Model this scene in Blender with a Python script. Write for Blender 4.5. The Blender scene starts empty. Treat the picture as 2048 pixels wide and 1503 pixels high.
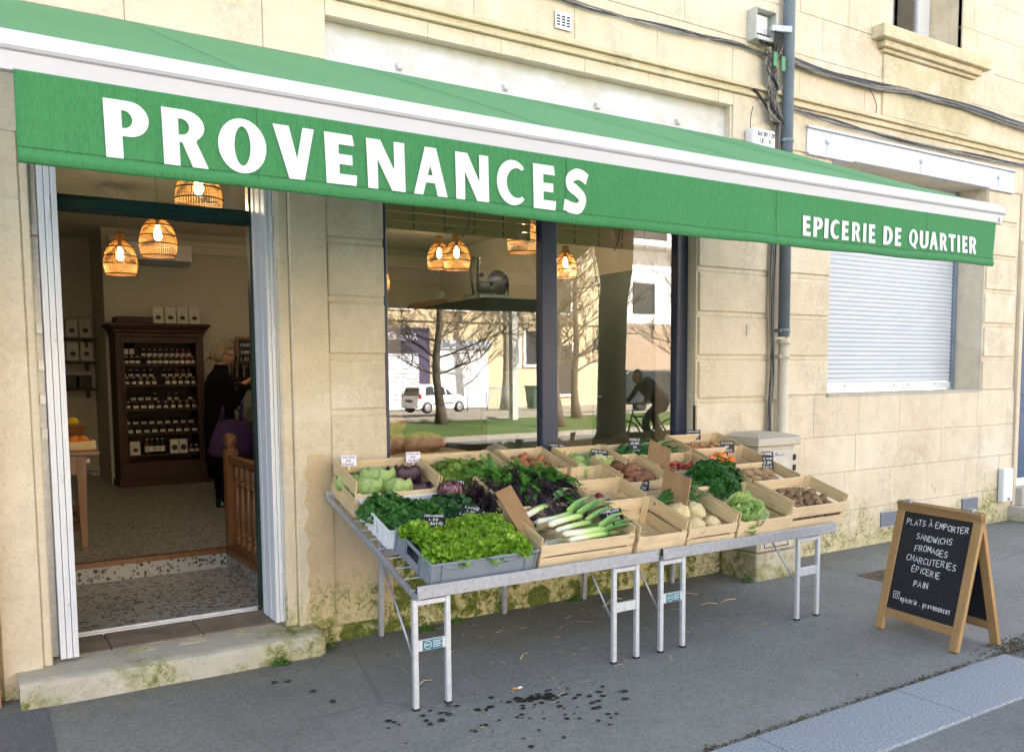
import bpy, math, random
import numpy as np
from mathutils import Matrix, Vector
random.seed(7)
scn = bpy.context.scene
col = scn.collection
R = math.radians
# ---------------------------------------------------------------- camera
YAW, PIT, ROL, FPX, CX, CY = 0.57307, -0.082116, 0.00684, 1752.44, 1046.93, 885.71
f = Vector((math.sin(YAW) * math.cos(PIT), math.cos(YAW) * math.cos(PIT), math.sin(PIT)))
r0 = Vector((math.cos(YAW), -math.sin(YAW), 0)); d0 = f.cross(r0)
cr, sr = math.cos(ROL), math.sin(ROL)
rt = r0 * cr + d0 * sr; dn = d0 * cr - r0 * sr
cam = bpy.data.objects.new('camera', bpy.data.cameras.new('camera')); col.objects.link(cam)
cam.matrix_world = Matrix(((rt.x, -dn.x, -f.x, 0), (rt.y, -dn.y, -f.y, 0), (rt.z, -dn.z, -f.z, 1.6), (0, 0, 0, 1)))
cam.data.sensor_fit = 'HORIZONTAL'; cam.data.sensor_width = 36
cam.data.lens = FPX / 2048 * 36
cam.data.shift_x = -(CX - 1024) / 2048; cam.data.shift_y = (CY - 751.5) / 2048
cam.data.clip_start = 0.05; cam.data.clip_end = 500
scn.camera = cam
# ---------------------------------------------------------------- light
SUN_EL, SUN_AZ = R(35.5), R(30)          # azimuth from +Y (behind the shop) towards +X
sd = Vector((math.sin(SUN_AZ) * math.cos(SUN_EL), math.cos(SUN_AZ) * math.cos(SUN_EL), math.sin(SUN_EL)))
w = bpy.data.worlds.new('World'); scn.world = w; w.use_nodes = True
nt = w.node_tree; bg = nt.nodes['Background']
sky = nt.nodes.new('ShaderNodeTexSky'); sky.sky_type = 'NISHITA'; sky.sun_disc = False
sky.sun_elevation = SUN_EL; sky.sun_rotation = SUN_AZ
sky.air_density = 1.0; sky.dust_density = 3.0; sky.ozone_density = 1.0
hs = nt.nodes.new('ShaderNodeHueSaturation'); hs.inputs['Saturation'].default_value = 0.6
nt.links.new(sky.outputs[0], hs.inputs['Color']); nt.links.new(hs.outputs[0], bg.inputs[0])
bg.inputs[1].default_value = 0.08
sl = bpy.data.lights.new('sun', 'SUN'); sl.energy = 5.0; sl.angle = R(0.5); sl.color = (1, .93, .82)
so = bpy.data.objects.new('sun', sl); col.objects.link(so)
so.rotation_euler = sd.to_track_quat('Z', 'Y').to_euler()
vs = scn.view_settings; vs.view_transform = 'Standard'; vs.look = 'None'; vs.gamma = 1; vs.exposure = 3.34
scn.cycles.use_denoising = True
scn.cycles.max_bounces = 8; scn.cycles.transparent_max_bounces = 16; scn.cycles.glossy_bounces = 4
scn.cycles.sample_clamp_indirect = 6.0

# ---------------------------------------------------------------- helpers
PM = {}
def tag(o, label=None, cat=None, group=None, kind=None):
    if label: o['label'] = label
    if cat: o['category'] = cat
    if group: o['group'] = group
    if kind: o['kind'] = kind
    return o
def thing(name, loc, label, cat, rz=0, group=None):
    o = bpy.data.objects.new(name, None); col.objects.link(o)
    o.location = loc; o.rotation_euler = (0, 0, rz); o.empty_display_size = .05
    PM[o.name] = Matrix.Translation(loc) @ Matrix.Rotation(rz, 4, 'Z')
    return tag(o, label, cat, group)
def thingM(name, M, label, cat, group=None):
    o = bpy.data.objects.new(name, None); col.objects.link(o)
    o.matrix_world = M; PM[o.name] = M.copy(); o.empty_display_size = .05
    return tag(o, label, cat, group)
def kids(o): return [c for c in bpy.data.objects if c.parent == o]
def copy_tree(o, M=None, parent=None, label=None, group=None):
    c = o.copy(); col.objects.link(c)
    if parent: c.parent = parent; c.matrix_parent_inverse = Matrix()
    if M is not None: c.matrix_world = M; PM[c.name] = M.copy()
    if label: c['label'] = label
    if group: c['group'] = group
    for ch in list(o.children): copy_tree(ch, None, c)
    return c
class MB:
    def __init__(s): s.v = []; s.f = []; s.r = []; s.m = []; s.s = []
    def add(s, vs, fs, rnd=None, mi=0, smooth=False, M=None):
        b = len(s.v); rnd = random.random() if rnd is None else rnd
        if M is not None: vs = [M @ Vector(p) for p in vs]
        s.v += [tuple(p) for p in vs]
        for q in fs:
            s.f.append([b + i for i in q]); s.r.append(rnd); s.m.append(mi); s.s.append(smooth)
        return s
    def box(s, x0, x1, y0, y1, z0, z1, **k):
        v = [(x, y, z) for z in (z0, z1) for y in (y0, y1) for x in (x0, x1)]
        return s.add(v, [(0, 2, 3, 1), (4, 5, 7, 6), (0, 1, 5, 4), (2, 6, 7, 3), (0, 4, 6, 2), (1, 3, 7, 5)], **k)
    def hexa(s, v, **k):  # 8 corners ordered bottom 4 (ccw) then top 4
        return s.add(v, [(3, 2, 1, 0), (4, 5, 6, 7), (0, 1, 5, 4), (1, 2, 6, 5), (2, 3, 7, 6), (3, 0, 4, 7)], **k)
    def slab(s, p, t, **k):  # quad p (4 pts) given thickness t along its normal
        p = [Vector(q) for q in p]; n = (p[1] - p[0]).cross(p[3] - p[0]).normalized() * t
        return s.hexa([q - n / 2 for q in p] + [q + n / 2 for q in p], **k)
    def bar(s, a, b, w, h, up=(0, 0, 1), **k):
        a, b = Vector(a), Vector(b); d = (b - a).normalized(); u = Vector(up)
        x = d.cross(u)
        if x.length < 1e-4: x = d.cross(Vector((1, 0, 0)))
        x.normalize(); u = x.cross(d).normalized(); x *= w / 2; u *= h / 2
        return s.hexa([a - x - u, a + x - u, b + x - u, b - x - u, a - x + u, a + x + u, b + x + u, b - x + u], **k)
    def tube(s, pts, rad, n=8, cap=True, **k):
        pts = [Vector(p) for p in pts]; k.setdefault('smooth', True)
        rad = rad if isinstance(rad, (list, tuple)) else [rad] * len(pts)
        t0 = (pts[1] - pts[0]).normalized(); u = t0.orthogonal().normalized(); vs = []
        for i, p in enumerate(pts):
            t = (pts[min(i + 1, len(pts) - 1)] - pts[max(i - 1, 0)]).normalized()
            u = (u - t * u.dot(t))
            if u.length < 1e-5: u = t.orthogonal()
            u.normalize(); b = t.cross(u)
            vs += [p + (u * math.cos(a) + b * math.sin(a)) * rad[i] for a in [2 * math.pi * j / n for j in range(n)]]
        fs = [(i * n + j, i * n + (j + 1) % n, (i + 1) * n + (j + 1) % n, (i + 1) * n + j) for i in range(len(pts) - 1) for j in range(n)]
        if cap: fs += [tuple(range(n - 1, -1, -1)), tuple((len(pts) - 1) * n + j for j in range(n))]
        return s.add(vs, fs, **k)
    def lathe(s, prof, n=16, M=None, cap=True, sx=1, sy=1, **k):
        k.setdefault('smooth', True); vs = []
        for r, z in prof: vs += [(r * sx * math.cos(2 * math.pi * j / n), r * sy * math.sin(2 * math.pi * j / n), z) for j in range(n)]
        fs = [(i * n + j, i * n + (j + 1) % n, (i + 1) * n + (j + 1) % n, (i + 1) * n + j) for i in range(len(prof) - 1) for j in range(n)]
        if cap: fs += [tuple(range(n - 1, -1, -1)), tuple((len(prof) - 1) * n + j for j in range(n))]
        return s.add(vs, fs, M=M, **k)
    def grid(s, fn, nu, nv, **k):
        k.setdefault('smooth', True)
        vs = [fn(i / nu, j / nv) for j in range(nv + 1) for i in range(nu + 1)]
        fs = [(j * (nu + 1) + i, j * (nu + 1) + i + 1, (j + 1) * (nu + 1) + i + 1, (j + 1) * (nu + 1) + i) for j in range(nv) for i in range(nu)]
        return s.add(vs, fs, **k)
    def ball(s, c, rx, ry=None, rz=None, n=12, m=8, fn=None, M=None, **k):
        ry = ry or rx; rz = rz or rx; k.setdefault('smooth', True)
        vs = []
        for j in range(m + 1):
            th = math.pi * j / m
            for i in range(n):
                ph = 2 * math.pi * i / n; d = Vector((math.sin(th) * math.cos(ph), math.sin(th) * math.sin(ph), math.cos(th)))
                q = fn(d) if fn else 1
                vs.append(Vector((d.x * rx * q + c[0], d.y * ry * q + c[1], d.z * rz * q + c[2])))
        fs = [(j * n + i, (j + 1) * n + i, (j + 1) * n + (i + 1) % n, j * n + (i + 1) % n) for j in range(m) for i in range(n)]
        return s.add(vs, fs, M=M, **k)
    def prism(s, poly, y0, y1, **k):  # polygon in x,z extruded along y
        n = len(poly); vs = [(x, y0, z) for x, z in poly] + [(x, y1, z) for x, z in poly]
        return s.add(vs, [tuple(range(n)), tuple(range(2 * n - 1, n - 1, -1))] + [((i + 1) % n, i, n + i, n + (i + 1) % n) for i in range(n)], **k)
    def ribbon(s, pts, wd, fn=lambda p: p, **k):  # flat stroke in 2-D mapped by fn
        pts = [Vector(p) for p in pts]; vs = []
        for i, p in enumerate(pts):
            t = pts[min(i + 1, len(pts) - 1)] - pts[max(i - 1, 0)]
            if t.length < 1e-9: t = Vector((1, 0))
            t.normalize(); nn = Vector((-t.y, t.x)) * wd / 2; e = t * wd * .3 * (-1 if i == 0 else 1 if i == len(pts) - 1 else 0)
            vs += [fn(p + nn + e), fn(p - nn + e)]
        return s.add(vs, [(2 * i + 1, 2 * i + 3, 2 * i + 2, 2 * i) for i in range(len(pts) - 1)], **k)
    def build(s, name, mats, parent=None, bevel=0, world=False, seg=1, label=None, cat=None, group=None, kind=None, sub=0):
        me = bpy.data.meshes.new(name)
        v = s.v
        if world and parent:
            Mi = PM[parent.name].inverted() if parent.name in PM else parent.matrix_world.inverted()
            v = [tuple(Mi @ Vector(p)) for p in v]
        me.from_pydata(v, [], s.f)
        mats = mats if isinstance(mats, (list, tuple)) else [mats]
        for m in mats: me.materials.append(m)
        me.polygons.foreach_set('material_index', s.m); me.polygons.foreach_set('use_smooth', s.s)
        a = me.attributes.new('rnd', 'FLOAT', 'FACE'); a.data.foreach_set('value', s.r)
        me.update()
        o = bpy.data.objects.new(name, me); col.objects.link(o)
        if parent: o.parent = parent
        if world and parent and parent.name in PM: PM[o.name] = PM[parent.name]
        if not parent: PM[o.name] = Matrix()
        if bevel:
            b = o.modifiers.new('bevel', 'BEVEL'); b.width = bevel; b.segments = seg; b.limit_method = 'ANGLE'; b.angle_limit = R(40)
        if sub:
            b = o.modifiers.new('sub', 'SUBSURF'); b.levels = sub; b.render_levels = sub
        return tag(o, label, cat, group, kind)

# ---------------------------------------------------------------- materials
class NT:
    def __init__(s, name):
        s.m = bpy.data.materials.new(name); s.m.use_nodes = True; s.t = s.m.node_tree
        s.b = s.t.nodes['Principled BSDF']; s.out = s.t.nodes['Material Output']
    def n(s, typ, **k):
        o = s.t.nodes.new('ShaderNode' + typ)
        for a, b in k.items(): setattr(o, a, b)
        return o
    def l(s, a, b): s.t.links.new(a, b)
    def set(s, sock, val):
        if isinstance(val, (int, float)): sock.default_value = val
        elif isinstance(val, (tuple, list)): sock.default_value = tuple(val) if len(val) == len(sock.default_value) else (*val, 1)
        else: s.l(val, sock)
    def coord(s, kind='Object'):
        if kind == 'World': return s.n('NewGeometry').outputs['Position']
        return s.n('TexCoord').outputs[kind]
    def vmap(s, v, scale=(1, 1, 1), rot=(0, 0, 0), loc=(0, 0, 0)):
        m = s.n('Mapping'); s.l(v, m.inputs[0]); m.inputs['Scale'].default_value = scale; m.inputs['Rotation'].default_value = rot; m.inputs['Location'].default_value = loc
        return m.outputs[0]
    def noise(s, v, scale, detail=4, rough=.55, dist=0):
        o = s.n('TexNoise'); s.l(v, o.inputs['Vector']); o.inputs['Scale'].default_value = scale; o.inputs['Detail'].default_value = detail
        o.inputs['Roughness'].default_value = rough; o.inputs['Distortion'].default_value = dist
        return o.outputs['Fac']
    def voro(s, v, scale, feature='F1', out='Distance', rnd=1):
        o = s.n('TexVoronoi', feature=feature); s.l(v, o.inputs['Vector']); o.inputs['Scale'].default_value = scale; o.inputs['Randomness'].default_value = rnd
        return o.outputs[out]
    def ramp(s, fac, stops):
        o = s.n('ValToRGB'); s.l(fac, o.inputs[0]); e = o.color_ramp.elements
        while len(e) < len(stops): e.new(.5)
        for el, (p, c) in zip(e, stops):
            el.position = p; el.color = (c, c, c, 1) if isinstance(c, (int, float)) else (*c, 1)
        return o.outputs[0]
    def mix(s, fac, a, b, mode='MIX'):
        o = s.n('Mix', data_type='RGBA', blend_type=mode); s.set(o.inputs[0], fac); s.set(o.inputs[6], a); s.set(o.inputs[7], b)
        return o.outputs[2]
    def math(s, op, a, b=0, c=0, clamp=False):
        o = s.n('Math', operation=op, use_clamp=clamp); s.set(o.inputs[0], a); s.set(o.inputs[1], b); s.set(o.inputs[2], c)
        return o.outputs[0]
    def sep(s, v): o = s.n('SeparateXYZ'); s.l(v, o.inputs[0]); return o.outputs
    def attr(s, name='rnd'): o = s.n('Attribute', attribute_name=name); return o.outputs['Fac']
    def bump(s, h, strength=.3, dist=.01, prev=None):
        o = s.n('Bump'); s.set(o.inputs['Height'], h); o.inputs['Strength'].default_value = strength; o.inputs['Distance'].default_value = dist
        if prev is not None: s.l(prev, o.inputs['Normal'])
        return o.outputs[0]
    def fin(s, color=None, rough=None, normal=None, metal=None, spec=None):
        b = s.b
        if color is not None: s.set(b.inputs['Base Color'], color)
        if rough is not None: s.set(b.inputs['Roughness'], rough)
        if normal is not None: s.l(normal, b.inputs['Normal'])
        if metal is not None: s.set(b.inputs['Metallic'], metal)
        if spec is not None: s.set(b.inputs['Specular IOR Level'], spec)
        return s.m
def plain(name, c, rough=.5, var=.12, scale=8, metal=0, bump=.0, bscale=60, spec=None, rvar=.0):
    t = NT(name); v = t.coord()
    lo = tuple(x * (1 - var) for x in c); hi = tuple(min(1, x * (1 + var)) for x in c)
    c_ = t.mix(t.ramp(t.noise(v, scale, 6), [(.3, 0.), (.7, 1.)]), lo, hi)
    if rvar: c_ = t.mix(t.math('MULTIPLY', t.attr(), rvar), c_, tuple(x * .35 for x in c))
    nrm = t.bump(t.noise(v, bscale, 4), bump, .004) if bump else None
    return t.fin(c_, rough, nrm, metal, spec)
def wood(name, c0, c1, axis, rough=.6, rings=1.0, bump=.15, dirt=.25):
    t = NT(name); v = t.coord(); r = t.attr()
    off = t.n('CombineXYZ'); 
    for i in range(3): t.l(t.math('MULTIPLY', r, 7.3 + i * 3.1), off.inputs[i])
    va = t.n('VectorMath', operation='ADD'); t.l(v, va.inputs[0]); t.l(off.outputs[0], va.inputs[1])
    sc = [38 * rings] * 3; sc[axis] = 1.6
    vm = t.vmap(va.outputs[0], tuple(sc))
    g = t.noise(vm, 1.0, 6, .6, 1.2)
    fine = t.noise(t.vmap(va.outputs[0], tuple(6 * q for q in sc)), 1.0, 2)
    knot = t.ramp(t.voro(t.vmap(va.outputs[0], tuple(9 if i != axis else 3.2 for i in range(3))), 1.0), [(.04, 1.), (.13, 0.)])
    c = t.mix(t.ramp(g, [(.28, 0.), (.72, 1.)]), c0, c1)
    c = t.mix(t.math('MULTIPLY', fine, .25), c, tuple(x * .55 for x in c0))
    c = t.mix(t.math('MULTIPLY', knot, .55), c, tuple(x * .3 for x in c0))
    c = t.mix(t.math('MULTIPLY', t.math('SUBTRACT', r, .5), .5, clamp=True), c, tuple(x * .62 for x in c1))
    big = t.ramp(t.noise(va.outputs[0], 6, 5), [(.5, 0.), (.75, 1.)])
    c = t.mix(t.math('MULTIPLY', big, dirt), c, tuple(x * .45 for x in c0))
    return t.fin(c, rough, t.bump(g, bump, .002))
def stone(name, light=(.695, .62, .49), dark=(.565, .48, .35), mossy=True, rough=.9, grime=.5, top_grey=True, mz=.36, cov=1.0, mth=.46, deep=0):
    t = NT(name); p = t.coord('World'); z = t.sep(p)[2]; x = t.sep(p)[0]
    a = t.noise(p, .9, 6, .6); b = t.noise(p, 5.5, 8, .65, .4); fine = t.noise(p, 60, 6, .7); vf = t.noise(p, 190, 3)
    c = t.mix(t.ramp(a, [(.32, 0.), (.68, 1.)]), dark, light)
    c = t.mix(t.math('MULTIPLY', t.ramp(b, [(.42, 0.), (.62, 1.)]), .55), c, tuple(q * 1.08 for q in light))
    # per block tint
    c = t.mix(t.math('MULTIPLY', t.attr(), .32), c, (.58, .49, .36))
    # ochre repairs and pale repairs
    c = t.mix(t.math('MULTIPLY', t.ramp(t.noise(p, 1.7, 5, .6, .6), [(.60, 0.), (.66, 1.)]), .4), c, (.60, .48, .33))
    c = t.mix(t.math('MULTIPLY', t.ramp(t.noise(t.vmap(p, loc=(5, 2, 9)), 1.3, 5, .6, .6), [(.60, 0.), (.66, 1.)]), .4), c, (.74, .69, .60))
    c = t.mix(t.math('MULTIPLY', t.ramp(fine, [(.52, 0.), (.75, 1.)]), .45), c, tuple(q * .5 for q in dark))
    # pits
    pit = t.ramp(t.voro(t.vmap(p, (1, 1, 2.2)), 42), [(.05, 1.), (.16, 0.)])
    pm = t.ramp(t.noise(p, 3.1, 4), [(.5, 0.), (.62, 1.)])
    pit = t.math('MULTIPLY', pit, pm)
    c = t.mix(t.math('MULTIPLY', pit, .5), c, tuple(q * .4 for q in dark))
    # streaks running down
    st = t.ramp(t.noise(t.vmap(p, (7, 7, .5)), 1.0, 5, .6), [(.55, 0.), (.75, 1.)])
    c = t.mix(t.math('MULTIPLY', st, grime * .35), c, (.27, .235, .16))
    if top_grey:   # grey lichen crust in patches
        lg = t.ramp(t.noise(t.vmap(p, (1.2, 1, 1.0), loc=(3, 0, 1)), 1.6, 6, .65, .5), [(.50, 0.), (.60, 1.)])
        sp = t.ramp(t.noise(p, 26, 5, .7), [(.42, 0.), (.6, 1.)])
        c = t.mix(t.math('MULTIPLY', t.math('MULTIPLY', lg, sp), grime * .6), c, (.30, .27, .20))
    if mossy:
        nz = t.noise(p, 3.2, 6, .65, .5)
        h = t.math('SUBTRACT', t.math('ADD', mz, t.math('MULTIPLY', t.math('SUBTRACT', nz, .5), 1.5)), z)
        m1 = t.math('MULTIPLY', t.ramp(h, [(.02, 0.), (.28, 1.)]), cov)
        spk = t.math('MULTIPLY', t.ramp(t.noise(p, 19, 7, .75, .6), [(mth, 0.), (mth + .12, 1.)]), t.ramp(t.noise(p, 4.2, 5, .65, .3), [(mth - .06, 0.), (mth + .07, 1.)]))
        c = t.mix(t.math('MULTIPLY', m1, .55), c, (.50, .46, .22))
        c = t.mix(t.math('MULTIPLY', t.math('MULTIPLY', m1, spk), .8), c, (.13, .155, .022))
        spk2 = t.ramp(t.noise(t.vmap(p, loc=(9, 4, 1)), 24, 6, .7, 1.5), [(.52, 0.), (.62, 1.)])
        c = t.mix(t.math('MULTIPLY', t.math('MULTIPLY', m1, spk2), .8), c, (.045, .055, .018))
    if deep:   # thick dark moss cushions in large ragged patches
        dp = t.ramp(t.noise(t.vmap(p, loc=(1, 6, 3)), 6.5, 8, .72, .5), [(.47, 0.), (.53, 1.)])
        dg = t.mix(t.ramp(t.noise(p, 45, 4, .7), [(.35, 0.), (.65, 1.)]), (.035, .055, .008), (.13, .165, .02))
        c = t.mix(t.math('MULTIPLY', t.math('MULTIPLY', t.ramp(h, [(.06, 0.), (.16, 1.)]), dp), .92), c, dg)
    hgt = t.math('ADD', t.math('MULTIPLY', b, .5), t.math('SUBTRACT', t.math('MULTIPLY', fine, .5), t.math('MULTIPLY', pit, .9)))
    n1 = t.bump(hgt, .55, .008); n2 = t.bump(vf, .25, .003, n1)
    return t.fin(c, rough, n2, spec=.2)
M = {}
M['stone'] = stone('limestone')
M['stone_plain'] = stone('limestone_smooth', light=(.69, .60, .455), dark=(.57, .48, .345), grime=.3, mz=.16)
M['render_patch'] = stone('tan_render', light=(.56, .43, .27), dark=(.49, .36, .215), grime=.25, top_grey=False, mz=.30)
M['mossy'] = stone('mossy_plinth_stone', light=(.60, .51, .32), dark=(.48, .39, .21), mz=.60, cov=1.0, top_grey=False, mth=.46, deep=1)
M['trim'] = stone('limestone_trim', light=(.66, .575, .41), dark=(.50, .43, .26), mossy=False, grime=.8)
def white_lintel():
    t = NT('white_painted_steel'); p = t.coord('World')
    n = t.noise(p, 14, 7, .7); st = t.noise(t.vmap(p, (6, 6, .8)), 1, 5)
    c = t.mix(t.ramp(n, [(.5, 0.), (.72, 1.)]), (.60, .61, .635), (.53, .51, .46))
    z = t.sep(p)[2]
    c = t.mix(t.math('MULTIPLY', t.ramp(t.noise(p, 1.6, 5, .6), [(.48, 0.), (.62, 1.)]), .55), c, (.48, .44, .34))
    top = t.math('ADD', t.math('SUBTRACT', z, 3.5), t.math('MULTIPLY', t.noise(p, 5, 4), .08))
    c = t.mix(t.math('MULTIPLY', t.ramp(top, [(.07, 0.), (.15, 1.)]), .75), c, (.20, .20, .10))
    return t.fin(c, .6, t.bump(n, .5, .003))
M['lintel_old'] = white_lintel()
M['lintel'] = plain('white_paint', (.55, .575, .64), .55, .08, 22, bump=.35, bscale=40)
def asphalt(name, base, patch):
    t = NT(name); p = t.coord('World')
    a = t.noise(p, .7, 6, .6); g = t.noise(p, 210, 3, .7); g2 = t.voro(p, 150)
    c = t.mix(t.ramp(a, [(.35, 0.), (.65, 1.)]), tuple(q * .86 for q in base), tuple(q * 1.12 for q in base))
    c = t.mix(t.math('MULTIPLY', t.ramp(g, [(.45, 0.), (.75, 1.)]), .6), c, tuple(q * 1.9 for q in base))
    c = t.mix(t.math('MULTIPLY', t.ramp(g2, [(.0, 1.), (.28, 0.)]), .45), c, tuple(q * .4 for q in base))
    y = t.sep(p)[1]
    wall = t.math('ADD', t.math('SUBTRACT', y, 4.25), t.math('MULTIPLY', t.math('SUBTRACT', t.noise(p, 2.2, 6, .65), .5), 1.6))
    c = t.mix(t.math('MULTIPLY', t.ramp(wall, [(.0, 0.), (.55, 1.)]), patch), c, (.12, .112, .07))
    agg = t.n('TexVoronoi'); t.l(p, agg.inputs['Vector']); agg.inputs['Scale'].default_value = 75; ac = t.sep(agg.outputs['Color'])[0]
    c = t.mix(t.math('MULTIPLY', t.math('GREATER_THAN', ac, .74), .22), c, tuple(q * 1.6 for q in base))
    c = t.mix(t.math('MULTIPLY', t.math('LESS_THAN', ac, .22), .24), c, tuple(q * .5 for q in base))
    big = t.noise(t.vmap(p, loc=(3, 8, 0)), 2.6, 7, .7, .8)
    c = t.mix(t.math('MULTIPLY', t.ramp(big, [(.46, 0.), (.66, 1.)]), .26), c, tuple(q * .68 for q in base))
    c = t.mix(t.math('MULTIPLY', t.ramp(t.noise(t.vmap(p, loc=(7, 1, 0)), 1.2, 6, .7), [(.52, 0.), (.7, 1.)]), .30), c, tuple(q * f_ for q, f_ in zip(base, (1.4, 1.3, 1.12))))
    gum = t.ramp(t.voro(t.vmap(p, loc=(2, 5, 0)), 3.2), [(.035, 1.), (.05, 0.)])
    c = t.mix(t.math('MULTIPLY', gum, .35), c, tuple(q * .55 for q in base))
    lt = t.ramp(t.noise(p, 7, 7, .75, 1), [(.6, 0.), (.74, 1.)])
    c = t.mix(t.math('MULTIPLY', lt, .25), c, tuple(q * 1.6 for q in base))
    speck = t.ramp(t.noise(p, 34, 2, .5), [(.735, 0.), (.75, 1.)])
    c = t.mix(t.math('MULTIPLY', speck, .6), c, tuple(q * 2.4 for q in base))
    crack = t.ramp(t.voro(t.vmap(p, (1, 1, 1)), .45, 'DISTANCE_TO_EDGE'), [(.002, 1.), (.006, 0.)])
    crack = t.math('MULTIPLY', crack, t.ramp(t.noise(p, .8, 3), [(.5, 0.), (.56, 1.)]))
    c = t.mix(t.math('MULTIPLY', crack, .3), c, tuple(q * .4 for q in base))
    n = t.bump(g, .6, .006)
    return t.fin(c, .9, n, spec=.25)
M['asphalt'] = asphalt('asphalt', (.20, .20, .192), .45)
M['asphalt_dark'] = asphalt('asphalt_dark', (.13, .132, .14), .0)
M['road'] = asphalt('road_asphalt', (.15, .158, .158), .0)
def granite():
    t = NT('blue_granite'); p = t.coord('World'); g = t.noise(p, 85, 5, .85); v = t.voro(p, 120, out='Color')
    c = t.mix(t.ramp(g, [(.38, 0.), (.62, 1.)]), (.12, .137, .165), (.35, .375, .41))
    c = t.mix(t.math('MULTIPLY', t.ramp(t.noise(p, 1.5, 5), [(.5, 0.), (.7, 1.)]), .35), c, (.24, .22, .19))
    return t.fin(c, .75, t.bump(g, .25, .002))
M['granite'] = granite()
M['pvc'] = plain('white_pvc', (.66, .67, .70), .35, .03, 4)
M['white'] = plain('white_coat', (.80, .80, .80), .4, .04, 6)
M['bar_white'] = plain('awning_bar_white', (.60, .60, .66), .3, .02, 3)
M['navy'] = plain('navy_aluminium', (.020, .028, .062), .38, .1, 5)
M['dkgreen'] = plain('bottle_green_paint', (.008, .035, .030), .35, .15, 5)
M['zinc'] = plain('bluegrey_pipe', (.16, .205, .26), .45, .15, 6)
M['beige_pipe'] = plain('beige_pipe', (.56, .51, .41), .5, .08, 7)
M['cabbeige'] = plain('beige_plastic', (.46, .42, .355), .5, .06, 9)
M['black'] = plain('black_rubber', (.012, .012, .013), .55, .2, 20)
M['cable'] = plain('grey_cable', (.055, .058, .068), .6, .45, 14, rvar=.5)
M['cable_pale'] = plain('pale_cable', (.27, .25, .21), .7, .25, 16, rvar=.6)
M['alu'] = plain('aluminium', (.68, .70, .74), .42, .10, 30, metal=.5, bump=.06, bscale=90)
M['galv'] = plain('galvanised_steel', (.42, .44, .49), .45, .16, 40, metal=.6, bump=.06)
M['concrete'] = stone('plinth_concrete', light=(.48, .46, .38), dark=(.34, .32, .25), grime=.5, mz=.27, mth=.40)
M['step'] = stone('step_stone', light=(.46, .445, .39), dark=(.34, .325, .28), grime=.5, mz=.15, cov=1, mth=.40)
M['shutter'] = plain('shutter_lacquer', (.50, .53, .59), .38, .03, 3)
M['bluedoor'] = plain('blue_paint', (.008, .05, .16), .4, .1, 5)
M['darkgap'] = plain('dark_void', (.006, .006, .007), .9)
def fabric(name, c, trans=.25, sheen=.05):
    t = NT(name); p = t.coord(); wv = t.noise(t.vmap(p, (260, 260, 40)), 1, 3); st = t.noise(t.vmap(p, (60, 60, 1.2)), 1, 4)
    big = t.noise(p, 1.6, 4)
    q = t.mix(t.ramp(wv, [(.3, 0.), (.7, 1.)]), tuple(x * .82 for x in c), tuple(x * 1.15 for x in c))
    q = t.mix(t.math('MULTIPLY', t.ramp(st, [(.4, 0.), (.7, 1.)]), .12), q, tuple(x * 1.35 for x in c))
    q = t.mix(t.math('MULTIPLY', t.ramp(big, [(.4, 0.), (.7, 1.)]), .12), q, tuple(x * .6 for x in c))
    t.fin(q, .75, t.bump(wv, .2, .001), spec=.3); t.b.inputs['Sheen Weight'].default_value = .17; t.b.inputs['Sheen Tint'].default_value = (.6, 1, .8, 1); t.b.inputs['Sheen Roughness'].default_value = .45
    tr = t.n('BsdfTranslucent'); t.l(q, tr.inputs[0]); mx = t.n('MixShader'); mx.inputs[0].default_value = trans
    t.l(t.b.outputs[0], mx.inputs[1]); t.l(tr.outputs[0], mx.inputs[2]); t.l(mx.outputs[0], t.out.inputs[0])
    return t.m
M['green_fabric'] = fabric('green_canvas', (.050, .230, .080), .12)
M['letter'] = plain('white_lettering', (.66, .66, .72), .5, .02, 5)
def glass(name, tint=(.93, .95, .94), refl=3.4):
    t = NT(name); t.t.nodes.remove(t.b)
    fr = t.n('Fresnel'); fr.inputs[0].default_value = 1.5
    fac = t.math('MULTIPLY', fr.outputs[0], refl, clamp=True)
    tr = t.n('BsdfTransparent'); tr.inputs[0].default_value = (*tint, 1)
    gl = t.n('BsdfGlossy'); gl.inputs['Roughness'].default_value = 0.0; gl.inputs[0].default_value = (1, 1, 1, 1)
    mx = t.n('MixShader'); t.l(fac, mx.inputs[0]); t.l(tr.outputs[0], mx.inputs[1]); t.l(gl.outputs[0], mx.inputs[2])
    t.l(mx.outputs[0], t.out.inputs[0]); return t.m
M['glass'] = glass('window_glass')
M['clearglass'] = glass('clear_glass', (.9, .92, .9), 1.0)
# ================================================================ GROUND
def tz(y): return max(0, min(1, (-5.0 - y) / 8)) * .12 - .97 * max(0, min(1, (-13.0 - y) / 20))
ys = [60, 12, 4.95, 2.0, 0, -1.0, -4, -7, -9, -11.5, -16, -30, -60, -140]
def sheet(name, x0, x1, yl, dz, mat, kind='structure', nx=1):
    m = MB(); xs = [x0 + (x1 - x0) * i / nx for i in range(nx + 1)]
    vs_ = [(x, y, tz(y) + dz) for y in yl for x in xs]; n = nx + 1
    fs = [(j * n + i + 1, j * n + i, (j + 1) * n + i, (j + 1) * n + i + 1) for j in range(len(yl) - 1) for i in range(nx)]
    m.add(vs_, fs); return m.build(name, mat, kind=kind)
sheet('road', -140, 180, [2.3, 0, -3.0, -5, -7, -9, -11, -13, -16, -20, -24, -28, -33, -60, -140], 0, M['road'])
sheet('ground', -140, 180, [60, 12, 2.3], -.004, M['asphalt_dark'])
sheet('pavement', -30, 90, [5.6, 2.57], .004, M['asphalt'])
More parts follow.
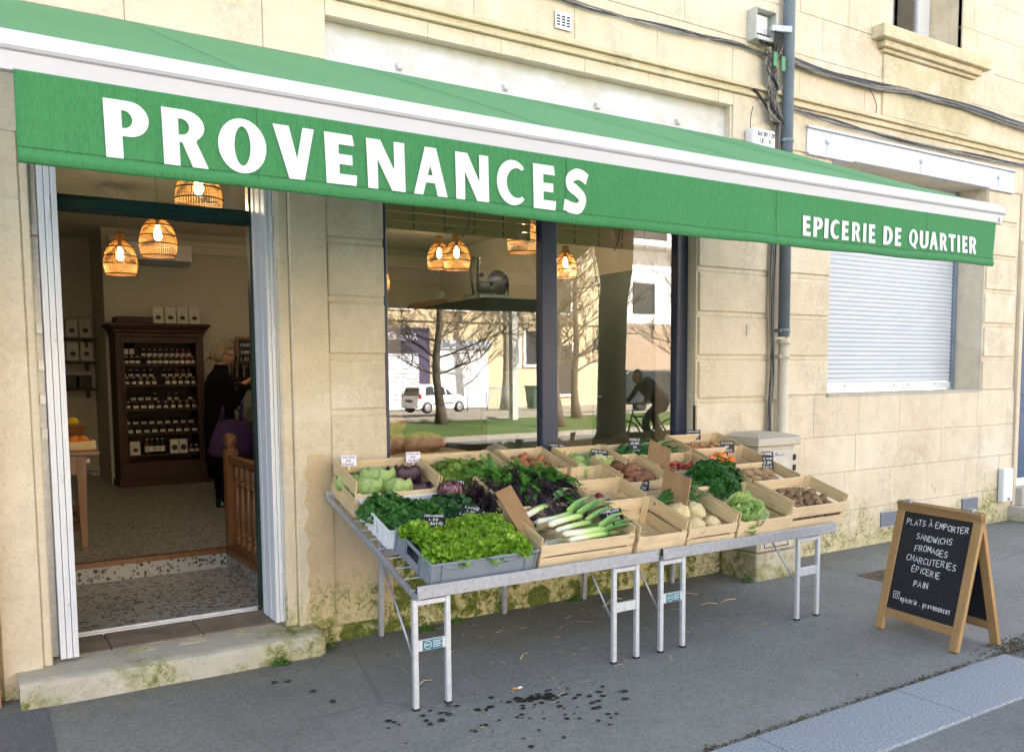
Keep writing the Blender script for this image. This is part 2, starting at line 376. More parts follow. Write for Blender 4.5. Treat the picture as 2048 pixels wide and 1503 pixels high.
m = MB(); m.add([(-6, 2.7, .008), (.27, 2.7, .008), (.285, 4.69, .008), (-6, 4.69, .008)], [(0, 1, 2, 3)]); m.build('pavement_patch', M['asphalt_dark'], kind='structure')
m = MB()
for i in range(14):
    x1 = 4.84 - i * 1.0; m.box(x1 - .997, x1, 2.165, 2.565, -.1, .012)
m.build('kerb', M['granite'], kind='structure', bevel=.006)
def grass_mat():
    t = NT('lawn_grass'); p = t.coord('World'); a = t.noise(p, 1.3, 6, .65); b = t.noise(p, 7, 8, .8)
    c = t.mix(t.ramp(a, [(.35, 0.), (.65, 1.)]), (.055, .115, .012), (.12, .19, .025)); c = t.mix(t.ramp(b, [(.4, 0.), (.7, 1.)]), c, (.035, .07, .01))
    return t.fin(c, .8, t.bump(b, 1, .05))
M['grass'] = grass_mat()
M['sidewalk'] = asphalt('far_pavement', (.26, .235, .20), 0)
sheet('lawn', -60, 60, [-7.3, -8, -9, -10.2, -11, -12.55], .06, M['grass'])
sheet('side_street', -60, 70, [-12.7, -13, -16, -20, -24, -28, -33, -40.5], .005, M['sidewalk'])
m = MB()
for y in (-7.22, -12.62): m.box(-60, 60, y - .07, y + .07, tz(y) - .2, tz(y) + .11)
m.build('lawn_kerb', M['sidewalk'], kind='structure')
m = MB()
for i in range(-6, 9): m.box(i * 5, i * 5 + 3, -3.9, -3.78, -.1, tz(-3.78) + .008)
m.build('road_marking', M['white'], kind='structure')

# ================================================================ SHOP BUILDING
B = thing('shop_building', (0, 4.9, 0), 'cream limestone terraced building housing the shop, with plinth, cornice and grey shuttered window', 'building')
def bp(m, name, mat, **k): return m.build(name, mat, B, world=True, **k)
OPEN = [(.34, 1.54, .135, 3.1), (2.18, 4.735, .72, 2.95), (1.85, 5.07, 2.95, 3.605), (6.27, 8.63, 1.385, 3.36), (7.04, 8.1, 4.45, 6.2), (.6, 1.8, 4.45, 6.2), (3.6, 4.8, 4.45, 6.2)]
def solid(m, x0, x1, z0, z1, y0, y1, opens=OPEN, **k):
    xs = sorted({x0, x1} | {a for o in opens for a in o[:2] if x0 < a < x1}); zs = sorted({z0, z1} | {a for o in opens for a in o[2:] if z0 < a < z1})
    for i in range(len(xs) - 1):
        run = None
        for j in range(len(zs) - 1):
            cx_, cz_ = (xs[i] + xs[i + 1]) / 2, (zs[j] + zs[j + 1]) / 2
            if any(o[0] < cx_ < o[1] and o[2] < cz_ < o[3] for o in opens):
                if run: m.box(xs[i], xs[i + 1], y0, y1, run[0], run[1], **k); run = None
            else: run = (run[0], zs[j + 1]) if run else (zs[j], zs[j + 1])
        if run: m.box(xs[i], xs[i + 1], y0, y1, run[0], run[1], **k)
m = MB(); solid(m, .11, 9.25, -.3, 11.4, 4.915, 5.36, rnd=.3); bp(m, 'wall', M['stone'])
# --- rusticated and coursed blocks in front of it
m = MB(); CH = [1.36, 1.69, 2.025, 2.362, 2.70, 3.04, 3.36]
def wob(): return random.uniform(-.006, .006)
for (a, b) in ((1.825, 2.178), (4.755, 5.50), (5.74, 6.262), (8.645, 9.19)):
    m = MB()
    for i in range(len(CH) - 1):
        if b < 2.5 and CH[i] > 2.9: continue
        a2 = 5.09 if 4.7 < a < 5.08 and CH[i] > 2.9 else a
        m.box(a2 + wob(), b + wob(), 4.897, 4.93, CH[i] + .022 + wob() / 2, CH[i + 1] - .024 + wob() / 2)
    for i in range(len(CH) - 1):
        c0, c1 = {1.825: (1.825, 2.178), 4.755: (4.74, 5.55), 5.74: (5.72, 6.265), 8.645: (8.635, 9.22)}[a]
        if (b < 2.5 or a < 5) and CH[i] > 2.9: continue
        m.box(c0, c1, 4.909, 4.94, CH[i] - .0175, CH[i] + .0175)
    bp(m, 'rusticated_facing', M['stone'], bevel=.009, seg=2)
def courses(x0, x1, zl, wmin, wmax, y0=4.9, opens=OPEN, gap=.0025):
    m = MB()
    for i in range(len(zl) - 1):
        x = x0 - random.uniform(0, .3)
        while x < x1:
            x2 = x + random.uniform(wmin, wmax); a, b = max(x, x0) + gap / 2, min(x2, x1) - gap / 2
            if b - a > .03:
                segs = [(a, b)]; zc = (zl[i] + zl[i + 1]) / 2
                for o in opens:
                    if zl[i] < o[3] - .01 and zl[i + 1] > o[2] + .01:
                        segs = [q for s_, e_ in segs for q in ((s_, min(e_, o[0])), (max(s_, o[1]), e_)) if q[1] - q[0] > .01]
                for s_, e_ in segs: m.box(s_, e_, y0 + random.uniform(-.0015, .0015), 4.95, zl[i] + gap / 2, zl[i + 1] - gap / 2)
            x = x2
    bp(m, 'coursed_facing', M['stone'], bevel=.0025)
courses(5.6, 9.25, [-.02, .352, .70, 1.02, 1.362], .55, .68)
courses(.11, 9.25, [3.80, 4.12, 4.45, 4.79, 5.1, 5.45, 5.8, 6.2, 6.6, 7.0, 7.4, 7.8, 8.2, 8.6, 9.0, 9.4, 9.8, 10.2, 10.6, 11.0, 11.4], .55, .95)
courses(5.09, 9.25, [3.363, 3.70], .5, .8)
courses(.11, 1.85, [2.75, 3.08, 3.363, 3.70], .5, .8)
courses(1.85, 5.09, [3.607, 3.70], .5, .8)
m = MB(); m.box(1.545, 1.602, 4.905, 5.0, .14, 3.1); m.box(1.604, 1.822, 4.886, 4.95, .13, 2.75); m.box(.30, .338, 4.90, 5.0, .14, 3.1); m.box(.12, .298, 4.893, 4.95, -.02, 2.75)
bp(m, 'door_surround', M['stone_plain'], bevel=.006)
m = MB(); m.box(1.826, 2.177, 4.897, 4.93, 1.055, 1.338); bp(m, 'lower_block', M['stone'], bevel=.006)
m = MB()   # newer render below the door jamb, with a ragged edge
pts = [(1.66 + .012 * math.sin(i * 1.03) + random.uniform(-.008, .008), .10 + 1.02 * i / 39) for i in range(40)] + [(1.66 + .158 * (i + 1) / 8, 1.12 + random.uniform(-.01, .02)) for i in range(8)]
m.prism(pts + [(1.8225, .10)], 4.8852, 4.93); m.box(1.8225, 2.20, 4.8962, 4.93, .10, 1.054); bp(m, 'render_patch', M['render_patch'], bevel=.001)
m = MB(); pass; m.box(4.735, 5.6, 4.897, 4.94, .10, 1.335, rnd=.1); m.box(4.735, 5.6, 4.899, 4.94, -.02, .098, rnd=.1)
bp(m, 'plinth', M['stone'], bevel=.004)
m = MB(); m.box(1.60, 4.733, 4.899, 4.94, -.02, .0995); m.box(2.20, 4.733, 4.897, 4.94, .10, .715, rnd=.2); bp(m, 'mossy_plinth', M['mossy'], bevel=.004)
# cornice moulding
m = MB()
for z0, z1, y in ((3.702, 3.728, 4.872), (3.728, 3.752, 4.884), (3.752, 3.786, 4.855), (3.786, 3.80, 4.88)):
    m.box(.11, 9.25, y, 4.93, z0, z1 - .001)
bp(m, 'cornice', M['trim'], bevel=.007, seg=2)
# old white lintel panel behind the awning
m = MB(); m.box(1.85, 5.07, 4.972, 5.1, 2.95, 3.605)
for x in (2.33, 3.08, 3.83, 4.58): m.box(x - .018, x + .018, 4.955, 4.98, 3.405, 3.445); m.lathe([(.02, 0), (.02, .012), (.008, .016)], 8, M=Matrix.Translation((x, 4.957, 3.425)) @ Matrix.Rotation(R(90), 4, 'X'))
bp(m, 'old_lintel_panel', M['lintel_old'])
m = MB(); m.box(5.925, 9.06, 4.885, 4.96, 3.362, 3.555); m.box(5.915, 9.07, 4.862, 4.96, 3.556, 3.575); m.box(5.935, 6.5, 4.872, 4.96, 3.346, 3.361); m.box(8.6, 9.065, 4.872, 4.96, 3.346, 3.361)
for x in (6.17, 7.48, 8.77): m.lathe([(.024, 0), (.024, .016), (.01, .024)], 6, M=Matrix.Translation((x, 4.886, 3.475)) @ Matrix.Rotation(R(90), 4, 'X'), smooth=False); m.box(x - .004, x + .004, 4.88, 4.89, 3.36, 3.45)
bp(m, 'steel_lintel', M['lintel'], bevel=.002)
# window sills
m = MB(); m.box(6.27, 8.63, 4.895, 5.24, 1.36, 1.387); bp(m, 'window_sill', M['step'])
m = MB(); m.box(6.74, 8.40, 4.775, 5.2, 4.41, 4.515); m.box(6.82, 8.32, 4.82, 4.95, 4.355, 4.408); m.box(6.86, 8.28, 4.855, 4.95, 4.325, 4.353); m.box(6.9, 8.24, 4.882, 4.95, 3.80, 4.32)
bp(m, 'upper_window_sill', M['trim'], bevel=.006)
for wx0, wx1 in ((7.04, 8.1), (.6, 1.8), (3.6, 4.8)):
    m = MB(); a, b = wx0, wx1; m.box(a + .001, a + .09, 5.24, 5.31, 4.451, 6.2); m.box(b - .17, b - .001, 5.24, 5.31, 4.451, 6.2); m.box(a + .09, b - .17, 5.235, 5.315, 4.451, 4.54)
    fr = bp(m, 'upper_window', M['pvc'], bevel=.004)
    m = MB(); m.box(a + .09, b - .17, 5.27, 5.276, 4.54, 6.2); m.build('pane', M['glass'], fr, world=True)
    m = MB(); m.box(a - .02, b + .02, 5.345, 5.355, 4.42, 6.25); bp(m, 'curtain', plain('net_curtain', (.16, .16, .165), .8, .3, 3))
# roof edge
m = MB(); m.box(.05, 9.3, 4.6, 9.0, 11.4, 11.55); bp(m, 'roof', M['trim'])
# vents
m = MB(); vx0, vx1, vz0, vz1 = 3.43, 3.55, 3.845, 3.955
m.box(vx0, vx1, 4.885, 4.89, vz0, vz0 + .012); m.box(vx0, vx1, 4.885, 4.89, vz1 - .012, vz1)
for i in range(4): x = vx0 + (vx1 - vx0) * i / 3; m.box(x - .006, x + .006, 4.884, 4.891, vz0, vz1)
for i in range(1, 6): z = vz0 + (vz1 - vz0) * i / 6; m.box(vx0, vx1, 4.886, 4.889, z - .004, z + .004)
g = bp(m, 'wall_vent', M['pvc']); m = MB(); m.box(vx0, vx1, 4.892, 4.8935, vz0, vz1); m.build('dark_opening', M['darkgap'], g, world=True)
def mesh_mat():
    t = NT('blue_grey_grille'); p = t.coord(); a = t.sep(p); k = 340
    s1 = t.math('SINE', t.math('MULTIPLY', t.math('ADD', a[0], a[2]), k)); s2 = t.math('SINE', t.math('MULTIPLY', t.math('SUBTRACT', a[0], a[2]), k))
    c = t.mix(t.ramp(t.math('MAXIMUM', s1, s2), [(.55, 0.), (.75, 1.)]), (.03, .035, .05), (.26, .30, .38))
    return t.fin(c, .5)
M['grille'] = mesh_mat()
for x0, x1, z0, z1 in ((7.04, 7.42, .155, .285), (8.35, 8.62, .17, .30)):
    m = MB(); m.box(x0, x1, 4.888, 4.9, z0, z1); g = bp(m, 'air_grille', M['grille'])
    m = MB(); m.box(x0 - .008, x1 + .008, 4.886, 4.895, z0 - .008, z0); m.box(x0 - .008, x1 + .008, 4.886, 4.895, z1, z1 + .008); m.build('frame', M['galv'], g, world=True)
m = MB(); m.box(5.26, 5.30, 4.886, 4.9, 1.87, 1.95); bp(m, 'wall_plate', M['beige_pipe'])
# roller shutter window
m = MB(); z = 1.47; yS = 5.22
def shut(u, v):
    return (6.25 + 2.36 * u, yS - .012 * abs(math.sin(math.pi * v * 46)) ** .6, 1.465 + 1.9 * v)
m.grid(shut, 1, 46 * 6, rnd=.3); sh = bp(m, 'roller_shutter', M['shutter'])
m = MB(); m.box(6.25, 8.612, 5.20, 5.235, 1.40, 1.462); m.build('bottom_bar', M['pvc'], sh, world=True, bevel=.004)
m = MB(); m.box(8.575, 8.628, 5.185, 5.25, 1.39, 3.36); m.build('guide_rail', M['zinc'], sh, world=True, bevel=.003)
m = MB()
for x in (6.62, 6.88, 7.63, 7.86, 8.3): m.box(x, x + .012, 5.197, 5.2, 1.435, 1.447)
m.build('bottom_stop', M['black'], sh, world=True)
# ---------------------------------------------------------------- shop window
yW = 5.0
m = MB(); m.box(2.18, 2.245, yW, yW + .075, .72, 2.95); m.box(3.385, 3.515, yW, yW + .075, .72, 2.95); m.box(4.625, 4.733, yW, yW + .075, .72, 2.95)
m.box(2.245, 3.385, yW, yW + .075, .72, .79); m.box(3.515, 4.625, yW, yW + .075, .72, .79); m.box(2.245, 3.385, yW, yW + .075, 2.88, 2.95); m.box(3.515, 4.625, yW, yW + .075, 2.88, 2.95)
sw = bp(m, 'shop_window', M['navy'], bevel=.006)
for a, b in ((2.245, 3.385), (3.515, 4.625)):
    m = MB(); m.add([(a, 5.04, .79), (b, 5.04, .79), (b, 5.04, 2.88), (a, 5.04, 2.88)], [(0, 1, 2, 3)]); m.build('pane', M['glass'], sw, world=True)
m = MB(); m.box(2.19, 4.73, 4.87, 5.0, .69, .718); m.build('sill', M['galv'], sw, world=True)
# ---------------------------------------------------------------- door frame, folded shutters
m = MB(); yD = 5.34
m.box(.34, .43, yD, yD + .07, .155, 3.1); m.box(1.512, 1.539, yD, yD + .07, .155, 3.1); m.box(.43, 1.512, yD, yD + .07, 2.475, 2.56); m.box(.43, 1.512, yD - .015, yD, 2.49, 2.545); m.box(.43, 1.512, yD, yD + .07, 3.02, 3.1)
df = bp(m, 'door_frame', M['dkgreen'], bevel=.005)
m = MB(); m.add([(.43, yD + .04, 2.56), (1.512, yD + .04, 2.56), (1.512, yD + .04, 3.02), (.43, yD + .04, 3.02)], [(0, 1, 2, 3)]); m.build('transom_pane', M['glass'], df, world=True)
m = MB(); dl = (.475, 5.42); m.box(.455, .50, 5.42, 6.28, .165, .62); m.box(.455, .50, 5.42, 5.54, .62, 2.46); m.box(.455, .50, 6.16, 6.28, .62, 2.46); m.box(.455, .50, 5.54, 6.16, 2.32, 2.46); m.box(.45, .505, 5.56, 6.14, .22, .56)
dl = bp(m, 'open_door', M['dkgreen'], bevel=.006)
m = MB(); m.add([(.478, 5.54, .62), (.478, 6.16, .62), (.478, 6.16, 2.32), (.478, 5.54, 2.32)], [(0, 1, 2, 3)]); m.build('pane', M['clearglass'], dl, world=True)
m = MB(); m.tube([(.50, 6.22, 1.14), (.555, 6.22, 1.14), (.56, 6.10, 1.14)], .009); m.box(.50, .508, 6.20, 6.24, 1.05, 1.23); m.build('handle', M['alu'], dl, world=True)
m = MB(); m.box(.506, .53, 5.5, 6.2, .86, .90); m.build('push_bar', M['black'], dl, world=True)
def folded(x0, x1, y0, y1, name, face):
    m = MB(); n = 3; t_ = (x1 - x0) / n
    for i in range(n):
        a = x0 + i * t_ + .0015; b = x0 + (i + 1) * t_ - .0015; m.box(a, b, y0, y1, .158, 2.72)
        m.box(a + t_ * .35, a + t_ * .5, y0 - .0015, y0, .158, 2.72)
    s_ = face  # side that shows towards the opening
    xx = x0 if s_ < 0 else x1
    for yy in (y0 + .09, y0 + .20): m.box(xx - .0015, xx + .0015, yy, yy + .008, .158, 2.72)
    o = bp(m, 'folded_shutter', M['pvc'], bevel=.0025)
    for z in (.42, 1.05, 1.75, 2.35):
        m = MB(); m.tube([((x0 + x1) / 2 + .006, y0 - .003, z), ((x0 + x1) / 2 + .006, y0 - .003, z + .12)], .004)
        for k in range(4): m.box((x0 + x1) / 2, (x0 + x1) / 2 + .012, y0 - .008, y0, z + .03 * k, z + .03 * k + .004)
        m.build('hinge', M['white'], o, world=True)
    return o
folded(.375, .462, 4.925, 5.30, 'l', 1); folded(1.488, 1.556, 4.955, 5.215, 'r', -1)
m = MB()
m.box(.341, .374, 4.99, 5.02, .158, 2.72)
for z in (1.28, 1.45, 1.62, 1.80, 2.28): m.box(.345, .372, 4.955, 4.985, z, z + .05)
bp(m, 'shutter_jamb', M['galv'])
# doorstep: a stone of its own in front of the door
D = thing('doorstep', (.94, 4.69, 0), 'long worn stone doorstep with mossy front under the open shop door', 'doorstep')
m = MB()
def stepf(u, v):
    x = .18 + 1.52 * u; prof = [(4.69, .0), (4.688, .06), (4.690, .105), (4.700, .126), (4.72, .135), (4.86, .139), (5.0, .142)]
    k = v * (len(prof) - 1); i = min(int(k), len(prof) - 2); q = k - i
    y = prof[i][0] * (1 - q) + prof[i + 1][0] * q; z = prof[i][1] * (1 - q) + prof[i + 1][1] * q
    e = max(0, (u - .975) / .025); y += .05 * e * e * (1 - v); z -= .012 * e * e
    wv = .006 * math.sin(x * 7) * math.sin(x * 3.1 + 1); dip = -.006 * math.sin(math.pi * u) * (1 if v > .55 else .3)
    return (x, y + wv * (1 - v), z + dip + .0025 * math.sin(x * 23))
m.grid(stepf, 60, 18); m.box(.184, 1.69, 4.74, 5.0, -.1, .11)
m.build('stone_block', M['step'], D, world=True)
m = MB()
for a, b in ((.30, .62), (.625, 1.09), (1.095, 1.56)): m.box(a, b, 5.0, 5.33, .10, .150)
def tile_brown(): return plain('brown_clay_tile', (.19, .15, .115), .7, .35, 6, bump=.2)
m.build('clay_tile', tile_brown(), D, world=True, bevel=.004)
m = MB(); m.box(.43, 1.49, 5.325, 5.40, .10, .160); m.box(.43, 1.49, 5.335, 5.352, .160, .172); m.build('metal_threshold', M['alu'], D, world=True, bevel=.003)
# neighbours
NB = thing('neighbour_building', (9.3, 4.9, 0), 'white rendered house with a bright blue door at the right edge', 'building')
m = MB(); m.box(9.26, 9.325, 4.875, 5.3, -.3, 2.9); m.box(9.26, 16, 4.9, 5.3, 2.9, 11.4); m.box(10.5, 16, 4.9, 5.3, -.3, 2.9)
m.build('wall', M['stone_plain'], NB, world=True, bevel=.006)
m = MB(); m.box(9.33, 10.5, 5.02, 5.08, .40, 2.9)
for z0, z1 in ((.52, 1.15), (1.3, 2.6)): m.box(9.56, 10.36, 5.0, 5.02, z0, z1)
m.build('door', M['bluedoor'], NB, world=True, bevel=.01)
m = MB(); m.box(9.2, 10.7, 4.62, 5.1, 0, .16); m.box(9.3, 10.6, 4.8, 5.1, .16, .34); m.build('steps', M['step'], NB, world=True, bevel=.01)
NL = thing('corner_building', (-.5, 4.8, 0), 'ochre rendered wall of the next house at the left edge', 'building')
m = MB(); m.box(-9, .105, 4.805, 5.3, -.3, 11.3); m.build('wall', plain('ochre_render', (.36, .20, .085), .9, .4, 5, bump=.5, bscale=40), NL, world=True)
# ================================================================ LETTERS
from mathutils.geometry import tessellate_polygon
def arc(cx, cy, rx, ry, a0, a1, n=14): return [(cx + rx * math.cos(R(a0 + (a1 - a0) * i / n)), cy + ry * math.sin(R(a0 + (a1 - a0) * i / n))) for i in range(n + 1)]
def catmull(p, n=8):
    out = []
    for i in range(len(p) - 1):
        p0, p1, p2, p3 = p[max(i - 1, 0)], p[i], p[i + 1], p[min(i + 2, len(p) - 1)]
        for k in range(n):
            t = k / n; out.append(tuple(.5 * (2 * b + (c - a) * t + (2 * a - 5 * b + 4 * c - d) * t * t + (3 * b - a - 3 * c + d) * t ** 3) for a, b, c, d in zip(p0, p1, p2, p3)))
    return out + [tuple(p[-1])]
def thick(path, wd):
    c = [Vector((a, b)) for a, b in catmull(path, 8)]; L, Rr = [], []
    for i, p in enumerate(c):
        t = (c[min(i + 1, len(c) - 1)] - c[max(i - 1, 0)]).normalized(); n = Vector((-t.y, t.x)) * wd / 2; L.append(tuple(p + n)); Rr.append(tuple(p - n))
    return L + Rr[::-1]
GL = {
 'P': [[(.03, 0), (.41, 0), (.40, .39), (.56, .39)] + arc(.56, .695, .44, .305, -90, 90) + [(0, 1)], [(.40, .53), (.44, .53)] + arc(.44, .68, .19, .15, -90, 90) + [(.39, .83)]],
 'R': [[(.03, 0), (.38, 0), (.37, .42), (.43, .42), (.65, .0), (1, 0), (.74, .45)] + arc(.48, .715, .44, .285, -50, 90) + [(0, 1)], [(.36, .555), (.42, .555)] + arc(.42, .695, .17, .14, -90, 90) + [(.355, .835)]],
 'O': [arc(.5, .5, .5, .5, 0, 350, 35), arc(.5, .5, .165, .36, 0, 345, 23)],
 'Q': [arc(.5, .55, .5, .47, 300, 610, 35) + [(.62, .0), (.92, -.07), (.80, .10)], arc(.48, .55, .19, .33, 0, 345, 23)],
 'V': [[(0, 1), (.385, 1), (.57, .40), (.72, 1), (1, 1), (.74, 0), (.37, 0)]],
 'E': [[(.03, 0), (.97, 0), (1, .21), (.45, .21), (.45, .40), (.87, .40), (.87, .60), (.44, .60), (.44, .79), (.94, .79), (.88, 1), (0, 1)]],
 'N': [[(.02, 0), (.28, 0), (.28, .60), (.64, 0), (1, 0), (.99, 1), (.71, 1), (.71, .42), (.36, 1), (0, 1)]],
 'A': [[(0, 0), (.27, 0), (.36, .26), (.62, .26), (.70, 0), (1, 0), (.67, 1), (.34, 1)], [(.41, .42), (.56, .42), (.49, .62)]],
 'C': [arc(.56, .5, .56, .5, 44, 316, 30) + arc(.70, .5, .36, .33, 300, 60, 22)],
 'S': [thick([(.92, .80), (.72, .88), (.50, .89), (.27, .78), (.28, .62), (.55, .50), (.77, .34), (.66, .14), (.42, .105), (.06, .17)], .26)],
 'I': [[(0, 0), (1, 0), (1, 1), (0, 1)]],
 'D': [[(0, 0), (.42, 0)] + arc(.42, .5, .58, .5, -90, 90, 20) + [(0, 1)], [(.36, .18), (.40, .18)] + arc(.40, .5, .24, .32, -90, 90) + [(.36, .82)]],
 'U': [[(0, 1), (0, .36)] + arc(.5, .36, .5, .36, 180, 360, 16) + [(1, 1), (.66, 1), (.66, .34)] + arc(.51, .34, .16, .17, 0, -180, 10) + [(.35, 1)]],
 'T': [[(.33, 0), (.68, 0), (.68, .80), (1, .80), (.97, 1), (.03, 1), (0, .80), (.33, .80)]],
}
def vy(x, z):
    v = (2.425 - z) / .245; return AY + .002 + .006 * math.sin(x * 3.7) * v + .004 * math.sin(x * 9.1 + 1) * v * v - (.0071 * math.sin(math.pi * min(1, max(0, (v - .84) / .16))))
def letters(m, items, z0, z1, y, slant=0):
    for c, a, b in items:
        loops = [[Vector((a + (b - a) * x, z0 + (z1 - z0) * q, 0)) for x, q in L] for L in GL[c]]
        flat = [p for L in loops for p in L]
        tri = tessellate_polygon(loops)
        vs_ = [(p.x, vy(p.x, p.y) - .0042, p.y + bow(p.x)) for p in flat]; k = len(vs_)
        fs = []
        for t in tri:
            a_, b_, c_ = (flat[i] for i in t)
            fs.append(tuple(t) if (b_ - a_).cross(c_ - a_).z > 0 else tuple(reversed(t)))
        m.add(vs_, fs, rnd=.5)
# ================================================================ AWNING
AW = thing('awning', (2.6, 4.75, 3.3), 'green folding-arm awning with a white front bar and lettered valance over the shop front', 'awning')
AX0, AX1, AY, YR, ZR = .145, 5.10, 2.80, 4.77, 3.315
seams = [.825, 2.01, 3.19, 4.36]
def bow(x): return -.010 * math.sin(math.pi * (x - AX0) / (AX1 - AX0))
def canopy(u, v):
    x = AX0 + .02 + (AX1 - AX0 - .04) * u; y = YR + (AY + .05 - YR) * v; z = ZR + (2.535 - ZR) * v
    z += bow(x) * v - .004 * math.sin(math.pi * v)
    k = min(abs(x - s) for s in seams); z += .010 * math.exp(-(k / .05) ** 2) * math.sin(math.pi * min(1, v * 1.0)) ** .5 + .006 * math.sin(x * 5.3 + v * 3) * math.sin(math.pi * v)
    return (x, y, z)
m = MB(); m.grid(canopy, 150, 24, rnd=.5); cn = m.build('canopy', M['green_fabric'], AW, world=True)
for s_ in seams:
    m = MB(); u_ = (s_ - AX0 - .02) / (AX1 - AX0 - .04); m.grid(lambda u, v: tuple(Vector(canopy(u_ + (u - .5) * .003, v)) + Vector((0, 0, .0009))), 1, 24, rnd=.2); m.build('seam', M['green_fabric'], cn, world=True)
# front bar: sloped cover above, upright face below
prof = [(AY + .10, 2.543), (AY + .055, 2.545), (AY + .012, 2.522), (AY - .012, 2.490), (AY - .016, 2.482), (AY - .010, 2.474), (AY, 2.470), (AY + .012, 2.424), (AY + .03, 2.421), (AY + .10, 2.44)]
m = MB(); nb = 40
vs_ = [(AX0 + (AX1 - AX0) * i / nb, y, z + bow(AX0 + (AX1 - AX0) * i / nb)) for i in range(nb + 1) for y, z in prof]; k = len(prof)
m.add(vs_, [(i * k + j, i * k + (j + 1) % k, (i + 1) * k + (j + 1) % k, (i + 1) * k + j) for i in range(nb) for j in range(k)], rnd=.5)
fb = m.build('front_bar', M['bar_white'], AW, world=True)
for x, s_ in ((AX0, -1), (AX1, 1)):
    m = MB(); m.add([(x, y, z) for y, z in prof] + [(x + s_ * .018, y + (.01 if y < AY + .05 else 0), z * .985 + 2.48 * .015) for y, z in prof], [tuple(range(k))[::s_], tuple(range(2 * k - 1, k - 1, -1))[::s_]] + [(j, (j + 1) % k, k + (j + 1) % k, k + j) for j in range(k)])
    m.build('end_cap', M['pvc'], fb, world=True)
m = MB(); m.box(5.055, 5.075, AY - .001, AY + .01, 2.433, 2.455); m.build('maker_plate', M['galv'], fb, world=True)
VX0, VX1 = .172, 5.025
def valance(u, v):
    x = VX0 + (VX1 - VX0) * u; z = 2.425 - .245 * v
    s_ = min(abs(x - s) for s in seams)
    y = AY + .002 + .006 * math.sin(x * 3.7) * v + .004 * math.sin(x * 9.1 + 1) * v * v + .0012 * math.sin(x * 31 + 6 * v) * v - (.0022 * math.exp(-(s_ / .006) ** 2))
    if v > .84: y -= .010 * math.sin(math.pi * (v - .84) / .16) * .7
    e = max(0, (x - (VX1 - .03)) / .03); 
    return (x, y + .012 * e * e * v, z + bow(x) - .004 * abs(math.sin(x * 4.1)) * v)
m = MB(); m.grid(valance, 400, 36, rnd=.4)
vl = m.build('valance', M['green_fabric'], AW, world=True); sd_ = vl.modifiers.new('thick', 'SOLIDIFY'); sd_.thickness = .0016; sd_.offset = 1
m = MB()
for s in seams: m.ribbon([(s + .002 * math.sin(i), 2.424 - .243 * i / 10) for i in range(11)], .0028, lambda p: (p.x, vy(p.x, p.y) - .0032, p.y + bow(p.x)))
m.ribbon([(VX0 + (VX1 - VX0) * i / 60, 2.2215) for i in range(61)], .0022, lambda p: (p.x, vy(p.x, p.y) - .003, p.y + bow(p.x)))
m.build('stitching', plain('dark_green_thread', (.022, .11, .04), .8), vl, world=True)
W1 = [('P', 0.39, 0.511), ('R', 0.546, 0.678), ('O', 0.707, 0.854), ('V', 0.875, 1.009), ('E', 1.043, 1.152), ('N', 1.188, 1.329), ('A', 1.361, 1.493), ('N', 1.525, 1.663), ('C', 1.697, 1.822), ('E', 1.856, 1.964), ('S', 1.994, 2.121)]
W2 = [('E', 3.374, 3.433), ('P', 3.451, 3.519), ('I', 3.533, 3.562), ('C', 3.577, 3.647), ('E', 3.663, 3.716), ('R', 3.739, 3.805), ('I', 3.826, 3.85), ('E', 3.87, 3.924), ('D', 3.989, 4.066), ('E', 4.085, 4.14), ('Q', 4.204, 4.278), ('U', 4.295, 4.37), ('A', 4.38, 4.452), ('R', 4.469, 4.535), ('T', 4.549, 4.616), ('I', 4.633, 4.657), ('E', 4.681, 4.734), ('R', 4.75, 4.823)]
m = MB(); letters(m, W1, 2.220, 2.384, AY - .0062); m.build('lettering', M['letter'], vl, world=True, label='large white shop name')
for q_ in (W2[:8], W2[8:10], W2[10:]): m = MB(); letters(m, q_, 2.234, 2.326, AY); m.build('lettering', M['letter'], vl, world=True, label='small white lettering on the right of the valance')
m = MB(); m.lathe([(.045, 0), (.045, 4.9)], 14, M=Matrix.Translation((AX0 + .03, YR + .02, ZR - .045)) @ Matrix.Rotation(R(90), 4, 'Y')); m.box(AX0, AX1, 4.80, 4.90, 3.17, 3.30); m.build('roller_cassette', M['bar_white'], AW, world=True)
for x0, xe in ((.35, 1.2), (4.9, 4.05)):
    m = MB(); m.bar((x0, 4.72, 3.12), (xe, 3.75, 2.78), .06, .045); m.bar((xe, 3.75, 2.78), (x0 + (.1 if x0 < 1 else -.1), AY + .07, 2.49), .055, .04); m.build('folding_arm', M['bar_white'], AW, world=True, bevel=.008)
# ================================================================ MARKET STALL
TA = math.atan2(.35, 1.16); cA, sA = math.cos(TA), math.sin(TA)
def TM(x, s, h=0): return Matrix(((1, 0, 0, x), (0, cA, -sA, 3.66 + s * cA - h * sA), (0, sA, cA, .56 + s * sA + h * cA), (0, 0, 0, 1)))
def RZ(a): return Matrix.Rotation(a, 4, 'Z')
def RX(a): return Matrix.Rotation(a, 4, 'X')
def RY(a): return Matrix.Rotation(a, 4, 'Y')
def T(x, y, z): return Matrix.Translation((x, y, z))
M['wx'] = wood('pale_poplar_x', (.66, .49, .29), (.82, .665, .445), 0, dirt=.38)
M['wy'] = wood('pale_poplar_y', (.61, .43, .215), (.77, .59, .35), 1)
M['wz'] = wood('pale_poplar_z', (.62, .45, .24), (.78, .60, .37), 2)
M['oak'] = wood('brown_board', (.30, .165, .075), (.44, .27, .135), 2, rings=.6)
M['sticker'] = plain('teal_sticker', (.012, .16, .20), .4, .05)
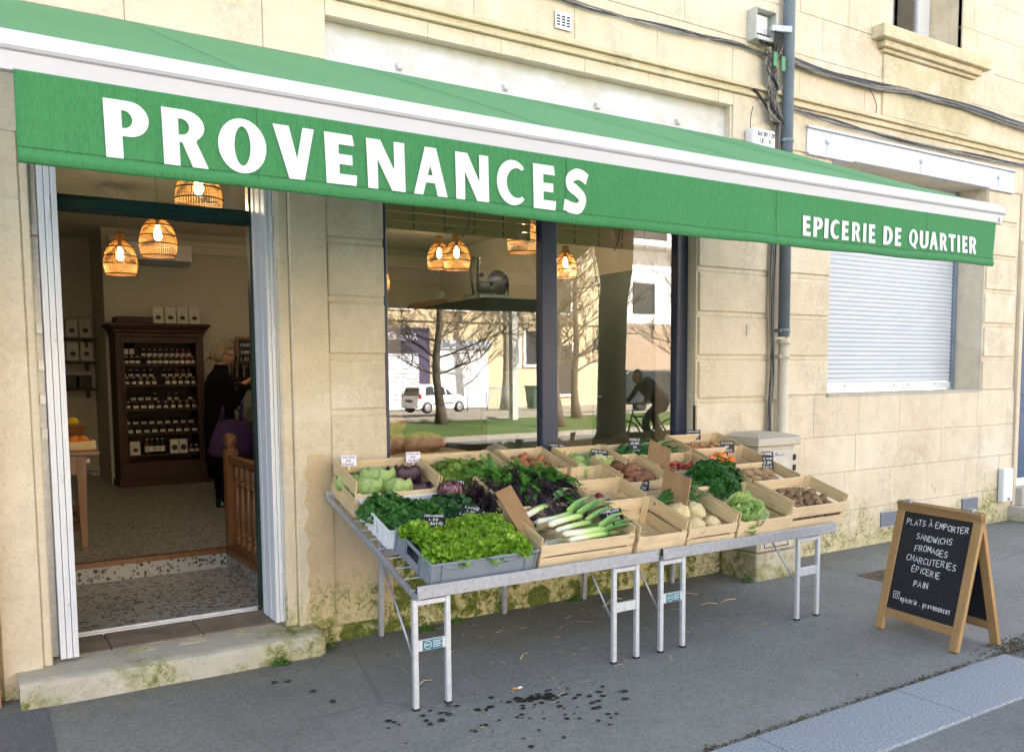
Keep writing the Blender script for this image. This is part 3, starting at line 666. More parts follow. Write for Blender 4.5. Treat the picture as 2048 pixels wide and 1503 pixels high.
SK = {  # single-stroke hand lettering on a unit cell
 'A': ['0,0 .45,1 .9,0', '.15,.35 .75,.35'], 'B': ['0,0 0,1 .6,.95 .7,.75 .5,.55 0,.52', '.5,.53 .8,.35 .7,.08 0,0'], 'C': ['.85,.85 .5,1 .12,.75 .05,.4 .3,.03 .85,.12'],
 'D': ['0,0 0,1', '0,1 .6,.9 .85,.5 .6,.1 0,0'], 'E': ['.75,1 0,1 0,0 .8,0', '0,.5 .6,.52'], 'F': ['.8,1 0,.96 0,0', '0,.5 .6,.52'], 'G': ['.85,.85 .5,1 .12,.75 .05,.4 .3,.03 .8,.1 .82,.45 .5,.45'],
 'H': ['0,0 0,1', '.8,0 .8,1', '0,.5 .8,.5'], 'I': ['.3,0 .3,1'], 'J': ['.6,1 .6,.15 .3,0 .05,.15'], 'K': ['0,0 0,1', '.75,1 .05,.45 .8,0'], 'L': ['0,1 0,0 .75,0'], 'M': ['0,0 .1,1 .48,.3 .85,1 .95,0'],
 'N': ['0,0 0,1 .8,0 .8,1'], 'O': ['.45,1 .1,.8 .02,.4 .3,.02 .7,.1 .9,.5 .75,.9 .45,1'], 'P': ['0,0 .03,1', '.03,1 .6,.98 .75,.75 .5,.5 .02,.48'], 'Q': ['.45,1 .1,.8 .02,.4 .3,.02 .7,.1 .9,.5 .75,.9 .45,1', '.6,.2 .95,-.08'],
 'R': ['0,0 0,1', '0,1 .6,.98 .72,.75 .5,.52 0,.5', '.35,.5 .85,0'], 'S': ['.8,.88 .45,1 .1,.82 .2,.58 .65,.42 .75,.18 .4,0 .02,.12'], 'T': ['.4,0 .4,1', '0,1 .85,.98'], 'U': ['0,1 .02,.25 .35,0 .7,.2 .75,1'],
 'V': ['0,1 .4,0 .8,1'], 'W': ['0,1 .25,0 .5,.7 .75,0 1,1'], 'X': ['0,0 .8,1', '0,1 .8,0'], 'Y': ['0,1 .4,.5 .8,1', '.4,.5 .35,0'], 'Z': ['0,1 .8,1 0,0 .8,0'],
 '0': ['.4,1 .05,.7 .05,.3 .4,0 .75,.3 .75,.7 .4,1'], '1': ['.1,.75 .4,1 .4,0'], '2': ['.05,.8 .4,1 .75,.75 .0,0 .8,0'], '3': ['.05,.9 .5,1 .7,.75 .35,.53 .75,.3 .4,0 .0,.1'], '4': ['.6,0 .6,1 0,.3 .8,.3'], '5': ['.75,1 .1,1 .05,.55 .5,.6 .75,.3 .4,0 .02,.1'],
 '8': ['.4,.52 .1,.75 .4,1 .7,.75 .4,.52 .05,.25 .4,0 .75,.25 .4,.52'], '.': ['.2,0 .28,.06'], ',': ['.25,.08 .15,-.12'], '/': ['0,0 .6,1'],
 'e': ['.05,.3 .65,.33 .5,.6 .2,.58 .05,.3 .25,.02 .65,.1'], 'p': ['.05,.6 .05,-.35', '.05,.5 .4,.6 .6,.35 .4,.02 .05,.1'], 'i': ['.2,.55 .2,0', '.2,.78 .22,.84'], 'c': ['.6,.5 .3,.6 .05,.3 .3,.0 .6,.1'], 'r': ['.08,.6 .08,0', '.08,.35 .3,.58 .55,.55'],
 'o': ['.3,.6 .05,.3 .3,0 .58,.3 .3,.6'], 'v': ['0,.6 .3,0 .58,.6'], 'n': ['.05,.6 .05,0', '.05,.4 .35,.6 .55,.4 .55,0'], 'a': ['.55,.55 .2,.6 .05,.3 .25,.0 .55,.2', '.55,.6 .58,0'], 's': ['.52,.55 .25,.62 .1,.48 .45,.25 .4,.05 .05,.05'], 'k': ['.05,1 .05,0', '.5,.6 .1,.3 .55,0'], 'g': ['.55,.55 .2,.6 .05,.3 .3,.08 .55,.3', '.55,.6 .55,-.2 .1,-.3'],
}
ACC = {'É': ('E', '.25,1.1 .5,1.3'), 'À': ('A', '.15,1.28 .45,1.1'), 'È': ('E', '.2,1.28 .5,1.1')}
def write(m, txt, x, y, h, wd, fn, adv=1.12, aspect=.72, jit=.03):
    rs = random.Random(hash(txt) % 1000 + len(txt))
    for ch in txt:
        if ch == ' ': x += h * aspect * .75; continue
        extra = None
        if ch in ACC: ch, extra = ACC[ch][0], ACC[ch][1]
        st = SK[ch] + ([extra] if extra else []); jy = rs.uniform(-jit, jit) * h
        low = ch.islower(); a = aspect * (.8 if low else 1)
        for q in st:
            p = [tuple(map(float, s_.split(','))) for s_ in q.split()]
            if len(p) > 3: p = catmull(p, 5)
            m.ribbon([(x + px_ * h * a, y + jy + py_ * h + .06 * px_ * h) for px_, py_ in p], wd, fn, rnd=.5)
        x += h * (a * (.55 if ch in 'I.i,' else 1) * adv + .06)
    return x
def wlen(txt, h, adv=1.12, aspect=.72):
    x = 0
    for ch in txt:
        if ch == ' ': x += h * aspect * .75; continue
        a = aspect * (.8 if ch.islower() else 1); x += h * (a * (.55 if ch in 'I.i,' else 1) * adv + .06)
    return x
def table(x0, x1, legs, backs, label, stick):
    t = thing('display_table', ((x0 + x1) / 2, 3.66, 0), label, 'table', group='sloping metal display tables')
    def pt(m, n, mat, **k): return m.build(n, mat, t, world=True, **k)
    m = MB(); m.box(x0, x1, 3.636, 3.646, .540, .603); m.box(x0, x1, 3.646, 3.70, .540, .545); pt(m, 'front_lip', M['galv'], bevel=.002)
    m = MB(); m.box(x0 + .003, x0 + .013, 3.645, 3.665, .56, .60); m.box(x1 - .013, x1 - .003, 3.645, 3.665, .56, .60); pt(m, 'lip_end_cap', M['black'])
    for x in (x0 + .012, x1 - .012):
        m = MB(); m.bar((x, 3.65, .545), (x, 3.72, .545), .022, .03); m.bar((x, 3.72, .553), (x, 4.815, .553 + 1.095 * .35 / 1.16), .022, .03); pt(m, 'side_rail', M['galv'], bevel=.004)
    m = MB(); m.bar((x0, 4.815, .90), (x1, 4.815, .90), .022, .04); pt(m, 'back_rail', M['galv'], bevel=.003)
    for i in range(11):
        s = .06 + i * .11; m = MB(); m.tube([TM(x0 + .012, s, -.012) @ Vector((0, 0, 0)), TM(x1 - .012, s, -.012) @ Vector((0, 0, 0))], .0035, 6); pt(m, 'shelf_rod', M['galv'])
    for k, (a, b) in enumerate(legs):
        for x in (a, b):
            m = MB(); m.bar((x, 3.668, .012), (x, 3.668, .535), .026, .026, up=(0, 1, 0)); L = pt(m, 'leg', M['alu'], bevel=.003)
            m = MB(); m.box(x - .015, x + .015, 3.653, 3.683, .004, .014); m.build('foot', M['black'], L, world=True)
            m = MB()
            for z in (.06, .09, .12, .15): m.lathe([(.003, 0), (.003, .002)], 6, M=T(x + .0132, 3.668, z) @ RY(R(90)))
            m.build('height_hole', M['darkgap'], L, world=True)
        m = MB(); m.box(a + .013, b - .013, 3.660, 3.676, .285, .338); c = pt(m, 'crossbar', M['alu'], bevel=.002)
        m = MB(); m.box(a + .013, b - .013, 3.660, 3.676, .505, .53); pt(m, 'top_bar', M['alu'], bevel=.002)
        if stick[k]:
            sx0 = a + .035; m = MB(); m.box(sx0, sx0 + .105, 3.6586, 3.6598, .288, .335); q = m.build('sticker', M['sticker'], c, world=True)
            m = MB(); fn = lambda p: (p.x, 3.658, p.y); hx = [(sx0 + .028 + .020 * math.cos(R(60 * i + 30)), .3115 + .020 * math.sin(R(60 * i + 30))) for i in range(7)]
            for i in range(6): m.ribbon([hx[i], hx[i + 1]], .0028, fn)
            write(m, 'ERAS', sx0 + .014, .308, .008, .002, fn)
            for i in range(4): m.ribbon([(sx0 + .056, .326 - .009 * i), (sx0 + .10 - .008 * (i % 2), .326 - .009 * i)], .0035, fn)
            m.build('print', M['letter'], q, world=True)
        m = MB(); m.tube([((a if a > x0 + .3 else a), 3.69, .25), (a - .005, 4.0, .63)], .006, 6); pt(m, 'brace', M['galv'])
    for x in backs:
        m = MB(); zt_ = .56 + (4.80 - 3.66) * .35 / 1.16 - .02; m.bar((x, 4.845, .006), (x, 4.80, zt_), .03, .03, up=(0, 1, 0)); pt(m, 'leg', M['galv'], bevel=.003)
    m = MB(); m.box(backs[0] + .016, backs[0] + .19, 4.81, 4.826, .50, .54); m.box(backs[0] + .016, backs[0] + .19, 4.81, 4.826, .66, .69); pt(m, 'rear_crossbar', M['galv'])
    return t
table(1.755, 3.240, [(1.752, 1.925), (2.945, 3.105)], (2.09, 2.965), 'left metal stall table sloping towards the street, holding lettuce and leeks', (1, 0))
table(3.275, 4.765, [(3.222 + .06, 3.45), (4.435, 4.625)], (3.62, 4.45), 'right metal stall table sloping towards the street, holding potatoes and squash', (1, 0))
CRATEG = 'wooden crates on the stall tables'
def crate(x0, x1, s0, s1, hf, hs, label, name='wooden_crate', h0=0, rz=0, low=False, gapf=.010):
    w, d = x1 - x0, s1 - s0; hs *= 1.2; hf *= 1.1
    c = thingM(name, TM(x0, s0, h0) @ RZ(rz), label, 'crate', CRATEG)
    for x in (0, w - .009):
        m = MB(); m.box(x, x + .009, 0, d, hs - .078, hs); m.box(x, x + .009, .002, d - .002, .0, hs - .098 if hs > .14 else .03)
        m.build('side_panel', M['wy'], c, bevel=.0015)
    m = MB(); m.box(.001, w - .001, -.008, -.0005, .0, hf * .5 - gapf / 2); m.box(0, w, -.008, -.0005, hf * .5 + gapf / 2, hf); m.build('front_panel', M['wx'], c, bevel=.0015)
    m = MB(); m.box(.001, w - .001, d + .0005, d + .008, .0, .06); m.box(0, w, d + .0005, d + .008, hs - .085, hs - .012); m.build('back_panel', M['wx'], c, bevel=.0015)
    for i in range(4):
        m = MB(); px_ = (.0095, w - .0385)[i % 2]; py_ = (.0005, d - .0295)[i // 2]; z1 = hf + .004 if i < 2 else hs - .004
        q = [(px_, py_), (px_ + .029, py_), (px_ + .029, py_ + .029), (px_, py_ + .029)]
        if i % 2 == 0: q = [q[0], q[1], q[3]] if i < 2 else [q[0], q[2], q[3]]
        else: q = [q[0], q[1], q[2]] if i < 2 else [q[1], q[2], q[3]]
        n = len(q); m.add([(a, b, 0.008) for a, b in q] + [(a, b, z1) for a, b in q], [tuple(range(n))[::-1], tuple(range(n, 2 * n))] + [(j, (j + 1) % n, n + (j + 1) % n, n + j) for j in range(n)])
        m.build('corner_post', M['wz'], c, bevel=.001)
    m = MB(); k = max(3, int(d / .085))
    for i in range(k): a = d * i / k; m.box(.0095, w - .0095, a + .003, a + d / k - .003, .004, .0078)
    m.build('base_slats', M['wx'], c)
    return c
# ---------------------------------------------------------------- vegetable builders
def leafmat(name, c0, c1, rib=None, trans=.3, rough=.45, wet=.4):
    t = NT(name); p = t.coord(); r = t.attr(); n = t.noise(p, 45, 4, .6)
    q = t.mix(r, c0, c1); q = t.mix(t.math('MULTIPLY', t.ramp(n, [(.4, 0.), (.65, 1.)]), .4), q, tuple(x * .55 for x in c0))
    t.fin(q, rough, t.bump(t.noise(p, 120, 3), .3, .003), spec=wet)
    tr = t.n('BsdfTranslucent'); t.l(q, tr.inputs[0]); mx = t.n('MixShader'); mx.inputs[0].default_value = trans
    t.l(t.b.outputs[0], mx.inputs[1]); t.l(tr.outputs[0], mx.inputs[2]); t.l(mx.outputs[0], t.out.inputs[0]); return t.m
M['lettuce'] = leafmat('lettuce_leaf', (.20, .44, .02), (.47, .72, .09), trans=.35)
M['herb'] = leafmat('dark_herb_leaf', (.016, .095, .014), (.085, .26, .045), trans=.25)
M['parsley'] = leafmat('parsley_leaf', (.012, .085, .008), (.045, .20, .02), trans=.25)
M['lamb'] = leafmat('lamb_lettuce_leaf', (.012, .065, .018), (.06, .17, .045), trans=.2)
M['chard'] = leafmat('yellowing_greens_leaf', (.07, .22, .025), (.36, .46, .09), trans=.3)
M['purple'] = leafmat('purple_mustard_leaf', (.016, .012, .017), (.06, .034, .048), trans=.15)
M['mizuna'] = leafmat('green_mizuna_leaf', (.05, .20, .02), (.16, .40, .06), trans=.3)
M['pointed'] = leafmat('pale_cabbage_leaf', (.28, .48, .10), (.66, .79, .36), trans=.25)
M['stem'] = plain('pale_green_stem', (.22, .36, .08), .5, .2)
def small_leaf(m, c, n, size, lobes=3, cup=.25, rnd=None, k=9):
    n = Vector(n).normalized(); u = n.orthogonal().normalized(); a0 = random.uniform(0, 6.28); v = n.cross(u)
    u, v = u * math.cos(a0) + v * math.sin(a0), v * math.cos(a0) - u * math.sin(a0); c = Vector(c)
    vs_ = [c]
    for i in range(k):
        a = 2 * math.pi * i / k; rr = size * (.72 + .28 * math.cos(lobes * a)) * random.uniform(.85, 1.1)
        vs_.append(c + u * rr * math.cos(a) * 1.1 + v * rr * math.sin(a) + n * (cup * size * (random.uniform(-.3, 1))))
    m.add(vs_, [(0, 1 + i, 1 + (i + 1) % k) for i in range(k)], rnd=rnd if rnd is not None else random.random(), smooth=False)
def dome_leaves(m, cx, cy, rx, ry, h, n, size, lobes=3, z0=0, box=.0, rmax=1.0, stems=0):
    clumps = [(random.uniform(-.8, .8), random.uniform(-.8, .8), random.uniform(.0, .5)) for _ in range(7)]
    for i in range(n):
        a = random.uniform(0, 6.28); q = math.sqrt(random.random()) * rmax; x, y = q * math.cos(a), q * math.sin(a)
        lay = random.random() ** .6
        z = z0 + h * math.sqrt(max(0, 1 - q * q)) * (.35 + .65 * lay) * (1 + .22 * math.sin(x * 9 + y * 7))
        nn = (x * .8 + random.uniform(-.6, .6), y * .8 + random.uniform(-.6, .6) - .2, 1)
        ck = min(range(7), key=lambda k_: (clumps[k_][0] - x) ** 2 + (clumps[k_][1] - y) ** 2); z += h * .22 * (clumps[ck][2] - .25 - ((clumps[ck][0] - x) ** 2 + (clumps[ck][1] - y) ** 2) * .8)
        small_leaf(m, (cx + x * rx, cy + y * ry, z), nn, size * random.uniform(.5, 1.35), lobes, rnd=min(1, clumps[ck][2] * .7 + .65 * random.random() ** 1.5))
def ruffle_leaf(m, M0, L, W, curl, ruf, nu=12, nv=7, seed=0, rnd=.5):
    rs = random.Random(seed); ph = rs.uniform(0, 6); f1 = rs.uniform(2.5, 4)
    def fn(u, v):
        x = (u - .5) * 2; e = abs(x) ** 2 * .6 + v ** 3
        wd = W * (.25 + .9 * math.sin(math.pi * min(1, .12 + v * .78)) ** .8)
        a = curl * v; y = L * math.sin(a) / curl if abs(curl) > .01 else L * v; z = L * (1 - math.cos(a)) / curl if abs(curl) > .01 else 0
        rf = ruf * e * (math.sin(f1 * 2 * x * 2 + ph + v * 9) + .6 * math.sin(11 * v + 5 * x + ph * 2))
        return M0 @ Vector((x * wd * .5, y + rf * .4, z + rf + .12 * W * x * x))
    m.grid(fn, nu, nv, rnd=rnd)
def lettuce_mesh(seed, rad=.085, n=30):
    m = MB(); rs = random.Random(seed)
    for i in range(n):
        q = i / n; a = i * 2.4 + rs.uniform(-.3, .3); L = rad * (1.05 - .45 * q) * rs.uniform(.85, 1.1); Wd = rad * rs.uniform(1.0, 1.4) * (1 - .3 * q)
        Mx = RZ(a) @ T(0, rad * .12 * (1 - q), .004 + q * .018) @ RX(R(38 + 44 * q + rs.uniform(-10, 10))); cv = rs.uniform(.7, 1.3) * (1.1 - q); ph = rs.uniform(0, 6.28); ph2 = rs.uniform(0, 6.28)
        def fn(u, v, Mx=Mx, L=L, Wd=Wd, cv=cv, ph=ph, ph2=ph2):
            x = (u - .5) * 2; aa = -cv * v; y = L * math.sin(aa) / -cv; z = -L * (1 - math.cos(aa)) / cv
            wd = Wd * (.35 + .75 * math.sin(math.pi * min(.96, .15 + v * .72))); e = max(abs(x) ** 2.2, v ** 2.5)
            rf = rad * .15 * e * (math.sin(7.5 * x + ph) * math.cos(6 * v + ph2) + .7 * math.sin(13 * (x + v) + ph2))
            rf2 = rad * .10 * e * math.cos(9 * x * (1 + v) + ph2 + 5 * v)
            return Mx @ Vector((x * wd * .5 + rf2 * .6, y + rf2 + rf * .3, z + rf + .15 * Wd * x * x))
        m.grid(fn, 13, 9, rnd=min(1, rs.random() * .55 + .45 * q))
    return m
def frond(m, p, d, up, L, W, rnd, teeth=7, droop=.5):
    d = Vector(d).normalized(); s = d.cross(Vector(up)).normalized(); p = Vector(p); prev = None
    for i in range(teeth + 1):
        t = i / teeth; c = p + d * L * t - Vector((0, 0, droop * L * t * t)); wv = W * math.sin(math.pi * min(.97, .12 + t * .85)) ** .7
        tw = Vector((0, 0, 1)) * W * .25 * math.sin(i * 2.1 + rnd * 9)
        if prev:
            pc, pw = prev
            for sg in (1, -1):
                tip = pc.lerp(c, .9) + s * sg * max(wv, pw) + d * L * .05 + tw * sg
                m.add([pc, c, tip], [(0, 1, 2)], rnd=rnd)
                m.add([pc, pc.lerp(c, .55), pc.lerp(c, .4) + s * sg * wv * .55 + tw * .5], [(0, 1, 2)], rnd=rnd * .8)
        prev = (c, wv)
def lump(rs, amp=.1, f=3):
    a, b, c = rs.uniform(0, 6), rs.uniform(0, 6), rs.uniform(0, 6)
    return lambda d: 1 + amp * (math.sin(f * d.x + a) * math.cos(f * d.y + b) + .6 * math.sin(f * 1.9 * d.z + c + d.x * 2))
def vegskin(name, c, c2, rough=.55, sc=16, bump=.3, lines=False):
    t = NT(name); p = t.coord(); n = t.noise(p, sc, 6, .65); r = t.n('ObjectInfo').outputs['Random']
    q = t.mix(t.ramp(n, [(.35, 0.), (.65, 1.)]), c, c2); q = t.mix(t.math('MULTIPLY', r, .35), q, tuple(x * .6 for x in c))
    if lines:
        a = t.sep(t.coord())
        ang = t.math('ARCTAN2', a[1], a[0]); ln = t.ramp(t.math('SINE', t.math('MULTIPLY', ang, 10)), [(.9, 0.), (1., 1.)])
        q = t.mix(t.math('MULTIPLY', ln, .5), q, tuple(min(1, x * 1.9) for x in c2))
    return t.fin(q, rough, t.bump(t.noise(p, sc * 5, 4), bump, .003), spec=.35)
M['potato'] = vegskin('potato_skin', (.27, .175, .085), (.40, .28, .15), .8)
M['potato_d'] = vegskin('earthy_potato_skin', (.19, .12, .065), (.33, .22, .13), .85)
M['shallot'] = vegskin('shallot_skin', (.34, .12, .045), (.52, .24, .10), .4)
M['squash'] = vegskin('orange_squash_skin', (.66, .12, .015), (.78, .22, .03), .35, lines=True)
M['carrot'] = vegskin('earthy_carrot_skin', (.34, .13, .055), (.45, .19, .09), .7)
M['celeriac'] = vegskin('celeriac_skin', (.56, .44, .21), (.74, .64, .42), .8, 9, .8)
M['sweet'] = vegskin('sweet_potato_skin', (.20, .085, .05), (.30, .14, .075), .8)
M['onion'] = vegskin('red_onion_skin', (.15, .012, .04), (.28, .04, .09), .35)
M['cabbage'] = vegskin('green_cabbage_skin', (.38, .52, .20), (.52, .63, .30), .5)
M['cabbage_red'] = vegskin('red_cabbage_skin', (.035, .015, .028), (.06, .025, .045), .4)
M['wrap'] = leafmat('cabbage_outer_leaf', (.30, .47, .13), (.55, .68, .30), trans=.2)
M['wrap_red'] = leafmat('red_cabbage_outer_leaf', (.03, .012, .03), (.09, .03, .07), trans=.1)
def radicchio_mat():
    t = NT('radicchio_leaf'); p = t.coord(); a = t.sep(p); ang = t.math('ARCTAN2', a[1], a[0])
    v = t.noise(t.vmap(p, (14, 14, 3)), 1, 6, .7, 2.5); ln = t.ramp(t.math('ABSOLUTE', t.math('SUBTRACT', v, .5)), [(.0, 1.), (.028, 0.)])
    q = t.mix(t.ramp(t.noise(p, 9, 4), [(.3, 0.), (.7, 1.)]), (.055, .006, .022), (.12, .014, .045)); q = t.mix(t.math('MULTIPLY', ln, .8), q, (.55, .36, .42))
    return t.fin(q, .35, t.bump(v, .4, .004))
M['radicchio'] = radicchio_mat()
def cop(proto, M_, label=None): return copy_tree(proto, M_, None, label)
def scatter(c, box, n, mk, group, label, cat, name, mats, zlo, zhi, seed, size, spread=True):
    """n loose vegetables dropped in crate c (inside box x0,x1,y0,y1); first few meshes are shared"""
    rs = random.Random(seed); W_ = PM[c.name]; protos = []
    for i in range(n):
        k = i % 4; x = rs.uniform(box[0], box[1]); y = rs.uniform(box[2], box[3]); z = rs.uniform(zlo, zhi) + (.022 if zhi > .1 else 0)
        Mx = W_ @ T(x, y, z) @ RZ(rs.uniform(0, 6.28)) @ RX(rs.uniform(-.5, .5)) @ Matrix.Scale(rs.uniform(.8, 1.2), 4)
        if i < 4: o = mk(i, rs); tag(o, label, cat, group); o.matrix_world = Mx; protos.append(o)
        else: o = protos[k].copy(); col.objects.link(o); o.matrix_world = Mx
def mk_pot(size, mat, name, el=1.35):
    def f(i, rs):
        m = MB(); m.ball((0, 0, 0), size * el, size, size * .85, 14, 10, lump(rs, .07, 2.5)); return m.build(name, mat)
    return f
# ---------------------------------------------------------------- row by row
# grey box of lettuce
E = thingM('plastic_box', TM(1.85, .05), 'grey plastic euro box full of bright green lettuce at the front left corner', 'box')
m = MB(); w_, d_, h_ = .60, .395, .118; t_ = .004
m.box(0, w_, 0, t_, 0, h_); m.box(0, w_, d_ - t_, d_, 0, h_); m.box(0, w_, 0, d_, .004, .008)
for x in (0, w_ - t_): m.box(x, x + t_, t_, d_ - t_, 0, .045); m.box(x, x + t_, t_, .12, .045, h_); m.box(x, x + t_, d_ - .12, d_ - t_, .045, h_); m.box(x, x + t_, .12, d_ - .12, .095, h_)
M['greybox'] = plain('grey_polypropylene', (.235, .265, .31), .45, .05, 6)
m.build('shell', M['greybox'], E, bevel=.0015)
m = MB(); m.box(-.012, w_ + .012, -.013, -.001, h_ - .004, h_ + .005); m.box(-.012, w_ + .012, d_ + .001, d_ + .013, h_ - .004, h_ + .005); m.box(-.013, -.001, -.001, d_ + .001, h_ - .004, h_ + .005); m.box(w_ + .001, w_ + .013, -.001, d_ + .001, h_ - .004, h_ + .005)
m.box(-.008, w_ + .008, -.009, -.001, h_ - .030, h_ - .025); m.build('rim', M['greybox'], E, bevel=.002)
for x in (.0, .058, .535, .594):
    m = MB(); m.box(x - .003, x + .003, -.010, -.001, 0, h_ - .004); m.build('rib', M['greybox'], E, bevel=.001)
for x in (.2, .4):
    m = MB(); m.box(x - .003, x + .003, -.010, -.001, h_ - .025, h_ - .004); m.build('rib', M['greybox'], E, bevel=.001)
for y in (.0, .115, .28, .388):
    m = MB(); m.box(-.010, -.001, y, y + .006, 0, h_ - .004); m.build('rib', M['greybox'], E, bevel=.001)
EW = PM[E.name]; lp = [lettuce_mesh(s).build('lettuce', M['lettuce']) for s in range(3)]
k = 0
for j in range(3):
    for i in range(5):
        x = .085 + i * .107 + random.uniform(-.012, .012); y = .085 + j * .115 + random.uniform(-.012, .012)
        o = lp[k] if k < 3 else lp[k % 3].copy()
        if k >= 3: col.objects.link(o)
        o.matrix_world = EW @ T(x, y, .082 + random.uniform(0, .014) + .008 * j) @ RZ(random.uniform(0, 6)) @ RX(random.uniform(-.2, .2)) @ Matrix.Scale(random.uniform(.95, 1.2), 4)
        tag(o, 'bright green curly lettuce head packed in the grey plastic box', 'lettuce', 'lettuces in the grey box'); k += 1
# leeks
LK = crate(2.475, 3.095, .055, .445, .125, .150, 'wooden crate of leeks at the front edge, right of the lettuce')
def leekmat():
    t = NT('leek_skin'); p = t.coord(); x = t.sep(p)[0]; n = t.noise(t.vmap(p, (3, 60, 60)), 1, 4); r = t.attr()
    g = t.math('ADD', x, t.math('MULTIPLY', t.math('SUBTRACT', n, .5), .05))
    q = t.ramp(g, [(.01, (.74, .71, .58)), (.09, (.76, .78, .62)), (.155, (.56, .70, .28)), (.25, (.32, .53, .15)), (.36, (.18, .38, .14)), (.5, (.13, .29, .15))])
    q = t.mix(t.math('MULTIPLY', t.ramp(t.noise(p, 8, 3), [(.58, 0.), (.68, 1.)]), t.math('MULTIPLY', t.ramp(x, [(.22, 0.), (.3, 1.)]), .7)), q, (.60, .44, .15))
    q = t.mix(t.math('MULTIPLY', t.ramp(n, [(.5, 0.), (.7, 1.)]), .25), q, (.10, .25, .06))
    return t.fin(q, .4, t.bump(n, .25, .002))
M['leek'] = leekmat(); M['root'] = plain('leek_roots', (.46, .36, .22), .9, .3)
def leek(seed, label, Mx, bend=.05, L=.27, rad=.019):
    rs = random.Random(seed); t = thingM('leek', Mx, label, 'leek', 'leeks in the front crate')
    def cen(q): return Vector((q, bend * math.sin(q * 7), -.4 * bend * q))
    m = MB(); n = 12; m.tube([cen(L * i / n) for i in range(n + 1)], [rad * (.6 if i == 0 else 1.12 if i == 1 else 1.0 - .003 * i) for i in range(n + 1)], 14); m.build('shaft', M['leek'], t)
    for k in range(4):
        m = MB(); a = rs.uniform(-.5, .5); LL = rs.uniform(.20, .30); s_ = (k - 1.5) * .16
        def lf(u, v, a=a, LL=LL, s_=s_, k=k):
            b = cen(L - .02); wd = rad * 2.3 * (1 - .80 * v ** 1.6); fold = abs(u - .5) * 2
            return b + Vector((LL * v, (u - .5) * wd + s_ * LL * v * .45, rad * (1 - v) * .5 + .045 * math.sin(2.4 * v) * (1 + .5 * math.sin(k * 2.0)) + .012 * fold * (1 - v) + a * .05 * v * v))
        m.grid(lf, 4, 9); m.build('green_leaf', M['leek'], t)
    m = MB()
    for k in range(30):
        a, e = rs.uniform(0, 6.28), rs.uniform(.1, 1); p = [Vector((.004, 0, 0)), Vector((-.018, math.cos(a) * .014 * e, math.sin(a) * .014 * e)), Vector((-.035 - rs.uniform(0, .02), math.cos(a) * .035 * e + rs.uniform(-.01, .01), math.sin(a) * .025 * e - .01))]
        m.tube(p, [.0012, .001, .0006], 4, cap=False)
    m.build('roots', M['root'], t); return t
LW = PM[LK.name]
for i, (x, y, z, a, b, r_, lb) in enumerate([(.07, .30, .125, .36, .02, .019, 'rearmost long leek lying along the back of its crate'), (.12, .24, .115, .30, -.03, .019, 'leek with broad green top behind the yellow-tipped leeks'), (.16, .18, .125, .17, .02, .020, 'leek with yellowing tip in the middle of the leek crate'), (.17, .12, .115, .10, .03, .016, 'thin pale leek under the black price card'), (.18, .075, .118, .08, -.02, .018, 'leek with wilted yellow leaf near the crate front'), (.20, .035, .095, .04, .02, .017, 'frontmost leek lying against the front slat')]):
    leek(i + 3, lb, LW @ T(x, y, z + .03) @ RZ(a), b, .27, r_ * 1.0)
for i, (x, y, a) in enumerate([(.1, .33, .1), (.12, .15, .05), (.14, .07, .0)]): leek(i + 20, ['leek low in the crate at the back', 'leek low in the crate under the others', 'leek low in the crate seen through the front slats'][i], LW @ T(x, y, .055) @ RZ(a), .01)
EC = crate(3.115, 3.475, .04, .405, .105, .150, 'empty wooden crate at the front edge between the leeks and the celeriac', gapf=.0)
m = MB(); rs = random.Random(5)
for i in range(26): p = Vector((rs.uniform(.04, .32), rs.uniform(.04, .34), .012 + rs.uniform(0, .01))); a = rs.uniform(0, 3.1); m.tube([p, p + Vector((.04 * math.cos(a), .04 * math.sin(a), .01)), p + Vector((.07 * math.cos(a + .3), .07 * math.sin(a + .3), .004))], .0012, 4)
o = m.build('onion_straw', M['root']); o.matrix_world = PM[EC.name]; tag(o, 'dry straw and roots left in the bottom of the empty crate', 'straw', kind='stuff')
CE = crate(3.482, 3.868, .03, .40, .12, .150, 'wooden crate of knobbly celeriac at the front edge')
def celeriac(seed, r_):
    rs = random.Random(seed); m = MB(); f1 = lump(rs, .10, 3); f2 = lump(rs, .05, 9); m.ball((0, 0, 0), r_, r_ * .95, r_ * .85, 28, 20, lambda d: f1(d) * f2(d) * (1 - .25 * max(0, -d.z - .4)))
    for k in range(14): a = rs.uniform(0, 6.3); m.tube([(r_ * .75 * math.cos(a), r_ * .75 * math.sin(a), -r_ * .45), (r_ * .95 * math.cos(a + .3), r_ * .95 * math.sin(a + .3), -r_ * .75)], [.005, .002], 5)
    return m.build('celeriac', M['celeriac'])
for i, (x, y, z, r_, lb) in enumerate([(.085, .20, .10, .078, 'large celeriac with rough yellow top behind the other two'), (.24, .21, .085, .072, 'round pale celeriac at the right of its crate'), (.12, .075, .075, .060, 'small celeriac against the front slat'), (.27, .085, .065, .055, 'celeriac low in the front right corner of its crate')]):
    o = celeriac(i, r_); o.matrix_world = PM[CE.name] @ T(x, y, z + .025) @ RX(.5) @ RZ(i); tag(o, lb, 'celeriac', 'celeriac in the front crate')
M['springonion'] = leafmat('spring_onion_leaf', (.015, .10, .012), (.05, .22, .04), trans=.1)
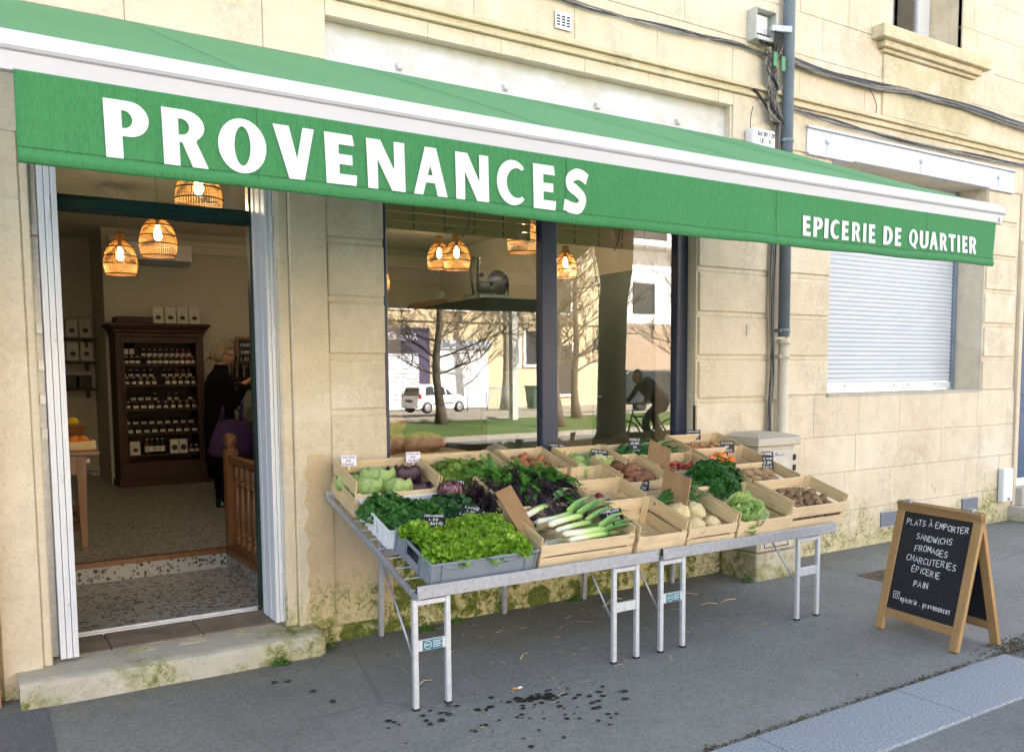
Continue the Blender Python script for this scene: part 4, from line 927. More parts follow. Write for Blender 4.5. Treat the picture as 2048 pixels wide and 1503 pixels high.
for j in range(5):
    so_ = thingM('spring_onion', PM[CE.name] @ T(-.02 + .02 * j, .30 + .012 * j, .155 + .012 * (j % 2)) @ RZ(-.15 + .09 * j) @ RX(0), 'long green spring onion hanging over the celeriac crate', 'spring onion', 'spring onions over the celeriac')
    for k in range(3):
        m = MB(); dz = .02 * k; q = .10 if (j + k) % 3 else -.28; m.tube([(0, 0, 0), (.10, .01 * k, .02 + dz), (.22, .02 * (k - 1), .015 + dz), (.30, .03 * (k - 1) + (q if q < 0 else 0) * .3, (-.05 if q < 0 else .02) + dz), (.33 + .05 * (q > 0), q * .45 if q < 0 else .04 * (k - 1), (-.13 if q < 0 else .05))], [.007, .008, .007, .005, .002], 7); m.build('leaf', M['springonion'], so_)
L2 = crate(3.885, 4.345, .03, .45, .115, .155, 'wooden crate holding one big pale pointed cabbage at the front edge', gapf=.0)
m = MB(); rs = random.Random(11)
for i in range(22):
    q = i / 22; a = i * 2.4; Mx = RZ(a) @ T(0, .012 * (1 - q), .01) @ RX(R(25 + 60 * q)); ruffle_leaf(m, Mx, .15 * (1.2 - .35 * q), .17 - .05 * q, .7 + .7 * q, .012, 12, 9, i, rnd=rs.random())
o = m.build('pointed_cabbage', M['pointed']); o.matrix_world = PM[L2.name] @ T(.17, .15, .035) @ RX(R(38)) @ RY(R(-12)) @ Matrix.Scale(1.08, 4); tag(o, 'big pale green crinkled cabbage lying in a front crate', 'cabbage')
PF = crate(4.365, 4.905, .05, .395, .150, .175, 'wooden crate of small earthy potatoes at the front right corner', gapf=.022)
scatter(PF, (.04, .50, .03, .31), 62, mk_pot(.022, M['potato_d'], 'small_potato', 1.45), 'small potatoes in the front right crate', 'small earthy brown potato heaped in the front right crate', 'potato', 'small_potato', None, .075, .125, 3, .022)
scatter(PF, (.04, .50, .02, .05), 18, mk_pot(.020, M['potato_d'], 'low_potato', 1.4), 'small potatoes seen through the slats', 'small earthy potato seen through the front slats of the front right crate', 'potato', 'small_potato', None, .04, .08, 4, .02)
# second row
WT = thingM('plastic_tray', TM(1.815, .465), 'white ribbed plastic tray of coriander and lamb lettuce behind the lettuce box', 'tray')
m = MB(); w_, d_, h_ = .60, .385, .105
m.box(0, w_, 0, .003, 0, h_); m.box(0, w_, d_ - .003, d_, 0, h_); m.box(0, .003, .003, d_ - .003, 0, h_); m.box(w_ - .003, w_, .003, d_ - .003, 0, h_); m.box(.003, w_ - .003, .003, d_ - .003, .002, .005)
M['whitetray'] = plain('white_plastic_tray', (.74, .76, .80), .35, .03); m.build('shell', M['whitetray'], WT, bevel=.001)
m = MB(); m.box(-.012, w_ + .012, -.012, 0, h_ - .004, h_ + .003); m.box(-.012, w_ + .012, d_, d_ + .012, h_ - .004, h_ + .003); m.box(-.012, 0, 0, d_, h_ - .004, h_ + .003); m.box(w_, w_ + .012, 0, d_, h_ - .004, h_ + .003); m.build('rim', M['whitetray'], WT, bevel=.003)
for i in range(6):
    m = MB(); y = .03 + i * .062; m.box(-.007, -.0005, y, y + .035, .0, h_ - .006); m.build('side_rib', M['whitetray'], WT, bevel=.003)
for i in range(3):
    m = MB(); x = .02 + i * .07; m.box(x, x + .04, -.007, -.0005, .0, h_ - .006); m.build('front_rib', M['whitetray'], WT, bevel=.003)
WW = PM[WT.name]
def bunch(name, M_, cx_, cy_, rx_, ry_, h_, n_, size, lob, mat, label, cat, z0=0.0, seed=0, group=None):
    random.seed(seed); m = MB(); dome_leaves(m, cx_, cy_, rx_, ry_, h_, n_, size, lob, z0=z0)
    for i in range(40):
        a = random.uniform(0, 6.28); q = random.random() ** .5; e = Vector((cx_ + rx_ * q * math.cos(a), cy_ + ry_ * q * math.sin(a), z0 + h_ * (1 - q * q) ** .5 * .9)); m.tube([(cx_ + random.uniform(-.3, .3) * rx_, cy_ + random.uniform(-.3, .3) * ry_, z0 - .02), e], [.0016, .001], 4, cap=False, mi=1)
    o = m.build(name, [mat, M['stem']]); o.matrix_world = M_; return tag(o, label, cat, group)
bunch('coriander_bunch', WW, .10, .27, .155, .125, .12, 620, .020, 3, M['herb'], 'dark green coriander bunch at the back left of the white tray', 'coriander', .05, 1, 'coriander bunches in the white tray')
bunch('coriander_bunch', WW, .21, .14, .205, .165, .115, 1050, .021, 3, M['herb'], 'wide coriander bunch hanging over the front of the white tray', 'coriander', .055, 2, 'coriander bunches in the white tray')
bunch('lamb_lettuce', WW, .47, .20, .15, .14, .105, 620, .024, 1, M['lamb'], 'heap of smooth oval dark green leaves right of the coriander', 'lamb lettuce', .05, 3)
m = MB(); rs = random.Random(8); m.ball((0, 0, 0), .078, .07, .082, 26, 18, lambda d: (1 + .05 * math.sin(5 * math.atan2(d.y, d.x) + 2 * d.z)) * (1 - .12 * max(0, d.z)))
for i in range(9): ruffle_leaf(m, RZ(i * .7) @ T(0, .02, -.07) @ RX(R(42)), .13, .12, 1.1, .005, 10, 8, i)
o = m.build('radicchio', M['radicchio']); o.matrix_world = WW @ T(.52, .33, .125) @ RX(-.25); tag(o, 'purple radicchio head with white veins behind the dark leaves', 'radicchio')
MC = crate(2.50, 3.06, .465, .845, .115, .165, 'wooden crate overflowing with purple and green feathery mustard leaves')
MW = PM[MC.name]; random.seed(21)
for nm, n_, mat, lb, rad_ in (('purple_mustard', 330, M['purple'], 'dark purple feathery mustard leaves heaped over their crate', 1), ('green_mizuna', 150, M['mizuna'], 'bright green feathery mizuna sprigs among the purple leaves', 1)):
    m = MB()
    for i in range(n_):
        a = random.uniform(0, 6.28); q = math.sqrt(random.random()); x, y = .28 + .29 * q * math.cos(a), .20 + .21 * q * math.sin(a); z = .12 + .095 * math.sqrt(1 - q * q * .95) + random.uniform(-.025, .025)
        if nm == 'green_mizuna': x, y = random.choice([(.18, .33), (.26, .30), (.40, .28), (.36, .24), (.08, .37), (.12, .38), (.30, .36), (.34, .37), (.47, .22), (.20, .10), (.42, .05), (.47, .27), (.44, .30), (.5, .2)]); x += random.uniform(-.03, .03); y += random.uniform(-.03, .03); z = .215 + random.uniform(-.015, .03) - .05 * (y < .1); a = random.uniform(0, 6.28)
        frond(m, (x, y, z), (math.cos(a) + .3, math.sin(a) - .3, random.uniform(-.1, .8 if nm == 'green_mizuna' else .5)), (random.uniform(-.4, .4), random.uniform(-.4, .4), 1), random.uniform(.08, .15), random.uniform(.017, .030), random.random(), 8, random.uniform(.2, .9))
    if rad_ and nm[0] == 'p':
        for i in range(60):
            a = random.uniform(2.2, 4.2); frond(m, (.03 + random.uniform(-.02, .05), .25 + random.uniform(-.12, .12), .15), (math.cos(a), math.sin(a), .0), (0, 0, 1), random.uniform(.09, .16), .022, random.random(), 8, 1.0)
    o = m.build(nm, mat); o.matrix_world = MW; tag(o, lb, 'leaves')
RO = crate(3.085, 3.475, .425, .70, .12, .155, 'wooden crate with a few dark red onions, behind the empty front crate', gapf=.0)
scatter(RO, (.03, .17, .05, .12), 7, mk_pot(.028, M['onion'], 'red_onion', 1.0), 'red onions in their crate', 'small dark red onion in the corner of its crate', 'onion', 'red_onion', None, .09, .12, 5, .03)
m = MB(); rs = random.Random(3)
for i in range(14): p = Vector((rs.uniform(.10, .26), rs.uniform(.06, .14), .12)); m.tube([p, p + Vector((.03, .01, .03)), p + Vector((.08, rs.uniform(-.02, .03), rs.uniform(0, .03)))], .0016, 5)
o = m.build('onion_tops', M['root']); o.matrix_world = PM[RO.name]; tag(o, 'dry brown onion tops beside the red onions', 'onion tops')
SE = crate(3.10, 3.475, .715, .90, .12, .155, 'narrow empty wooden crate between the carrots and the red onions', gapf=.0)
SP = crate(3.50, 3.86, .70, 1.03, .12, .160, 'wooden crate of brown sweet potatoes in the middle of the stall')
scatter(SP, (.07, .29, .06, .26), 14, mk_pot(.034, M['sweet'], 'sweet_potato', 2.4), 'sweet potatoes in their crate', 'long rough brown sweet potato in the middle crate', 'sweet potato', 'sweet_potato', None, .08, .135, 9, .03)
# third row
CB = crate(1.785, 2.295, .87, 1.20, .120, .172, 'wooden crate of green and red cabbages at the back left corner', gapf=.030)
def cabbage(seed, r_, mat, wmat, rot=0):
    rs = random.Random(seed); m = MB(); m.ball((0, 0, 0), r_, r_ * .97, r_ * .88, 22, 16, lump(rs, .025, 3)); o = m.build('cabbage', mat)
    m = MB()
    for i in range(5): ruffle_leaf(m, RZ(i * 1.26 + seed) @ T(0, .01, -r_ * .80) @ RX(R(8)), r_ * 2.0, r_ * 1.7, 1.75, .0025, 10, 10, i + seed)
    m.build('outer_leaf', wmat, o); return o
for i, (x, y, z, r_, red, lb) in enumerate([(.10, .10, .10, .074, 0, 'pale green cabbage at the left of the back left crate'), (.215, .20, .108, .080, 0, 'round green cabbage in the middle of the back left crate'), (.285, .085, .095, .070, 0, 'pale cabbage against the front slat of the back left crate'), (.385, .20, .105, .082, 1, 'dark red cabbage at the right of the back left crate'), (.42, .075, .070, .060, 1, 'dark red cabbage seen through the front slats'), (.06, .23, .075, .066, 0, 'pale cabbage in the far corner of the back left crate')]):
    o = cabbage(i, r_, M['cabbage_red' if red else 'cabbage'], M['wrap_red' if red else 'wrap']); o.matrix_world = PM[CB.name] @ T(x, y, z + .015) @ RX(-.3); tag(o, lb, 'cabbage', 'cabbages in the back left crate')
CH_ = crate(2.305, 2.815, .875, 1.24, .12, .165, 'wooden crate of yellow-green leafy greens behind the mustard leaves', gapf=.012)
bunch('leafy_greens', PM[CH_.name], .26, .18, .25, .18, .10, 520, .026, 1, M['chard'], 'heap of yellowing green leaves in the back row crate', 'greens', .085, 5)
m = MB(); random.seed(4)
for i in range(40): y = random.uniform(.05, .2); m.tube([(.28 + random.uniform(-.1, .1), y, .15), (.45, y + random.uniform(-.05, .02), .165), (.56, y - .03, .16)], [.004, .003, .003], 5)
o = m.build('green_stalks', M['stem']); o.matrix_world = PM[CH_.name]; tag(o, 'thin green stalks lying over the leafy greens', 'stalks')
CR = crate(2.875, 3.225, .86, 1.235, .115, .165, 'wooden crate of earthy carrots behind the feathery leaves', gapf=.0)
def mk_carrot(i, rs):
    m = MB(); m.lathe([(.002, -.07), (.012, -.05), (.019, -.01), (.022, .04), (.021, .06), (.010, .068), (.004, .07)], 12); o = m.build('carrot', M['carrot']); o.data.transform(Matrix.Rotation(R(90), 4, 'X')); return o
scatter(CR, (.05, .31, .04, .33), 46, mk_carrot, 'carrots in their crate', 'short earthy orange carrot in the back row crate', 'carrot', 'carrot', None, .06, .125, 12, .03)
GC = crate(3.30, 3.70, .905, 1.21, .115, .165, 'wooden crate of pale green cabbages in the back row middle', gapf=.0)
for i, (x, y, z, r_, lb) in enumerate([(.075, .08, .085, .072, 'pale cabbage at the front of the back row middle crate'), (.30, .16, .10, .074, 'pale cabbage behind a black price card'), (.18, .22, .075, .065, 'pale cabbage low at the rear of the middle crate')]):
    o = cabbage(i + 20, r_, M['cabbage'], M['wrap']); o.matrix_world = PM[GC.name] @ T(x, y, z + .02); tag(o, lb, 'cabbage', 'cabbages in the middle crate')
SG = crate(3.745, 4.31, .93, 1.24, .115, .15, 'wooden crate of long dark green leaves at the back, behind a wooden board')
m = MB(); random.seed(9)
for i in range(70):
    a = random.uniform(-.6, .9); x, y = random.uniform(.05, .45), random.uniform(.08, .28); L = random.uniform(.12, .24); p = Vector((x, y, .12 + random.uniform(0, .05)))
    def lf(u, v, p=p, a=a, L=L, s_=random.uniform(.3, .9)): return p + Vector((math.cos(a) * L * v - math.sin(a) * (u - .5) * .03 * (1 - v * .7), math.sin(a) * L * v * .4 + math.cos(a) * (u - .5) * .03 * (1 - v * .7), L * s_ * v * (1.1 - v) + .006 * abs(u - .5)))
    m.grid(lf, 2, 6, rnd=random.random())
o = m.build('long_leaves', M['springonion']); o.matrix_world = PM[SG.name]; tag(o, 'tangle of long dark green leaves at the back of the stall', 'greens')
SH = crate(4.355, 4.865, 1.005, 1.275, .13, .175, 'wooden crate of shallots at the back right corner', gapf=.012)
def mk_shal(i, rs):
    m = MB(); m.lathe([(.002, -.026), (.013, -.021), (.0205, -.006), (.020, .008), (.012, .022), (.005, .032), (.003, .045), (.001, .048)], 12); o = m.build('shallot', M['shallot']); o.data.transform(Matrix.Rotation(R(80), 4, 'X')); return o
scatter(SH, (.08, .42, .04, .21), 52, mk_shal, 'shallots in the back right crate', 'copper brown shallot heaped in the back right crate', 'shallot', 'shallot', None, .085, .13, 14, .03)
SQ = crate(4.365, 4.865, .70, 1.0, .12, .172, 'wooden crate of orange squashes on the right of the stall', gapf=.0)
def squash(r_):
    m = MB(); prof = [(.004, -.80), (.35, -.78), (.72, -.55), (.95, -.15), (1.0, .1), (.90, .45), (.62, .78), (.32, .98), (.16, 1.12), (.10, 1.2)]
    prof = catmull(prof, 4); n = 30; vs_ = []
    for a_, z in prof:
        for j in range(n): ph = 2 * math.pi * j / n; rr = a_ * (1 - .035 * abs(math.sin(ph * 5))) * r_; vs_.append((rr * math.cos(ph), rr * math.sin(ph), z * r_ * .85))
    k = len(prof); m.add(vs_, [(i * n + j, i * n + (j + 1) % n, (i + 1) * n + (j + 1) % n, (i + 1) * n + j) for i in range(k - 1) for j in range(n)] + [tuple((k - 1) * n + j for j in range(n))], smooth=True); o = m.build('squash', M['squash'])
    m = MB(); m.tube([(0, 0, r_ * .95), (0, .004, r_ * 1.1), (.01, .006, r_ * 1.22)], [.012, .008, .009], 8); m.build('stalk', M['root'], o); return o
for i, (x, y, z, r_, rx_, lb) in enumerate([(.19, .20, .105, .070, -1.1, 'large round orange squash in the middle of its crate'), (.09, .19, .095, .062, -1.3, 'orange squash left of the large round one'), (.30, .20, .085, .055, -.9, 'small orange squash right of the large round one'), (.20, .09, .07, .058, .3, 'orange squash low at the front of its crate')]):
    o = squash(r_); o.matrix_world = PM[SQ.name] @ T(x, y, z + .03) @ RZ(.4 * i - .3) @ RX(rx_); tag(o, lb, 'squash', 'orange squashes in their crate')
P2 = crate(4.365, 4.855, .415, .69, .135, .172, 'wooden crate of large potatoes between the squashes and the small potatoes', gapf=.012)
scatter(P2, (.07, .40, .04, .23), 26, mk_pot(.036, M['potato'], 'large_potato', 1.4), 'large potatoes in their crate', 'large smooth beige potato in the middle right crate', 'potato', 'large_potato', None, .08, .13, 6, .03)
PB = thingM('plastic_bowl', TM(4.18, .565, .02), 'blue-grey plastic bowl holding the big curly parsley bunch', 'bowl')
m = MB(); m.lathe([(.10, 0), (.125, .05), (.145, .10), (.150, .105), (.143, .108), (.122, .055), (.095, .01)], 32); m.build('bowl_shell', M['greybox'], PB)
bunch('parsley_bunch', TM(4.18, .56, .115), 0, 0, .225, .175, .165, 2300, .0175, 4, M['parsley'], 'big bunch of dark green parsley standing out of a blue-grey bowl', 'parsley', .0, 7)
PCR = crate(3.90, 4.345, .47, .785, .07, .10, 'low wooden crate under the parsley bowl', gapf=.0)
BK = crate(3.885, 4.34, .80, .995, .12, .16, 'narrow wooden crate of dried chillies behind the parsley', gapf=.02)
def mk_chili(i, rs):
    m = MB(); m.tube([(-.05, 0, 0), (-.02, .006, 0), (.02, .004, .002), (.05, -.006, .004)], [.006, .008, .006, .001], 8); return m.build('chilli', plain('red_chilli_skin', (.42, .02, .012), .3, .2))
scatter(BK, (.08, .40, .03, .15), 16, mk_chili, 'chillies in the narrow crate', 'small red chilli lying in the narrow crate', 'chilli', 'chilli', None, .09, .12, 30, .02)
# loose boards
def board(p, label, t_=.010):
    m = MB(); m.slab(p, t_); o = m.build('wooden_board', M['oak'], bevel=.002); return tag(o, label, 'board', 'brown boards between the crates')
board([(3.561, 4.0, .72), (3.576, 3.80, .66), (3.637, 3.80, .956), (3.604, 4.0, 1.003)], 'tall brown board standing between the empty crate and the celeriac')
board([(3.888, 4.50, .93), (3.955, 4.35, .90), (3.976, 4.35, 1.074), (3.923, 4.5, 1.134)], 'brown board standing near the squash crate')
board([(2.452, 3.72, .655), (2.53, 3.735, .70), (2.511, 4.02, .98), (2.409, 4.02, .947)], 'brown board leaning back between the lettuce and the leeks', .014)
# ---------------------------------------------------------------- price cards
M['slate'] = plain('black_slate', (.012, .013, .018), .6, .2, 20)
M['chalk'] = plain('white_chalk', (.78, .78, .80), .9, .05)
def card(x, y, z, w_, h_, yaw, tilt, lines, label, mat=None, ink=None, roll=0, stake=.07):
    t = thingM('price_card', T(x, y, z) @ RZ(yaw) @ RX(tilt) @ RY(roll), label, 'price card', 'price cards on the stall')
    m = MB(); m.box(-w_ / 2, w_ / 2, -.0015, .0015, 0, h_); m.build('card', mat or M['slate'], t, bevel=.001)
    m = MB(); m.box(-.004, .004, .0015, .0035, -stake, h_ * .5); m.build('stake', mat or M['slate'], t)
    m = MB(); n = len(lines)
    for i, tx in enumerate(lines):
        hh = min(h_ / n * .58, w_ * .86 / max(wlen(tx, 1), .1)); L = wlen(tx, hh); write(m, tx, -L / 2, h_ * (1 - (i + .78) / n), hh, hh * .17, lambda p: (p.x, -.0022, p.y))
    m.build('writing', ink or M['chalk'], t); return t
q = -.50
card(4.66, 4.84, 1.075, .095, .075, q, -.15, ['ÉCHALOTE', 'PAYS BIO', '5,80/K'], 'black price card at the very back of the stall above the shallots')
card(4.72, 4.56, .995, .105, .085, q, -.15, ['POTIMARRON', '80', '3,80/K'], 'black price card above the orange squashes')
card(4.80, 4.245, .895, .082, .125, q, -.15, ['POMME', 'DE TERRE', '2,80', 'BIO K'], 'tall narrow black price card above the large potatoes')
card(3.93, 4.66, 1.03, .085, .105, q, -.2, ['POIREAU', 'JEUNE', '80', '1,80/K'], 'black price card among the long dark green leaves')
card(3.58, 4.62, 1.00, .115, .075, q, -.15, ['CHOU BLANC', 'PAYS', '2,80'], 'black price card on the pale cabbages of the middle crate', roll=.1)
card(3.36, 4.80, 1.04, .115, .075, q, -.15, ['CAROTTE VRAC', 'BIO', '2,50'], 'black price card standing on the back edge against the window', roll=.08)
card(2.93, 4.40, .93, .105, .065, q, -.5, ['MOUTARDE', 'POURPRE'], 'black price card stuck in the feathery leaves before the carrots')
card(2.40, 4.42, .87, .085, .105, q, -.15, ['CÉLERI', 'BRANCHE', '2PC', '3,50/K'], 'black price card at the front of the leafy greens crate')
card(3.67, 4.28, .83, .085, .065, -1.1, -.2, ['PATATE', '4,50'], 'small black price card before the sweet potatoes')
card(2.225, 3.985, .835, .12, .085, q, -.95, ['LAITUE', '1,50', 'LA PIECE'], 'black price card lying on top of the lettuces', roll=.35, stake=.03)
card(1.985, 3.92, .825, .12, .085, q, -.95, ['CORIANDRE', '1,50', 'LA BOTTE'], 'black price card between the coriander and the lettuces', roll=.05, stake=.03)
card(3.00, 3.745, .775, .125, .085, q - .2, -.9, ['POIREAUX', '3,20', 'LE KILO'], 'black price card lying on the leeks', roll=-.25, stake=.03)
card(3.80, 4.02, .86, .08, .085, q, -.15, ['CELERI', 'RAVE'], 'black price card beside the spring onions')
M['whitecard'] = plain('white_card', (.78, .74, .84), .6, .03); M['inkb'] = plain('dark_ink', (.03, .03, .05), .7)
card(1.86, 4.72, 1.065, .086, .062, -.25, -.1, ['CHOU ROUGE', 'BIO', 'FRANCE'], 'white price card on the far left of the cabbage crate', M['whitecard'], M['inkb'], stake=.02)
card(2.255, 4.70, 1.065, .086, .062, -.25, -.1, ['CHOU BLANC', 'BIO', 'FRANCE'], 'white price card at the right corner of the cabbage crate', M['whitecard'], M['inkb'], stake=.02)
# ================================================================ SHOP INTERIOR
M['iwall'] = plain('warm_plaster', (.46, .445, .385), .9, .06, 2)
M['iwall_white'] = plain('pale_plaster', (.55, .53, .45), .9, .06, 2)
def terrazzo():
    t = NT('terrazzo'); p = t.coord('World'); v = t.n('TexVoronoi'); t.l(p, v.inputs['Vector']); v.inputs['Scale'].default_value = 40
    s_ = t.sep(v.outputs['Color']); d = v.outputs['Distance']
    size = t.math('MULTIPLY', t.math('SUBTRACT', s_[0], .22), 1.0); chip = t.math('LESS_THAN', d, size)
    c = t.mix(t.ramp(s_[1], [(.0, (.025, .022, .02)), (.45, (.10, .085, .07)), (.8, (.24, .20, .16))]), (.05, .045, .04), (.05, .045, .04)) if 0 else t.ramp(s_[1], [(.0, (.02, .018, .018)), (.5, (.09, .08, .07)), (1., (.22, .19, .16))])
    q = t.mix(chip, (.38, .38, .37), c)
    a = t.sep(p); z = a[2]
    gx = t.math('PINGPONG', t.math('ADD', a[0], .13), .15); gy = t.math('PINGPONG', a[1], .15)
    gap = t.math('MULTIPLY', t.math('LESS_THAN', t.math('MINIMUM', gx, gy), .0022), t.math('GREATER_THAN', t.sep(t.n('NewGeometry').outputs['Normal'])[2], .5))
    q = t.mix(t.math('MULTIPLY', gap, .7), q, (.06, .055, .05))
    return t.fin(q, .35, spec=.4)
M['terrazzo'] = terrazzo()
M['walnut'] = wood('dark_walnut', (.026, .008, .005), (.06, .019, .010), 2, .6, dirt=.1)
M['walnut_x'] = wood('dark_walnut_shelf', (.028, .009, .006), (.06, .022, .011), 0, .6, dirt=.1)
M['honey'] = wood('honey_oak', (.16, .062, .020), (.28, .12, .042), 2, .35, dirt=.1)
M['honey_y'] = wood('honey_oak_rail', (.14, .055, .018), (.24, .10, .036), 1, .35, dirt=.1)
def struct(name, m, mat): return m.build(name, mat, kind='structure')
m = MB(); m.box(.25, 1.66, 5.40, 6.645, -.1, .153); struct('entrance_floor', m, M['terrazzo'])
m = MB(); m.box(.25, 1.66, 6.665, 12.6, -.1, .298); m.box(1.66, 6.0, 5.37, 12.6, -.1, .298); struct('shop_floor', m, M['terrazzo'])
m = MB(); m.box(.25, 1.655, 6.646, 6.664, .15, .262); m.box(1.64, 1.659, 5.40, 6.646, .15, .262); struct('step_riser', m, M['terrazzo'])
m = MB(); m.box(.25, 1.64, 6.63, 6.70, .264, .300); m.box(1.625, 1.69, 5.40, 6.70, .264, .301); struct('step_nosing', m, M['honey_y'])
I = thing('shop_interior', (3, 8, .3), 'warm plastered room of the shop seen through the open door and window', 'room')
m = MB(); m.box(1.50, 6.0, 11.36, 11.5, .2, 3.3); m.box(.2, 1.50, 12.42, 12.55, .2, 3.3); m.box(1.50, 1.56, 11.5, 12.42, .2, 3.3); m.build('back_wall', M['iwall'], I, world=True)
m = MB(); m.box(.1, .25, 5.37, 12.6, -.1, 3.3); m.build('left_wall', M['iwall'], I, world=True)
m = MB(); m.box(5.92, 6.05, 5.37, 12.6, -.1, 3.3); m.build('right_wall', M['iwall_white'], I, world=True)
m = MB(); m.box(.1, 6.05, 5.37, 12.6, 3.3, 3.42); m.build('ceiling', M['iwall_white'], I, world=True)
m = MB(); m.box(1.545, 2.17, 5.365, 5.38, .3, 3.3); m.box(4.75, 5.95, 5.365, 5.38, .3, 3.3); m.box(2.17, 4.75, 5.365, 5.38, 2.96, 3.3); m.box(2.17, 4.75, 5.365, 5.38, .3, .71); m.build('front_wall_lining', M['iwall'], I, world=True)
m = MB(); m.box(1.56, 5.92, 11.30, 11.36, 3.05, 3.14); m.box(1.56, 5.92, 11.27, 11.36, 3.14, 3.2); m.build('picture_rail', M['iwall_white'], I, world=True)
m = MB(); m.box(1.5, 5.9, 11.345, 11.36, .298, .36); m.box(.25, 1.5, 12.405, 12.42, .298, .37); m.build('skirting', M['terrazzo'], I, world=True)
m = MB(); m.box(2.18, 4.73, 5.08, 5.36, .70, .725); m.build('window_board', M['honey'], I, world=True)
M['greygreen'] = plain('grey_green_paint', (.075, .115, .085), .5, .06, 3)
m = MB(); m.box(5.87, 5.915, 6.72, 7.70, .30, 2.62); g = m.build('back_door', M['greygreen'], I, world=True, bevel=.004)
m = MB(); m.tube([(5.86, 7.62, 1.32), (5.83, 7.62, 1.32), (5.825, 7.48, 1.32)], .012); m.box(5.855, 5.868, 7.59, 7.65, 1.10, 1.45); m.build('handle', M['alu'], g, world=True)
# cupboard
K = thing('cupboard', (2.02, 11.1, .298), 'tall dark walnut cupboard filled with jars and bottles at the back of the shop', 'cupboard')
def kp(m, n, mat='walnut', **k): return m.build(n, M[mat], K, world=True, **k)
x0, x1, yf, yb = 1.53, 2.49, 10.86, 11.32
for a, b in ((x0, x0 + .075), (x1 - .075, x1)): m = MB(); m.box(a, b, yf, yb, .36, 2.02); kp(m, 'side_panel', bevel=.004)
m = MB(); m.box(x0 + .076, x1 - .076, yb - .02, yb, .36, 2.02); kp(m, 'back_panel')
m = MB()
for z0, z1, e in ((2.02, 2.07, .01), (2.07, 2.11, .03), (2.11, 2.135, .055), (2.135, 2.175, .075)): m.box(x0 - e, x1 + e, yf - e, yb, z0, z1 - .001)
kp(m, 'cornice', bevel=.008)
m = MB(); m.box(x0 + .02, x1 - .02, yf - .012, yf - .001, .36, .58); m.box(x0 + .1, x1 - .1, yf - .022, yf - .013, .40, .54); kp(m, 'lower_panel', bevel=.004)
m = MB(); m.box(x0 - .02, x1 + .02, yf - .02, yb, .298, .36); kp(m, 'plinth', bevel=.005)
m = MB(); m.box(x0 + .075, x1 - .075, yf, yf + .02, 1.95, 2.02); m.box(x0 + .06, x0 + .09, yf - .012, yf - .001, .6, 2.0); m.box(x1 - .09, x1 - .06, yf - .012, yf - .001, .6, 2.0); kp(m, 'moulding', bevel=.003)
SHZ = [.66, .905, 1.185, 1.465, 1.705]
for z in SHZ: m = MB(); m.box(x0 + .076, x1 - .076, yf + .02, yb - .021, z - .018, z); kp(m, 'shelf', 'walnut_x')
for z in SHZ[1:]: m = MB(); m.box(x0 + .077, x1 - .077, yf + .19, yb - .022, z + .075, z + .088); kp(m, 'tier', 'walnut_x')
def jarmat(n, c): return plain(n, c, .2, .15, 30)
JM = {'dark': jarmat('dark_jar', (.012, .008, .006)), 'green': jarmat('green_jar', (.02, .03, .012)), 'pink': jarmat('pink_jar', (.20, .035, .04)), 'amber': jarmat('amber_jar', (.12, .045, .012)), 'ochre': jarmat('ochre_jar', (.16, .09, .03))}
M['label'] = plain('paper_label', (.62, .60, .54), .7, .12, 60)
M['lid'] = plain('dark_lid', (.02, .02, .022), .4); M['lidw'] = plain('pale_lid', (.45, .45, .44), .4)
JP = {}
def jar(kind, x, y, z, label):
    if kind not in JP:
        m = MB()
        if kind[0] == 'J': m.lathe([(.030, 0), (.034, .006), (.034, .058), (.029, .066)], 14); m.lathe([(.033, .067), (.033, .080)], 14, mi=2); lab = (.0345, .012, .048); lidm = M['lid']
        elif kind[0] == 'T': m.lathe([(.026, 0), (.030, .006), (.030, .12), (.014, .15), (.012, .165)], 12); m.lathe([(.014, .166), (.014, .185)], 10, mi=2); lab = (.0305, .03, .095); lidm = M['lidw']
        else: m.lathe([(.024, 0), (.028, .006), (.028, .055), (.014, .072), (.013, .078)], 12); m.lathe([(.014, .079), (.014, .096)], 10, mi=2); lab = (.0285, .012, .045); lidm = M['lidw']
        r_, a, b = lab; vs_ = []
        for i in range(9): an = R(-90 - 62 + 124 * i / 8); vs_ += [(r_ * math.cos(an), r_ * math.sin(an), a), (r_ * math.cos(an), r_ * math.sin(an), b)]
        m.add(vs_, [(2 * i, 2 * i + 2, 2 * i + 3, 2 * i + 1) for i in range(8)], mi=1, smooth=True)
        JP[kind] = m.build('jar' if kind[0] == 'J' else 'bottle', [JM[kind[1:]], M['label'], lidm]); o = JP[kind]
    else: o = JP[kind].copy(); col.objects.link(o)
    o.location = (x, y, z); tag(o, label, 'jar' if kind[0] == 'J' else 'bottle', 'jars and bottles in the cupboard'); return o
def row(kinds, xa, xb, y, z, lab):
    n = len(kinds)
    for i, k in enumerate(kinds):
        if k: jar(k, xa + (xb - xa) * i / max(1, n - 1), y, z, lab)
XA, XB = 1.645, 2.375
row(['Bdark'] * 3 + [None] + ['Bgreen'] * 6 + ['Bpink'] * 3, XA, XB, 10.93, SHZ[4], 'small white-labelled bottle in the front row of the top cupboard shelf')
row(['Tdark'] * 2 + [None] + ['Bgreen'] * 6 + ['Bpink'] * 3, XA + .03, XB, 11.12, SHZ[4] + .088, 'small bottle in the raised back row of the top cupboard shelf')
row(['Bdark', 'Bdark', 'Bochre', 'Bochre', 'Bochre', None, 'Bochre', 'Bochre', 'Bamber', 'Bamber', 'Bamber'], XA, XB, 10.93, SHZ[3], 'squat bottle in the front row of the second cupboard shelf')
row(['Bdark', 'Bdark', 'Bdark', 'Bdark', 'Bdark', None, 'Bdark', 'Bdark', 'Bamber', 'Bamber', 'Bochre'], XA, XB, 11.12, SHZ[3] + .088, 'squat bottle in the raised back row of the second cupboard shelf')
